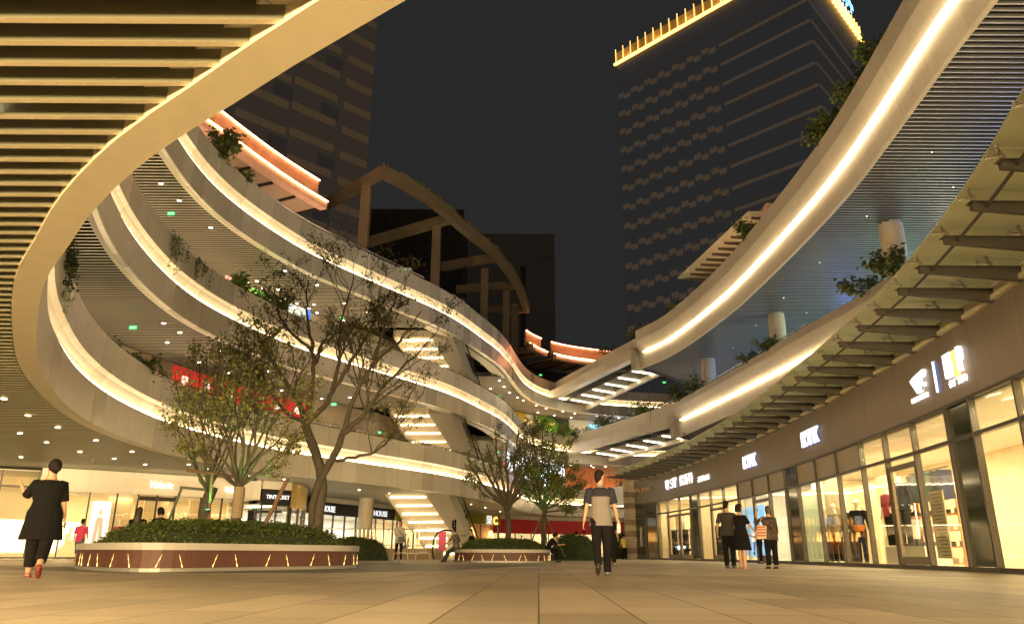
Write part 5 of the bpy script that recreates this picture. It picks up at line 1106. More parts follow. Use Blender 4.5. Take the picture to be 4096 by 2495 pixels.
PB2 = [(-2.5, 34.6), (-1.6, 33.6), (.8, 33.6), (1.7, 34.6), (1.7, 37.6), (.8, 38.8), (-1.6, 38.8), (-2.5, 37.6)]
planter('smaller rounded granite planter in the middle distance with people sitting on its left edge', PB2, 9, .4, 16, (.02, .45))
def inset(poly, f): 
    cx = sum(p[0] for p in poly) / len(poly); cy_ = sum(p[1] for p in poly) / len(poly); return [(cx + (x - cx) * f, cy_ + (y - cy_) * f) for x, y in poly]
mound('planter_hedge', 'clipped dark green hedge mounded over the large foreground planter', inset(PB, .88), .5, .53, 17000, seed=5, size=.075)
mound('planter_hedge', 'clipped dark green hedge filling the smaller planter in the middle distance', inset(PB2, .88), .5, .46, 6000, seed=6, size=.09)
mound('ground_shrub', 'low rounded shrub mound on the paving just right of the large planter', [(-9.6, 40), (-8.5, 38.2), (-6.9, 38.4), (-6.2, 40), (-6.8, 42), (-9, 42)], 0, 1.05, 2600, seed=7, size=.11, cat='shrub')
mound('ground_shrub', 'rounded shrub on the lawn just right of the hunched seated person', [(2.4, 44), (4.0, 43.6), (5.0, 45), (4.2, 47), (2.4, 46.6)], .05, 1.3, 1500, seed=8, size=.13, cat='shrub')
mound('ground_shrub', 'dark shrub against the foot of the stone pillar', [(7.6, 62), (9.6, 61.6), (9.8, 63.5), (7.8, 64)], 0, 1.9, 900, seed=18, size=.16, cat='shrub')
tag(MB().prism([(1.8, 43), (5.5, 42.6), (6.2, 52), (2, 54)], -.05, .06).build('lawn', mat('lawn_green', (.04, .10, .015), .9, var=.4, nscale=30)), 'small lawn beyond the smaller planter', kind='structure')
tag(MB().prism([(4.5, 64), (14, 62), (16, 78), (5, 78)], -.05, .10).build('lawn', mat('lawn_green')), 'lawn strip before the far shop fronts', kind='structure')

def tree(label, base, trunk_r, fork_z, limbs, leafn, leaf_size, seed, m=LEAFT, spread=.5, wrap=False, twigs=5, sag=0., droop=.6):
    """limbs: list of (tip x, tip z, tip dy, start z, radius) relative to the base; each limb arcs outward and up and carries side twigs"""
    rd = random.Random(seed); bx, by, bz = base; t = thing('tree', label, 'tree', base)
    mb = MB(); tp = []
    tz = [bz - .3, bz + .1, bz + (fork_z - bz) * .5, fork_z]; x_ = bx; 
    for i, z in enumerate(tz): tp.append(Vector((bx + rd.uniform(-.03, .03) * i, by, z)))
    mb.tube(tp, [trunk_r * 1.25, trunk_r * 1.05, trunk_r * .95, trunk_r * 1.0], 10)
    ends = []
    def limb(a, b, r, up, gen):
        n = 7; pts = []; ctrl = Vector((a.x + (b.x - a.x) * .62, a.y + (b.y - a.y) * .6, a.z + (b.z - a.z) * up))
        for i in range(n + 1):
            f = i / n; p = a * (1 - f) ** 2 + ctrl * 2 * f * (1 - f) + b * f * f
            if 0 < i < n: p = p + Vector((rd.uniform(-1, 1), rd.uniform(-1, 1), rd.uniform(-.5, .5))) * .045 * (b - a).length ** .5
            pts.append(p)
        mb.tube(pts, [max(.004, r * (1 - .78 * i / n)) for i in range(n + 1)], 6 if gen else 8)
        L = (b - a).length
        if gen < 2:
            for k in range(twigs if gen == 0 else 3):
                f = rd.uniform(.3, .95); i = min(n - 1, int(f * n)); q = pts[i].lerp(pts[i + 1], f * n - i); d = (pts[i + 1] - pts[i]).normalized()
                a_ = rd.random() * 6.283; e = (d * rd.uniform(.6, 1.1) + Vector((math.cos(a_), math.sin(a_), .25)) * spread).normalized() * L * rd.uniform(.22, .42) * (1 - .3 * f)
                limb(q, q + e, r * .42 * (1.15 - f * .6), .4, gen + 1)
        for k in range(3 if gen else 2): ends.append((pts[-1 - k], gen)); 
        ends.append((pts[n // 2 + 1], gen))
    for (dx, tz_, dy, sz, r) in limbs:
        limb(Vector((bx + dx * .02, by + dy * .02, sz)), Vector((bx + dx, by + dy, tz_)), r, .38, 0)
    tr = mb.build('trunk', BARK, t, smooth=True)
    if wrap:
        w_ = MB()
        for k in range(16): w_.lathe([(trunk_r * 1.12, k * .045), (trunk_r * 1.2, k * .045 + .02), (trunk_r * 1.12, k * .045 + .04)], 12, Matrix.Translation((bx + .02, by, bz + .15)))
        w_.build('rope_wrap', mat('rope', (.22, .17, .11), .9), tr)
    lf = MB(); pts = []
    for k in range(leafn):
        q, g = ends[rd.randrange(len(ends))]; s = .10 + .10 * (g == 0); pts.append(q + Vector((rd.gauss(0, s), rd.gauss(0, s), rd.gauss(-.03, s))))
    leaves(lf, pts, leaf_size, rd, droop).build('crown', m, t)
    return t
rd = random.Random(11)
# middle tree: many straight rods fanning from a pollarded head
tree('tree with many upright rods fanning from a rope-wrapped trunk, middle of the large planter', (-6.5, 18.5, .98), .115, 1.95,
     [(-1.75, 4.1, .2, 1.85, .035), (-1.55, 4.9, -.3, 1.9, .04), (-1.2, 5.3, .3, 1.95, .04), (-.95, 5.4, 0, 1.95, .045), (-.7, 5.4, -.5, 1.95, .04), (-.5, 5.6, .3, 1.95, .04), (-.2, 5.5, 0, 1.95, .045), (.05, 5.7, -.3, 1.95, .04), (.3, 5.6, .4, 1.95, .045), (.6, 5.5, 0, 1.95, .045), (.85, 5.2, -.3, 1.95, .04), (1.15, 5.3, .3, 1.95, .04), (1.45, 4.6, 0, 1.9, .04), (1.6, 3.5, -.3, 1.9, .035), (-1.5, 3.2, -.4, 1.85, .03), (1.3, 2.9, -.2, 1.85, .03)], 3600, .10, 21, twigs=7, spread=.38, wrap=True)
tree('smaller forked tree with thin rods, leftmost in the large planter', (-7.95, 20.4, .98), .15, 2.0,
     [(-1.35, 5.1, 0, 1.95, .04), (-1.0, 3.9, -.3, 1.9, .035), (-.8, 5.5, .2, 1.95, .045), (-.45, 5.5, -.2, 2.0, .04), (-.2, 5.7, 0, 2.0, .04), (.15, 5.7, .2, 2.0, .04), (.5, 5.6, 0, 2.0, .04), (.8, 5.8, .2, 2.0, .04), (1.0, 5.0, -.3, 1.95, .035)], 2400, .10, 22, twigs=6, spread=.38)
tree('tallest tree in the large planter, thick dark forked trunk and spreading bare limbs', (-5.05, 20.4, .98), .26, 2.2,
     [(-1.0, 4.2, .3, 2.1, .15), (.55, 3.4, -.2, 2.0, .15), (-.2, 4.6, .2, 2.2, .15)], 0, .1, 1, twigs=0) if 0 else None
def big_tree():
    rd = random.Random(33); bx, by = -5.05, 20.4; t = thing('tree', 'tallest tree in the large planter, thick dark forked trunk and spreading bare limbs', 'tree', (bx, by, .98)); mb = MB(); ends = []
    def P(x, z, dy=0): return Vector((bx + x, by + dy, z))
    mb.tube([P(0, .6), P(.02, 1.3), P(.08, 2.0), P(-.02, 2.5), P(-.22, 3.0), P(-.42, 3.4), P(-.55, 3.75)], [.19, .155, .135, .13, .125, .12, .11], 12)
    mb.tube([P(-.08, .8, -.1), P(-.12, 1.5, -.13), P(.0, 2.1, -.13), P(.22, 2.6, -.05), P(.42, 3.05), P(.5, 3.4)], [.10, .095, .10, .10, .095, .085], 10)
    def limb(pts, r0, r1, gen=0):
        pp = cr3(pts, 5); n = len(pp) - 1
        pp = [p + (Vector((rd.uniform(-1, 1), rd.uniform(-1, 1), rd.uniform(-1, 1))) * .03 if 0 < i < n else Vector()) for i, p in enumerate(pp)]
        rr = [r0 + (r1 - r0) * i / n for i in range(n + 1)]; mb.tube(pp, rr, 8 if r0 > .04 else 5)
        if gen < 3:
            L = (pp[-1] - pp[0]).length
            for k in range([9, 5, 3][gen]):
                f = rd.uniform(.25, 1.); i = min(n - 1, int(f * n)); q = pp[i].lerp(pp[i + 1], f * n - i); d = (pp[i + 1] - pp[i]).normalized(); a = rd.random() * 6.283
                e = (d * rd.uniform(.5, 1.) + Vector((math.cos(a) * .75, math.sin(a) * .5, .35))).normalized() * L * rd.uniform(.25, .45)
                m_ = q + e * .5 + Vector((rd.uniform(-.1, .1), rd.uniform(-.1, .1), rd.uniform(-.02, .1))) * L * .3
                limb([q, m_, q + e], max(.006, rr[i] * .5), .005, gen + 1)
        if gen >= 1: ends.extend([(pp[-1], gen), (pp[-2], gen), (pp[n // 2], gen)])
    def cr3(pts, k):
        Q = [2 * pts[0] - pts[1]] + pts + [2 * pts[-1] - pts[-2]]; out = []
        for i in range(1, len(Q) - 2):
            for j in range(k):
                u = j / k; a, b, c, d = Q[i - 1:i + 3]; out.append(.5 * (2 * b + (c - a) * u + (2 * a - 5 * b + 4 * c - d) * u * u + (3 * b - a - 3 * c + d) * u ** 3))
        return out + [Q[-2]]
    for pts, r0, r1 in (([P(-.5, 3.7), P(-.9, 4.4, .2), P(-1.5, 5.2, .3), P(-2.1, 6.2, .2), P(-2.3, 7.0)], .085, .012), ([P(-.55, 3.75), P(-.35, 4.6, -.2), P(-.4, 5.6, -.3), P(-.7, 6.8, -.2), P(-.8, 7.8)], .085, .015),
                        ([P(-.5, 3.7), P(.0, 4.3, .1), P(.2, 5.2, .2), P(.15, 6.6, .3), P(.5, 7.9)], .09, .015), ([P(.1, 4.6, .1), P(.6, 5.4, 0), P(1.1, 6.4, 0), P(1.3, 7.6)], .07, .012),
                        ([P(.5, 3.4), P(.7, 4.2, -.1), P(1.2, 5.2, -.2), P(1.9, 6.0, 0), P(2.5, 6.9)], .08, .012), ([P(.5, 3.4), P(.95, 3.9, .2), P(1.5, 4.8, .3), P(2.3, 5.6, .2), P(2.9, 6.2)], .08, .012),
                        ([P(.28, 2.68), P(.7, 2.74, -.1), P(1.3, 2.85, -.2), P(1.75, 3.2, -.2), P(2.0, 3.9), P(2.35, 4.6), P(2.6, 5.2)], .05, .01), ([P(-.5, 3.7), P(-1.0, 3.95, -.3), P(-1.7, 4.8, -.4), P(-2.4, 5.4, -.3)], .06, .012),
                        ([P(1.2, 5.2, -.2), P(1.5, 6.3, -.3), P(1.9, 7.4, -.3)], .05, .01), ([P(-.4, 5.6, -.3), P(-1.2, 6.3, -.5), P(-1.6, 7.4, -.5)], .05, .01)):
        limb(pts, r0, r1)
    mb.build('trunk', BARK, t, smooth=True); pts = []
    for k in range(6200):
        q, g = ends[rd.randrange(len(ends))]; pts.append(q + Vector((rd.gauss(0, .10), rd.gauss(0, .10), rd.gauss(0, .10))))
    leaves(MB(), pts, .078, rd, .3).build('crown', LEAFT, t)
big_tree()
tree('thin vase-shaped tree growing from the smaller planter, left of the green-lit one', (-.15, 35.8, .9), .125, 2.5,
     [(-1.9, 4.6, 0, 2.4, .10), (-1.6, 5.6, .4, 2.5, .09), (-1.0, 5.2, -.4, 2.5, .09), (-.6, 5.9, 0, 2.5, .09), (-.1, 5.4, .4, 2.5, .08), (.5, 6.0, 0, 2.4, .10), (.9, 5.3, -.3, 2.4, .09), (1.3, 5.9, .3, 2.3, .09), (1.2, 4.2, 0, 2.3, .07), (-1.7, 3.6, 0, 2.4, .05)], 2600, .11, 23, m=mat('tree_leaf_dark', (.12, .13, .04), .6, var=.4, nscale=9), twigs=6, spread=.5)
tree('denser leafy tree behind the smaller planter, its stem propped by green-lit stakes', (1.6, 38.4, .3), .12, 2.6,
     [(-1.4, 5.0, 0, 2.5, .07), (-1.1, 6.0, .3, 2.6, .07), (-.5, 6.4, 0, 2.6, .08), (0, 6.5, .3, 2.6, .08), (.5, 6.2, 0, 2.6, .08), (1.0, 5.6, .3, 2.6, .07), (1.5, 4.8, 0, 2.5, .07), (1.7, 3.6, .2, 2.4, .06), (-1.3, 3.8, 0, 2.4, .06), (.9, 3.8, -.5, 2.5, .05), (-.6, 4.4, .5, 2.5, .05), (1.9, 2.6, .2, 2.3, .05), (2.1, 4.3, -.2, 2.4, .05)], 12000, .12, 24, m=mat('tree_leaf_dark'), twigs=8, spread=.8)
# props for the trees
def prop(label, pts, r, m, cross=None):
    t = thing('tree_stake', label, 'tree stake', tuple(pts[0][0])); 
    for a, b in pts: MB().tube([a, b], r, 7).build('pole', m, t)
WOODB = mat('brown_stake', (.12, .06, .035), .8, var=.2, nscale=6)
prop('brown wooden stake leaning against the tallest tree', [((-5.95, 19, 1.0), (-5.5, 19, 2.1))], .05, WOODB)
prop('dark goalpost-shaped stake frame left of the leftmost tree', [((-8.75, 20, 1.0), (-8.5, 20, 1.95)), ((-8.55, 20, 1.95), (-7.9, 20.1, 1.9)), ((-7.95, 20.3, 1.0), (-7.95, 20.3, 1.95))], .035, mat('green_stake', (.05, .07, .04), .7))
prop('brown horizontal rail tying the leftmost and middle trees', [((-8.5, 20.2, 2.4), (-6.2, 18.8, 2.05)), ((-7.4, 19.2, 1.0), (-7.45, 19.2, 2.25))], .04, WOODB)
prop('thin tripod of stakes round the stem of the denser leafy tree', [((.7, 38, .2), (1.45, 38.3, 2.0)), ((2.6, 38, .2), (1.75, 38.3, 2.0)), ((1.8, 37.4, .2), (1.6, 38.2, 2.0))], .035, mat('green_stake'))
def green_spot(x, y, z, e, tx, ty, tz, label):
    t = thing('garden_spotlight', label, 'spotlight', (x, y, z)); MB().tube([(0, 0, -.15), (0, 0, 0)], .012, 6).build('spike', BLACK, t, world=False)
    MB().lathe([(.03, -.02), (.05, .06), (.05, .09)], 12).build('housing', BLACK, t, world=False); MB().lathe([(.042, .091), (.042, .096)], 12).build('lens', mat('green_lens', (.1, 1, .3), emit=(.05, 1., .2), es=6), t, world=False)
    l = bpy.data.lights.new('beam', 'SPOT'); l.energy = e; l.spot_size = R(50); l.color = (.04, 1., .18); l.shadow_soft_size = .04; o = bpy.data.objects.new('beam', l); col.objects.link(o); o.parent = t; o.location = (0, 0, .11)
    o.rotation_euler = (Vector((tx, ty, tz)) - Vector((x, y, z))).to_track_quat('-Z', 'Y').to_euler()
green_spot(-7.3, 18.8, 1.25, 70, -7.9, 20.2, 2.8, 'green garden spotlight in the hedge between the left and middle trees')
green_spot(-5.9, 18.0, 1.25, 40, -6.3, 18.5, 2.9, 'green garden spotlight in the hedge right of the rope-wrapped trunk')
green_spot(.5, 36.4, 1.1, 160, 1.2, 37.8, 3.0, 'green garden spotlight in the smaller planter')
t = thing('bollard_light', 'small white glowing garden bollard light beyond the lawn', 'bollard light', (3.6, 58, 0)); MB().lathe([(.09, 0), (.09, .7)], 10, Matrix.Translation((5.9, 60, 0))).build('post', DSTEEL, t); MB().lathe([(.1, .7), (.2, .95), (.05, 1.0)], 10, Matrix.Translation((5.9, 60, 0))).build('lamp_head', mat('white_globe'), t)
t = thing('bollard_light', 'white glowing floodlight just behind the right end of the large planter hedge', 'bollard light', (-8.4, 43.6, 0)); MB().lathe([(.1, 0), (.1, .9)], 10, Matrix.Translation((-11.6, 45, 0))).build('post', DSTEEL, t); MB().prism([(-.35, 1.25), (.35, 1.25), (.22, .85), (-.22, .85)], -.1, .1, Matrix.Translation((-11.6, 45, 0)) @ Matrix.Rotation(R(90), 4, 'X')).build('lamp_head', mat('cool_head', (1, 1, 1), emit=(.8, 1., 1.), es=5), t)

# planting along the parapets
def parapet_plants(label, C, s0, s1, o, z, n, h, m=LEAF, size=.12, seed=1):
    S = arc(C); rd = random.Random(seed); pts = []
    for k in range(n):
        s = rd.uniform(s0, s1); p, d = at_s(C, S, s); nn = Vector((d.y, -d.x)); q = p - nn * (o + rd.uniform(-.16, .16)); f = .5 + .5 * noise.noise(Vector((s * .5, seed, 0)))
        pts.append((q.x, q.y, z + rd.random() ** 1.5 * h * (.4 + f) - .02 + (rd.uniform(-.35, 0) if rd.random() < .06 else 0)))
    return tag(leaves(MB(), pts, size, rd, .1).build('parapet_planting', m), label, 'ground cover', kind='stuff')
parapet_plants('dark ground cover along the lowest left parapet', RING, 41, 84, .2, 6.9, 3600, .28, seed=1)
parapet_plants('dark ground cover along the middle left parapet', RING, 50, 90, .2, 12.4, 3200, .3, seed=2)
parapet_plants('trailing ground cover along the far part of the lowest parapet', RING, 84, 100, .2, 6.9, 900, .35, seed=3)
parapet_plants('leafy ground cover along the far middle parapet', RING, 100, 118, .3, 12.4, 1500, .7, seed=4, size=.17)
parapet_plants('ground cover along the lower right parapet', EC, 0, 48, .25, 12.35, 5000, .38, seed=5, size=.11)
parapet_plants('sparse ground cover along the uppermost left parapet', RING, 72, 92, .2, 17.9, 500, .25, seed=6)
BR2 = [Vector((13.8, 64)).lerp(Vector((7.6, 81.5)), i / 8) for i in range(9)]
parapet_plants('planting along the lower footbridge', BR2, 0, 18, .1, 12.55, 1800, .55, seed=7, size=.16)
def bush(label, x, y, z, r, h, n, size, m=LEAF, seed=1, name='shrub', trail=0., grp=None):
    rd = random.Random(seed); t = thing(name, label, 'plant', (x, y, z), group=grp); mb = MB(); pts = []
    for k in range(9):
        a = rd.random() * 6.283; q = Vector((x + math.cos(a) * r * rd.uniform(.3, .9), y + math.sin(a) * r * rd.uniform(.3, .9), z + h * rd.uniform(.4, 1))); b = Vector((x, y, z - .05)); c = b.lerp(q, .5) + Vector((0, 0, h * .15)); mb.tube([b, c, q], [.02, .012, .006], 5)
        for j in range(n // 9): f = rd.random() ** .5; w0 = b.lerp(c, f).lerp(c.lerp(q, f), f); pts.append(w0 + Vector((rd.gauss(0, r * .16), rd.gauss(0, r * .16), rd.gauss(0, h * .12) - (trail * rd.random() if rd.random() < .3 else 0))))
    mb.build('stems', BARK, t); leaves(MB(), pts, size, rd, .3).build('foliage', m, t); return t
bl = [('broad-leaved dark shrub in front of the nearest thick cream column', 16.9, 31.6, 12.3, 1.1, 1.1, 380, .28, LEAF), ('dark shrub spilling toward the canopy left of the nearest column', 16.6, 34.4, 12.3, 1.1, .9, 300, .26, LEAF),
      ('feathery shrub at the foot of the middle cream column', 15.6, 44.8, 12.3, 1.1, .8, 500, .16, LEAF), ('feathery shrub left of the middle cream column', 15.3, 48, 12.3, 1.1, .7, 450, .16, LEAF), ('shrub at the foot of the far cream column', 14.3, 58, 12.3, 1.2, 1.5, 500, .2, LEAF),
      ('leafy shrub by the far column, nearest the cable', 13.7, 61, 12.3, 1.1, 1.3, 500, .2, LEAF), ('pale bamboo-like tuft on the lower footbridge', 11.9, 69.3, 12.5, 1.6, 1.4, 600, .2, LEAFG), ('dark bush with small lights covering the round cyan letters', 9.3, 76.7, 12.5, 1.5, 1.5, 500, .24, LEAF),
      ('drooping palm-like bush on the corner left of the white children\'s shop', 5.6, 80.6, 12.2, 1.2, 1.5, 500, .22, LEAFG), ('bright leafy shrub on the middle parapet left of the salmon display', -13.6, 34.9, 12.3, .8, 1.2, 260, .3, LEAFG),
      ('bright spiky shrub right at the salmon display panel', -12.9, 36.6, 12.3, .8, .9, 260, .3, LEAFG), ('bright fern-like shrub before the salmon display panel', -12.4, 38.0, 12.3, .7, .8, 260, .3, LEAFG),
      ('dark shrub high on the uppermost left parapet near the rim', -13.6, 31.3, 17.7, 1.0, 1.6, 500, .26, LEAF), ('small dark shrub beside the high one on the uppermost left parapet', -13.2, 33.6, 17.7, .6, .8, 220, .2, LEAF),
      ('yellowish shrub in front of the yellow shop wall', 3.0, 77.2, 12.3, 1.1, 1.5, 500, .22, LEAFG), ('shrub in front of the green triangle shop', 6.8, 82.1, 12.3, 1.2, 1.1, 400, .22, LEAF),
      ('shrub on the lowest left parapet by the exit sign', -13.7, 27.8, 6.8, .6, .8, 240, .16, LEAF), ('dark bush on the roof level at the joint of the salmon planter and upper footbridge', 9.3, 69.5, 18.0, 1.5, 1.3, 700, .2, LEAF),
      ('leafy shrub over the upper right parapet by the small glass canopy', 13.9, 41.5, 18.2, 1.0, 1.1, 500, .22, LEAF), ('shrub under the lower end of the small glass canopy', 13.2, 55.5, 18.1, 1.6, 1.3, 600, .24, LEAF),
      ('faint shrub at the start of the upper right parapet', 11.3, 64, 18.0, 1.6, 1.6, 500, .24, LEAF), ('large tree-like shrub high on the upper right parapet before the tower', 14.3, 27.5, 18.2, 1.0, 1.5, 700, .2, LEAF),
      ('leafy shrub on the upper right parapet just above the light line', 14.2, 24.8, 18.2, .9, 1.2, 500, .2, LEAF), ('shrub cluster at the top of the upper right parapet', 14.4, 30.5, 18.2, 1.2, 1.4, 700, .2, LEAF), ('small tuft on the lowest far parapet beside the canopy end', 12.5, 84.2, 6.9, 1.5, 1.3, 300, .2, LEAF)]
for k, (lb, x, y, z, r, h, n, sz, m) in enumerate(bl): bush(lb, x, y, z, r, h, n, sz, m, seed=40 + k)
def vine(label, s, o, z, L, n, seed):
    rd = random.Random(seed); p, d = ring_pt(s, o); t = thing('hanging_vine', label, 'vine', (p.x, p.y, z - L)); mb = MB(); pts = []
    for k in range(7):
        q = Vector((p.x, p.y, z)) + Vector((d.x, d.y, 0)) * rd.uniform(-.9, .9); l = L * rd.uniform(.4, 1); c = [q + Vector((rd.uniform(-.06, .06), rd.uniform(-.06, .06), -l * f)) for f in (0, .3, .6, 1)]; mb.tube(c, .006, 4)
        for j in range(n // 7): f = rd.random(); pts.append(q + Vector((rd.gauss(0, .06), rd.gauss(0, .06), -l * f)))
    mb.build('stems', BARK, t); leaves(MB(), pts, .09, rd, .5).build('foliage', LEAF, t)
vine('trailing vine hanging over the middle parapet near the tan rim', 45.2, -.08, 12.6, 1.7, 420, 1); vine('trailing vine hanging over the lowest parapet near the tan rim', 33.0, -.08, 7.3, 1.5, 420, 2); vine('thin trailing vine over the middle parapet, further right', 47.6, -.08, 12.5, 1.2, 250, 3)
tag(MB().tube([(12.1, 66, 15.9), (12.25, 66, 13), (12.1, 66, 10.5), (11.7, 66, 8.6)], .02, 5).build('hanging_cable', BLACK), 'thin black cable hanging from the upper footbridge', 'cable')

# ------------------------------------------------------------------ low wall, railing, barrier around the escalator pit
t = thing('pit_wall', 'low tan stone kerb wall with a steel railing round the escalator well', 'low wall', (-6, 47.6, 0))
MB().box(-12.6, -4.1, 47.9, 48.3, 0, .62).build('kerb_wall', mat('tan_stone', (.50, .36, .20), .6, var=.1, nscale=1.5), t)
MB().tube([(-12.6, 48.1, 1.75), (-8.2, 48.1, 1.75), (-5.2, 48.1, 1.75)], .03, 6).build('top_rail', STEEL, t); mb = MB()
for k in range(30): mb.box(-12.6 + k * .25, -12.575 + k * .25, 48.09, 48.11, .62, 1.75)
mb.tube([(-12.6, 48.1, .8), (-5.2, 48.1, .8)], .02, 6); mb.build('balusters', STEEL, t)
t = thing('crowd_barrier', 'white tubular crowd barrier with arched feet beside the woman with the shoulder bag', 'barrier', (-5.1, 43.5, 0)); mb = MB(); WP = mat('white_paint', (.75, .72, .65), .4)
x0, x1, yb = -6.05, -4.55, 42.5
mb.tube([(x0, yb, .35), (x0, yb, 1.95), (x0 + .12, yb, 2.05), (x1 - .12, yb, 2.05), (x1, yb, 1.95), (x1, yb, .35), (x0, yb, .35)], .03, 6); mb.build('frame', WP, t); mb = MB()
for k in range(1, 9): mb.tube([(x0 + k * (x1 - x0) / 9, yb, .35), (x0 + k * (x1 - x0) / 9, yb, 2.05)], .012, 5)
mb.build('bars', WP, t)
for x in (x0 + .15, x1 - .15): MB().tube([(x - .4, yb - .15, 0), (x - .35, yb - .1, .3), (x - .2, yb, .4), (x + .2, yb, .4), (x + .35, yb + .1, .3), (x + .4, yb + .15, 0)], .025, 6).build('foot', WP, t)
t = thing('escalator_end', 'rounded glass and black rubber newel end of the escalator with a pink notice', 'escalator', (-3.6, 44, 0))
mb = MB(); pts = [(-4.3 + 1.45 * .5 * (1 - math.cos(a)), 44, .95 + .65 * math.sin(a)) for a in [math.pi * k / 12 for k in range(13)]]
mb.tube([(-4.25, 44, .05), (-4.35, 44, .5)] + pts, .05, 8); mb.build('handrail_loop', BLACK, t)
MB().add([(-4.2, 44.02, .1), (-2.9, 44.02, .1), (-2.9, 44.02, 1.3), (-3.2, 44.02, 1.5), (-3.9, 44.02, 1.5), (-4.2, 44.02, 1.2)], [(0, 1, 2, 3, 4, 5)]).build('glass_side', GLASSR, t)
MB().box(-4.02, -3.6, 43.96, 43.98, .5, 1.5).build('pink_notice', mat('pink_notice', (.8, .1, .3), .6), t); MB().box(-3.54, -3.15, 43.96, 43.98, .5, 1.4).build('cream_notice', mat('notice_cream'), t)

# ------------------------------------------------------------------ people
def fuse(mb, voxel, smooth=3):
    me = bpy.data.meshes.new('tmp'); me.from_pydata([tuple(v) for v in mb.v], [], mb.f); me.update()
    bm = bmesh.new(); bm.from_mesh(me); bmesh.ops.recalc_face_normals(bm, faces=bm.faces[:]); bm.to_mesh(me); bm.free()
    o = bpy.data.objects.new('tmp', me); col.objects.link(o)
    r = o.modifiers.new('r', 'REMESH'); r.mode = 'VOXEL'; r.voxel_size = voxel; r.use_smooth_shade = True
    s = o.modifiers.new('s', 'SMOOTH'); s.factor = .5; s.iterations = smooth
    dg = bpy.context.evaluated_depsgraph_get(); out = bpy.data.meshes.new_from_object(o.evaluated_get(dg)); bpy.data.objects.remove(o); bpy.data.meshes.remove(me)
    out.polygons.foreach_set('use_smooth', [True] * len(out.polygons)); return out
def link_mesh(name, me, m, parent):
    me.materials.clear(); me.materials.append(m); me.name = name; o = bpy.data.objects.new(name, me); col.objects.link(o); o.parent = parent; return o
def V(*a): return Vector(a)
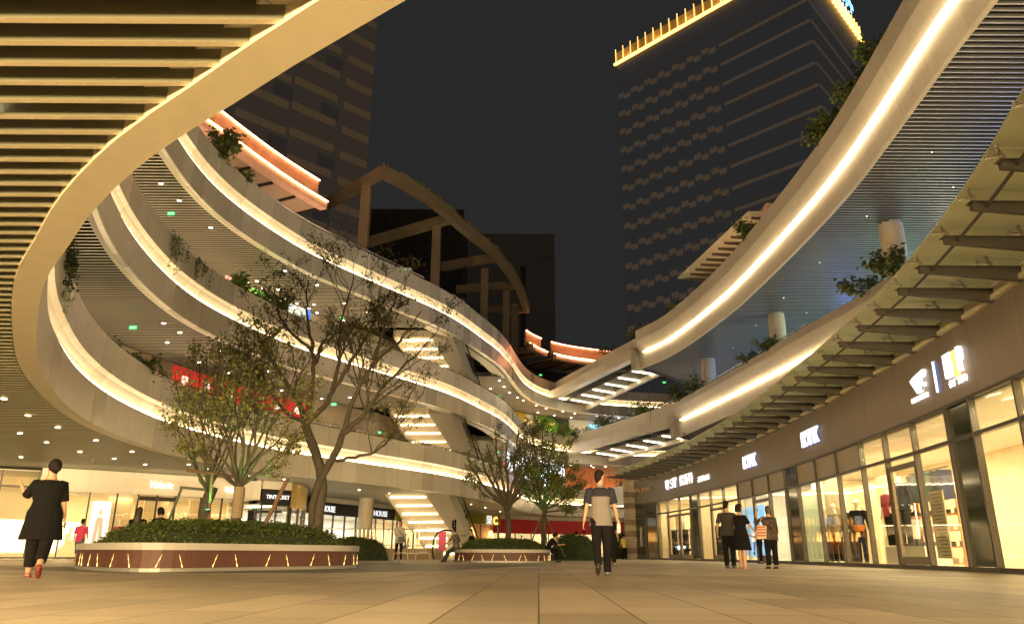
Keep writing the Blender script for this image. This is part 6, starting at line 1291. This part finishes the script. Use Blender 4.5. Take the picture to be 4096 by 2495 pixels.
def person(label, loc, rz, H=1.7, build=1., legs=((0, 0), (0, 0)), arms=((5, 8, 12), (5, 8, 12)), lean=0, yaw=0, nod=0, sit=None, skin=None, hair='short', haircol=None,
           top=None, topm=None, sleeve=.5, hem=.86, flare=0., bottom='trousers', botm=None, leglen=.97, shoem=None, female=False, vox=.011, name='person', cat='person', group=None, headless=False, feet=True, loose=1., armdir=None, gender=None):
    """facing +Y. legs: (thigh pitch forward, knee bend) for left/right; arms: (pitch forward, abduct, elbow bend)"""
    skin = skin or SKIN; k = H / 1.72; t = thing(name, label, cat, loc, rz, group)
    wid = build; hx = .085 * (1.05 if female else 1); shx = (.165 if female else .19) * (.6 + .4 * wid)
    def rot(v, p): a = R(p); return V(v.x, v.y * math.cos(a) - v.z * math.sin(a), v.y * math.sin(a) + v.z * math.cos(a))
    # skeleton, pelvis at origin first
    joints = {}; 
    for i, sx in ((0, -1), (1, 1)):
        th, kn = legs[i]; hip = V(sx * hx, 0, -.03); d = rot(V(sx * .02, 0, -1), th).normalized(); knee = hip + d * .43; d2 = rot(V(0, 0, -1), th - kn).normalized(); ank = knee + d2 * .41
        toe_a = (th - kn) * (1 if kn > 15 else .0); f = rot(V(0, 1, 0), -max(-50, min(10, -(kn - th) * .9)) * -1 if kn > 20 and not sit else 0)
        joints['L' if sx < 0 else 'R'] = (hip, knee, ank, f)
    low = min(joints[s][2].z for s in 'LR'); pz = (sit if sit else -low + .075)
    def up(p): return p + V(0, 0, pz)
    Tm = Matrix.Rotation(-R(lean), 3, 'X')
    def tor(x, y, z): return V(0, 0, pz) + Tm @ V(x, y, z)     # z above pelvis
    body = MB(); E = []
    def ell_ring(c, rx, ry, mat3=None, n=16): return [c + (mat3 @ V(math.cos(2 * math.pi * q / n) * rx, math.sin(2 * math.pi * q / n) * ry, 0) if mat3 else V(math.cos(2 * math.pi * q / n) * rx, math.sin(2 * math.pi * q / n) * ry, 0)) for q in range(n)]
    waist = .118 if female else .135
    TR = [(-.10, .10, .08), (-.04, .155, .11), (.04, .158, .112), (.13, waist + .012, .098), (.20, waist, .092), (.30, .150, .105), (.40, .165, .112), (.46, shx * .93, .10), (.515, shx * .80, .085), (.55, .07, .06), (.62, .056, .06), (.68, .055, .06)]
    TR = [(z, rx * (wid if z < .5 else (.6 + .4 * wid)), ry * (wid if z < .5 else 1)) for z, rx, ry in TR]
    body.rings([ell_ring(tor(0, 0, z), rx, ry, Tm) for z, rx, ry in TR])
    for s in 'LR':
        hip, knee, ank, f = [up(q) if i < 3 else q for i, q in enumerate(joints[s])]
        body.tube([hip + V(0, 0, .04), hip.lerp(knee, .35), hip.lerp(knee, .8), knee, knee.lerp(ank, .3), knee.lerp(ank, .75), ank], [r * (.5 + .5 * wid) for r in (.095, .085, .062, .056, .058, .042, .036)], 12)
        if feet: body.tube([ank + V(0, -.03, -.02) * 1, ank + f * .05 + V(0, 0, -.045), ank + f * .13 + V(0, 0, -.05), ank + f * .18 + V(0, 0, -.052)], [.038, .038, .034, .022], 10)
    # arms
    hands = {}
    for i, sx in ((0, -1), (1, 1)):
        p, ab, el = arms[i]; sh = tor(sx * shx, 0, .485)
        d = rot(V(0, 0, -1), p); d = (d + V(sx * math.tan(R(ab)) * .9, 0, 0)).normalized(); elb = sh + d * .285
        d2 = rot(d, el); 
        if len(arms[i]) == 3 and armdir and armdir[i] is not None: d2 = Vector(armdir[i]).normalized()
        wr = elb + d2 * .25; body.tube([sh + V(-sx * .03, 0, .01), sh, sh.lerp(elb, .5), elb, elb.lerp(wr, .35), wr], [.045, .050, .043, .036, .036, .024], 10)
        # hand: palm, four fingers and a thumb
        fw_ = d2; side = V(0, 1, 0) if abs(d2.y) < .7 else V(0, 0, 1); side = (side - fw_ * side.dot(fw_)).normalized(); nrm = fw_.cross(side).normalized() * (-sx)
        pc = wr + fw_ * .045; Mh = Matrix((side, nrm, fw_)).transposed(); body.ell(pc, .036, .016, .052, 10, 7, Mh)
        for q in range(4):
            a = pc + fw_ * .038 + side * (.027 - q * .018); L = (.062, .072, .067, .052)[q]; b = a + fw_ * L * .5 + nrm * .008; c = b + (fw_ * .6 + nrm * .8).normalized() * L * .5; body.tube([a, b, c], [.0095, .009, .007], 6)
        a = pc - fw_ * .015 + side * .03; body.tube([a, a + side * .022 + fw_ * .025, a + side * .026 + fw_ * .055 + nrm * .012], [.011, .010, .008], 6); hands[sx] = pc + fw_ * .03
    hm = Tm @ Matrix.Rotation(R(yaw), 3, 'Z') @ Matrix.Rotation(-R(nod), 3, 'X'); hc = tor(0, .018, .728) + (hm @ V(0, .03 * (nod / 30.), 0)); hp = lambda x, y, z: hc + hm @ V(x, y, z)
    if not headless:
        HR = [(-.115, .012, .02, .045), (-.10, .036, .045, .035), (-.07, .055, .062, .02), (-.03, .064, .078, .008), (.01, .070, .088, 0), (.05, .071, .090, -.004), (.085, .060, .078, -.006), (.108, .036, .048, -.008), (.118, .010, .014, -.008)]
        body.rings([[hp(math.cos(2 * math.pi * q / 16) * rx, oy + math.sin(2 * math.pi * q / 16) * ry, z) for q in range(16)] for z, rx, ry, oy in HR])
        body.tube([hp(0, .085, .02), hp(0, .103, -.018), hp(0, .088, -.03)], [.008, .013, .010], 6)
        for sx in (-1, 1): body.ell(hp(sx * .072, -.005, -.01), .012, .022, .032, 8, 6, hm)
        body.tube([hp(-.022, .078, -.062), hp(0, .086, -.062), hp(.022, .078, -.062)], .008, 6); body.tube([hp(-.05, .075, .028), hp(0, .088, .03), hp(.05, .075, .028)], .009, 6)
    S = lambda me: [setattr(v, 'co', v.co * k) for v in me.vertices]
    def mk(nm, mb, m, vx=vox, sm=3): 
        me = fuse(mb, vx, sm); S(me); return link_mesh(nm, me, m, t)
    mk('body', body, skin, vox, 2)
    if not headless and name == 'person':
        for sx in (-1, 1): MB().ell(hp(sx * .028, .082, .008) * k, .011, .006, .007, 8, 6).build('eye', BLACK, t, world=False)
    # hair
    if hair and not headless:
        hb = MB(); hm_ = haircol or HAIR
        hb.rings([[hp(math.cos(2 * math.pi * q / 16) * rx, oy + math.sin(2 * math.pi * q / 16) * ry, z) for q in range(16)] for z, rx, ry, oy in ((-.10, .042, .03, -.045), (-.055, .062, .046, -.045), (-.03, .071, .056, -.040), (.0, .077, .066, -.033), (.04, .081, .083, -.02), (.07, .080, .092, -.010), (.10, .068, .084, -.008), (.125, .045, .056, -.010), (.137, .015, .02, -.010))])
        if hair == 'pony': hb.ell(hp(0, -.105, .03), .03, .03, .03); hb.tube([hp(0, -.11, .03), hp(.01, -.145, -.02), hp(.012, -.14, -.12), hp(.01, -.12, -.2)], [.026, .034, .03, .01], 8)
        if hair == 'bun': hb.ell(hp(0, -.06, .155), .042, .042, .036)
        if hair == 'fullbun': hb.ell(hp(0, -.035, .03), .098, .102, .118); hb.ell(hp(.0, -.115, -.02), .055, .04, .055)
        if hair == 'bob': hb.tube([hp(0, -.03, .08), hp(0, -.05, -.02), hp(0, -.055, -.11)], [.085, .098, .085], 12)
        if hair == 'long': hb.tube([hp(0, -.03, .08), hp(0, -.055, -.02), hp(0, -.075, -.15), hp(0, -.09, -.30), hp(0, -.085, -.36)], [.085, .098, .105, .10, .07], 12)
        mk('hair', hb, hm_, vox * .9, 2)
    # top
    if top:
        tb = MB(); g = .016 * loose; z0 = hem - .93 if hem < .93 else -.02
        rs = []
        if hem < .93:
            dz = .93 - hem; nst = max(2, int(dz / .12) + 1)
            for q in range(nst):
                f = 1 - q / nst; z = -dz * f; rs.append(ell_ring(tor(0, 0, 0) + (V(0, 0, z)) + (V(0, .02, 0) if legs[0][0] != legs[1][0] else V(0, 0, 0)), (.165 * wid + g) + flare * f, (.118 * wid + g + .012) + flare * .9 * f))
        for z, rx, ry in TR[2:9]: rs.append(ell_ring(tor(0, 0, z), rx + g * (1.5 if z < .3 else 1), ry + g * (1.4 if z < .3 else 1), Tm))
        rs.append(ell_ring(tor(0, 0, .535), .085, .072, Tm)); tb.rings(rs)
        for i, sx in ((0, -1), (1, 1)):
            p, ab, el = arms[i]; sh = tor(sx * shx, 0, .485); d = rot(V(0, 0, -1), p); d = (d + V(sx * math.tan(R(ab)) * .9, 0, 0)).normalized(); elb = sh + d * .285; d2 = rot(d, el)
            if armdir and armdir[i] is not None: d2 = Vector(armdir[i]).normalized()
            wr = elb + d2 * .25; L = sleeve * .535
            pts = [sh + V(-sx * .05, 0, .005), sh + V(0, 0, 0)]; rr = [.055, .062 * (.8 + .2 * loose)]
            if L <= .285: pts += [sh + d * L * .6, sh + d * L]; rr += [.057 * loose ** .5, .058 * loose ** .5]
            else: pts += [sh.lerp(elb, .6), elb, elb.lerp(wr, (L - .285) / .25)]; rr += [.053, .048, .038]
            tb.tube(pts, rr, 10)
        mk('shirt' if hem > .7 else 'dress', tb, topm, vox, 3)
    if bottom:
        bb = MB(); bb.rings([ell_ring(tor(0, 0, z), rx * wid + .012, ry * wid + .012, Tm) for z, rx, ry in ((-.10, .12, .09), (-.04, .157, .112), (.03, .158, .112), (.09, .148, .104), (.11, .14, .10))])
        for s in 'LR':
            hip, knee, ank, f = [up(q) if i < 3 else q for i, q in enumerate(joints[s])]; e = leglen
            pts = [hip + V(0, 0, .04), hip.lerp(knee, .4), knee]; rr = [.103, .093, .072]
            if e > .52: pts += [knee.lerp(ank, .4), knee.lerp(ank, min(1.02, (e - .5) / .46))]; rr += [.068, .062 if bottom == 'trousers' else .045]
            if bottom == 'leggings': rr = [.098, .084, .058, .056, .042][:len(rr)]
            bb.tube(pts, [r * (.45 + .55 * wid) * (1 if bottom == 'leggings' else .95 + .08 * loose) for r in rr], 12)
        mk('trousers', bb, botm, vox, 3)
    if shoem is not None:
        for s in 'LR':
            ank, f = up(joints[s][2]), joints[s][3]; sb = MB(); dn = V(0, 0, -.035); 
            sb.tube([ank - f * .055 + dn, ank + f * .02 + dn * 1.15, ank + f * .11 + dn * 1.4, ank + f * .19 + dn * 1.5], [.040, .047, .043, .028], 10)
            if f.z > -.2: sb.box(-.038, .038, -.07, .19, -.0, .02, Matrix.Translation((ank.x, ank.y, ank.z - .078)))
            mk('shoe', sb, shoem, .008, 2)
    return t, hands, k, tor
def cloth(name, c, var=.0, ns=20, rough=.85): return mat(name, c, rough, var=var, nscale=ns, bump=.25)
NAVY = cloth('navy_cotton', (.008, .009, .018)); GREYS = cloth('grey_marl', (.155, .14, .135), .08, 60); BLKC = mat('black_cotton', (.006, .006, .0065), .95, bump=.3, nscale=12, spec=.15); BLKP = mat('black_trouser', (.007, .0065, .008), .95, bump=.3, nscale=12, spec=.15)
CAMO = cloth('camo_print', (.08, .07, .055), .85, 9); PLAID = cloth('plaid_print', (.045, .03, .02), .9, 11); KNIT = cloth('check_knit', (.26, .24, .18), .6, 22); GRT = cloth('light_grey_tee', (.34, .32, .27), .05); DKG = cloth('dark_grey_tee', (.022, .02, .019), .1)
WHT = cloth('white_shirt', (.65, .62, .55)); YEL = cloth('yellow_shirt', (.6, .48, .12)); PNK = cloth('pink_shirt', (.42, .03, .10)); ORG = cloth('tan_jacket', (.4, .25, .1)); DEN = cloth('denim', (.06, .08, .14))
SHB = mat('black_shoe', (.02, .018, .016), .4); SHR = mat('red_shoe', (.16, .025, .025), .4); SHW = mat('white_shoe', (.7, .68, .62), .5); SHG = mat('olive_shoe', (.16, .14, .10), .6)
w1, h1, k1, tr1 = person('person in long black tunic and cropped trousers walking away at far left, phone in hand', (-6.85, 11.5, 0), R(24), 1.62, 1.35, legs=((14, 4), (-14, 30)), arms=((38, 30, 118), (2, 10, 10)), lean=2, yaw=35, hair='fullbun', top=1, topm=BLKC, sleeve=.52, hem=.56, flare=.06, botm=BLKP, leglen=.86, shoem=SHR, female=True, vox=.0085, loose=1.5)
def held(name, label, cat, parent, local, k, mbf, m, sub=()):
    """an object in a hand: top level, placed from the person's local hand position"""
    Mw = Matrix.Translation(parent.location) @ Matrix.Rotation(parent.rotation_euler.z, 4, 'Z'); p = Mw @ (local * k); t = thing(name, label, cat, p, parent.rotation_euler.z); mbf(MB()).build('body', m, t, world=False)
    for nm, f, mm in sub: f(MB()).build(nm, mm, t, world=False)
    return t
held('phone', 'pale phone held low in the right hand of the person in the long black tunic', 'phone', w1, h1[1], k1, lambda m: m.box(-.008, .008, -.05, .11, -.045, .035, Matrix.Rotation(R(-25), 4, 'X')), mat('phone_case', (.45, .40, .30), .4), [('screen', lambda m: m.box(.008, .010, -.045, .105, -.04, .03, Matrix.Rotation(R(-25), 4, 'X')), BLACK)])
m1, h2, k2, tr2 = person('person in a grey shirt with navy yoke and sleeves striding away, holding a water bottle', (1.62, 14.1, 0), R(-3), 1.76, 1.0, legs=((6, 2), (-2, 0)) if 0 else ((-18, 26), (8, 2)), arms=((-6, 13, 6), (2, 13, 14)), yaw=-48, top=1, topm=GREYS, sleeve=.02, hem=.82, flare=.03, botm=BLKP, leglen=1.0, shoem=SHB, vox=.008, loose=1.25)
def yoke():
    b = MB(); sh = .19
    rs = []
    for z, rx, ry in ((.385, .196, .146), (.44, .199, .142), (.475, .190, .134), (.515, .170, .116), (.538, .11, .096), (.55, .07, .065)): rs.append([tr2(math.cos(2 * math.pi * q / 20) * rx, math.sin(2 * math.pi * q / 20) * ry, z) for q in range(20)])
    b.rings(rs)
    for i, sx in ((0, -1), (1, 1)):
        p, ab, el = ((-6, 13, 6), (2, 13, 14))[i]; s_ = tr2(sx * sh, 0, .485); a = R(p); d = Vector((0, math.sin(a), -math.cos(a))); d = (d + Vector((sx * math.tan(R(ab)) * .9, 0, 0))).normalized()
        b.tube([s_ + Vector((-sx * .05, 0, .005)), s_, s_ + d * .10, s_ + d * .225], [.070, .078, .074, .074], 12)
    me = fuse(b, .008, 2); 
    for v in me.vertices: v.co *= k2
    link_mesh('shirt_yoke', me, NAVY, m1); c = MB(); c.rings([[tr2(math.cos(2 * math.pi * q / 16) * rr, math.sin(2 * math.pi * q / 16) * rr * .95, z) for q in range(16)] for z, rr in ((.535, .088), (.56, .078), (.59, .066))]); me = fuse(c, .008, 1)
    for v in me.vertices: v.co *= k2
    link_mesh('collar', me, GREYS, m1)
yoke()
held('water_bottle', 'small clear plastic water bottle in the right hand of the striding person', 'bottle', m1, h2[1], k2, lambda m: m.lathe([(.028, -.13), (.033, -.12), (.033, -.06), (.028, -.045), (.033, -.03), (.033, .03), (.014, .06), (.014, .075)], 14), mat('clear_plastic', (.55, .58, .52), .15), [('label_band', lambda m: m.lathe([(.034, -.055), (.034, -.01)], 14), mat('bottle_label', (.6, .65, .55), .5)), ('cap', lambda m: m.lathe([(.016, .07), (.016, .09)], 12), SHW)])
person('person in a black tee and dark trousers walking just beyond the striding person', (3.35, 26.8, 0), R(5), 1.68, 1.12, legs=((10, 4), (-10, 12)), arms=((5, 14, 10), (4, 14, 12)), hair='short', haircol=mat('cropped_hair', (.08, .06, .05), .6), top=1, topm=BLKC, sleeve=.48, hem=.84, botm=BLKP, shoem=SHG, vox=.011)
person('person in dark grey tee, hands behind back, beside the one in the black dress', (6.26, 22.7, 0), R(-30), 1.78, 1.12, legs=((0, 0), (0, 0)), arms=((-18, 12, 40), (-16, 12, 40)), yaw=-20, hair='short', top=1, topm=DKG, sleeve=.5, hem=.84, botm=BLKP, shoem=SHB, vox=.010)
c2, hh, kk, _ = person('person in a knee-length black dress with one arm reaching forward', (6.22, 21.3, 0), R(-62), 1.62, 1.22, legs=((2, 0), (-2, 0)), arms=((10, 14, 10), (36, 6, 6)), yaw=-8, hair='bob', top=1, topm=BLKC, sleeve=.42, hem=.50, flare=.06, bottom=None, shoem=mat('tan_shoe', (.25, .15, .1), .5), female=True, vox=.010, loose=1.2)
b1, hb1, kb, _ = person('person in patterned shirt seen from behind, hand at the face, striped tote bag at side', (7.3, 22.2, 0), R(8), 1.62, 1.2, legs=((3, 0), (-3, 0)), arms=((60, 40, 120), (2, 12, 12)), yaw=10, hair='bob', haircol=mat('brown_hair', (.05, .04, .03), .6), top=1, topm=PLAID, sleeve=.85, hem=.80, flare=.03, botm=BLKP, leglen=.93, shoem=SHB, female=True, vox=.010, loose=1.4, armdir=((.35, .35, .9), None))
t = thing('tote_bag', 'cream tote bag with red stripes hanging at the left side of the person in plaid', 'bag', (6.95, 22.1, .8)); MB().prism([(-.14, 0), (.14, .02), (.17, .36), (-.10, .38)], -.05, .05, Matrix.Translation((6.98, 22.02, .78)) @ Matrix.Rotation(R(90), 4, 'X')).build('body', mat('canvas', (.5, .42, .32), .9), t)
for z in (.86, .94, 1.02, 1.09): MB().box(6.87, 7.11, 21.955, 21.968, z, z + .035).build('stripe', mat('bag_red', (.4, .06, .04), .8), t)
MB().tube([(6.98, 22.0, 1.14), (7.02, 22.05, 1.3), (7.1, 22.15, 1.38), (7.12, 22.2, 1.15)], .01, 5).build('strap', mat('canvas'), t)
person('small person in black with top bun looking down before the blue poster', (*fpt(29.5, -.6), 0), R(78), 1.60, .95, legs=((2, 0), (-3, 2)), arms=((20, 6, 85), (20, 6, 85)), nod=28, hair='bun', top=1, topm=BLKC, sleeve=.45, hem=.8, botm=BLKP, leglen=.92, shoem=SHB, female=True, vox=.012)
g1, hg, kg, _ = person('person in loose grey top and black leggings with a shoulder bag, looking left', (-4.75, 33.6, 0), R(200), 1.64, 1.0, legs=((10, 2), (-6, 8)), arms=((6, 10, 12), (14, 8, 80)), yaw=-45, hair='pony', top=1, topm=GRT, sleeve=.55, hem=.80, flare=.03, bottom='leggings', botm=BLKP, leglen=.93, shoem=SHW, female=True, vox=.011, loose=1.5)
t = thing('shoulder_bag', 'black shoulder bag across the hip of the person in the loose grey top', 'bag', (-4.62, 33.4, .8)); MB().prism([(-.16, 0), (.16, 0), (.17, .12), (.10, .24), (-.12, .22)], -.05, .05, Matrix.Translation((-4.62, 33.40, .80)) @ Matrix.Rotation(R(90), 4, 'X')).build('body', BLACK, t); MB().tube([(-4.5, 33.42, 1.0), (-4.75, 33.44, 1.25), (-4.92, 33.55, 1.42)], .012, 5).build('strap', BLACK, t)
person('seated person in a camouflage print shirt on the left edge of the smaller planter', (-2.35, 34.4, 0), R(65), 1.72, 1.08, legs=((64, 34), (70, 40)), arms=((30, 8, 30), (34, 10, 34)), lean=10, yaw=-20, sit=.62, hair='short', top=1, topm=CAMO, sleeve=.5, hem=.86, botm=cloth('dark_jeans', (.03, .035, .04)), shoem=SHB, vox=.011)
person('seated person in a black top behind the camouflage shirt, face turned to the left', (-1.75, 36.2, 0), R(75), 1.68, 1.05, legs=((75, 70), (75, 70)), arms=((20, 8, 60), (20, 8, 60)), lean=6, yaw=20, sit=.62, hair='short', top=1, topm=BLKC, sleeve=.45, hem=.88, botm=BLKP, shoem=SHB, vox=.013)
person('hunched seated person in black with long hair on the right edge of the smaller planter', (1.62, 35.0, 0), R(-80), 1.62, 1.0, legs=((78, 70), (84, 84)), arms=((50, 4, 120), (34, 4, 60)), lean=32, nod=10, sit=.60, hair='bob', top=1, topm=BLKC, sleeve=.55, hem=.9, botm=BLKP, shoem=SHB, female=True, vox=.012)
person('far walking person in a checked cardigan and black trousers', (3.95, 47.5, 0), R(0), 1.62, 1.05, legs=((8, 2), (-8, 8)), arms=((2, 8, 10), (2, 8, 10)), hair='bob', top=1, topm=KNIT, sleeve=.9, hem=.8, botm=BLKP, leglen=.9, shoem=SHB, female=True, vox=.014, loose=1.2)
person('far walking person in a dark tee beside the checked cardigan', (4.55, 49, 0), R(0), 1.66, 1.0, legs=((-8, 8), (8, 2)), arms=((2, 8, 10), (2, 8, 10)), hair='short', top=1, topm=DKG, sleeve=.5, hem=.84, botm=BLKP, shoem=SHB, vox=.014)
person('distant person in a yellow shirt near the stone pillar', (8.1, 56.5, 0), R(20), 1.66, 1.1, legs=((6, 2), (-6, 6)), arms=((2, 10, 30), (2, 10, 30)), hair='short', top=1, topm=YEL, sleeve=.6, hem=.8, botm=BLKP, shoem=SHB, vox=.016)
person('distant person in pale grey clothes behind the legs of the striding person', (4.6, 38, 0), R(0), 1.66, 1.0, legs=((6, 2), (-6, 6)), arms=((2, 8, 10), (2, 8, 10)), hair='short', top=1, topm=cloth('pale_grey', (.4, .4, .42)), sleeve=.5, hem=.84, botm=cloth('pale_trouser', (.3, .31, .35)), shoem=SHW, vox=.016)
person('child in crimson shirt and dark shorts behind the person in the black tunic', (-16.9, 31.0, 0), R(15), 1.55, 1.05, legs=((18, 4), (-16, 24)), arms=((10, 10, 20), (10, 10, 20)), hair='short', top=1, topm=PNK, sleeve=.5, hem=.8, botm=DEN, leglen=.55, shoem=mat('tan_shoe', (.25, .15, .1), .5), vox=.014)
person('long-haired person in black seated behind the left end of the large hedge', (-10.15, 21.3, 0), R(10), 1.72, 1.1, legs=((70, 70), (75, 75)), arms=((30, 8, 60), (30, 8, 60)), lean=8, sit=.68, hair='long', haircol=mat('brown_black_hair', (.03, .02, .015), .5), top=1, topm=BLKC, sleeve=.6, hem=.9, botm=BLKP, shoem=SHB, female=True, vox=.012)
person('dark-haired person in black leaning right, seated beside the long-haired one behind the hedge', (-9.95, 22.4, 0), R(50), 1.72, 1.1, legs=((70, 70), (75, 75)), arms=((30, 8, 60), (30, 8, 60)), lean=14, nod=10, sit=.76, hair='bob', top=1, topm=BLKC, sleeve=.6, hem=.9, botm=BLKP, shoem=SHB, female=True, vox=.012)
person('person in a white shirt standing behind the railing left of the barrier', (-9.0, 52, 0), R(150), 1.62, 1.1, arms=((20, 8, 80), (20, 8, 80)), hair='short', top=1, topm=WHT, sleeve=.9, hem=.82, botm=BLKP, shoem=SHB, vox=.016)
person('seated person in a pale pink top beyond the crowd barrier', (-6.6, 50, 0), R(170), 1.6, 1.0, legs=((75, 75), (75, 75)), arms=((20, 8, 60), (20, 8, 60)), lean=8, sit=.85, hair='bob', top=1, topm=cloth('pale_pink', (.5, .35, .35)), sleeve=.5, hem=.9, botm=DEN, shoem=SHW, female=True, vox=.016)
person('person in dark tee leaning at the lowest gallery rail, left of the red banners', (-14.3, 30.0, 5.75), R(140), 1.74, 1.0, arms=((30, 12, 50), (30, 12, 50)), hair='short', top=1, topm=NAVY, sleeve=.5, hem=.84, botm=BLKP, shoem=SHB, vox=.013)
person('person in an ochre jacket at the rail high on the middle left gallery', (-14.2, 31.9, 11.25), R(120), 1.66, 1.0, arms=((50, 12, 90), (40, 12, 60)), hair='bob', top=1, topm=ORG, sleeve=.9, hem=.82, botm=BLKP, shoem=SHB, vox=.013)
person('person in a pale shirt riding the lower escalator, farther up', (-3.9, 54.0, 2.05), R(160), 1.66, 1.0, arms=((20, 10, 40), (20, 10, 40)), hair='short', top=1, topm=WHT, sleeve=.5, hem=.84, botm=BLKP, shoem=SHB, vox=.016)
person('person in black riding the lower escalator with a hand on the rail', (-3.3, 55.0, 1.5), R(160), 1.72, 1.0, arms=((20, 14, 40), (40, 10, 20)), yaw=-60, hair='short', top=1, topm=BLKC, sleeve=.5, hem=.84, botm=BLKP, shoem=SHB, vox=.016)
# mannequins in the right-hand windows
MN = dict(skin=MANN, hair=None, name='mannequin', cat='mannequin', vox=.012)
def fl(s, o, z=.04): p = fpt(s, o); return (p.x, p.y, z)
person('white mannequin in pale long-sleeved top, leftmost of the four in the window', fl(25.2, .7, .08), R(110), 2.0, arms=((0, 10, 10), (0, 10, 10)), top=1, topm=WHT, sleeve=.95, hem=.84, botm=DEN, shoem=SHW, **MN)
m, *_ = person('white mannequin in sun hat and tan patterned jacket, second of the four', fl(24.2, .7, .08), R(130), 2.05, arms=((0, 14, 14), (0, 14, 14)), top=1, topm=cloth('tan_pattern', (.22, .18, .10), .5, 14), sleeve=.95, hem=.82, botm=BLKP, shoem=SHW, **MN)
def hat(m, z, c): MB().lathe([(.15, z - .01), (.15, z), (.085, z + .02), (.075, z + .10), (.06, z + .115)], 18).build('sun_hat', c, m, world=False)
HATC = cloth('hat_straw', (.42, .38, .28)); hat(m, 2.0, HATC)
person('white mannequin in a black sweater, third of the four in the window', fl(22.9, .7, .08), R(110), 2.03, arms=((0, 12, 10), (0, 12, 10)), top=1, topm=cloth('dark_olive', (.03, .03, .02)), sleeve=.95, hem=.84, botm=BLKP, shoem=SHG, **MN)
m, *_ = person('white mannequin in sun hat and black jacket with orange hem, rightmost of four', fl(22.0, .7, .08), R(130), 2.07, arms=((0, 14, 14), (0, 14, 14)), top=1, topm=BLKC, sleeve=.95, hem=.82, botm=cloth('navy_trouser', (.015, .02, .045)), shoem=SHG, **MN); hat(m, 2.02, HATC)
MB().lathe([(.21, 1.08), (.22, 1.2), (.215, 1.28)], 18).build('orange_hem', cloth('orange_cloth', (.6, .18, .03)), m, world=False)
person('headless mannequin in dark suit on the plinth behind the glass door', fl(18.6, .8, .64), R(115), 2.15, 1.05, arms=((0, 12, 8), (0, 12, 8)), top=1, topm=cloth('suit_navy', (.02, .022, .03)), sleeve=.97, hem=.80, botm=cloth('suit_trouser', (.02, .02, .024)), shoem=SHB, headless=True, **MN)
person('headless mannequin in a crimson jumper and jeans left of the suited one', fl(20.4, 1.1, .6), R(100), 1.95, 1.0, arms=((0, 12, 8), (0, 12, 8)), top=1, topm=cloth('crimson_knit', (.30, .03, .05)), sleeve=.6, hem=.84, botm=BLKP, shoem=None, headless=True, **MN)
person('shop assistant in a white tee among the shelves behind the suited mannequin', fl(20.1, 1.7), R(-40), 1.66, 1.0, arms=((4, 8, 20), (4, 8, 20)), hair='short', top=1, topm=WHT, sleeve=.5, hem=.84, botm=cloth('grey_trouser', (.12, .12, .12)), shoem=SHB, vox=.014)
for (s, o, lb, c) in ((10.5, .6, 'mannequin in a long crimson jacket inside the cream boutique', cloth('crimson_jacket', (.5, .05, .08))), (13.2, .6, 'pale mannequin behind the boutique window right of the double door', WHT)):
    p, d = at_s(LC, LS, s); n = Vector((d.y, -d.x)); q = p - n * o; person(lb, (q.x, q.y, .04), R(230), 1.75, top=1, topm=c, sleeve=.9, hem=.62, botm=BLKP, **{**MN, 'vox': .016})
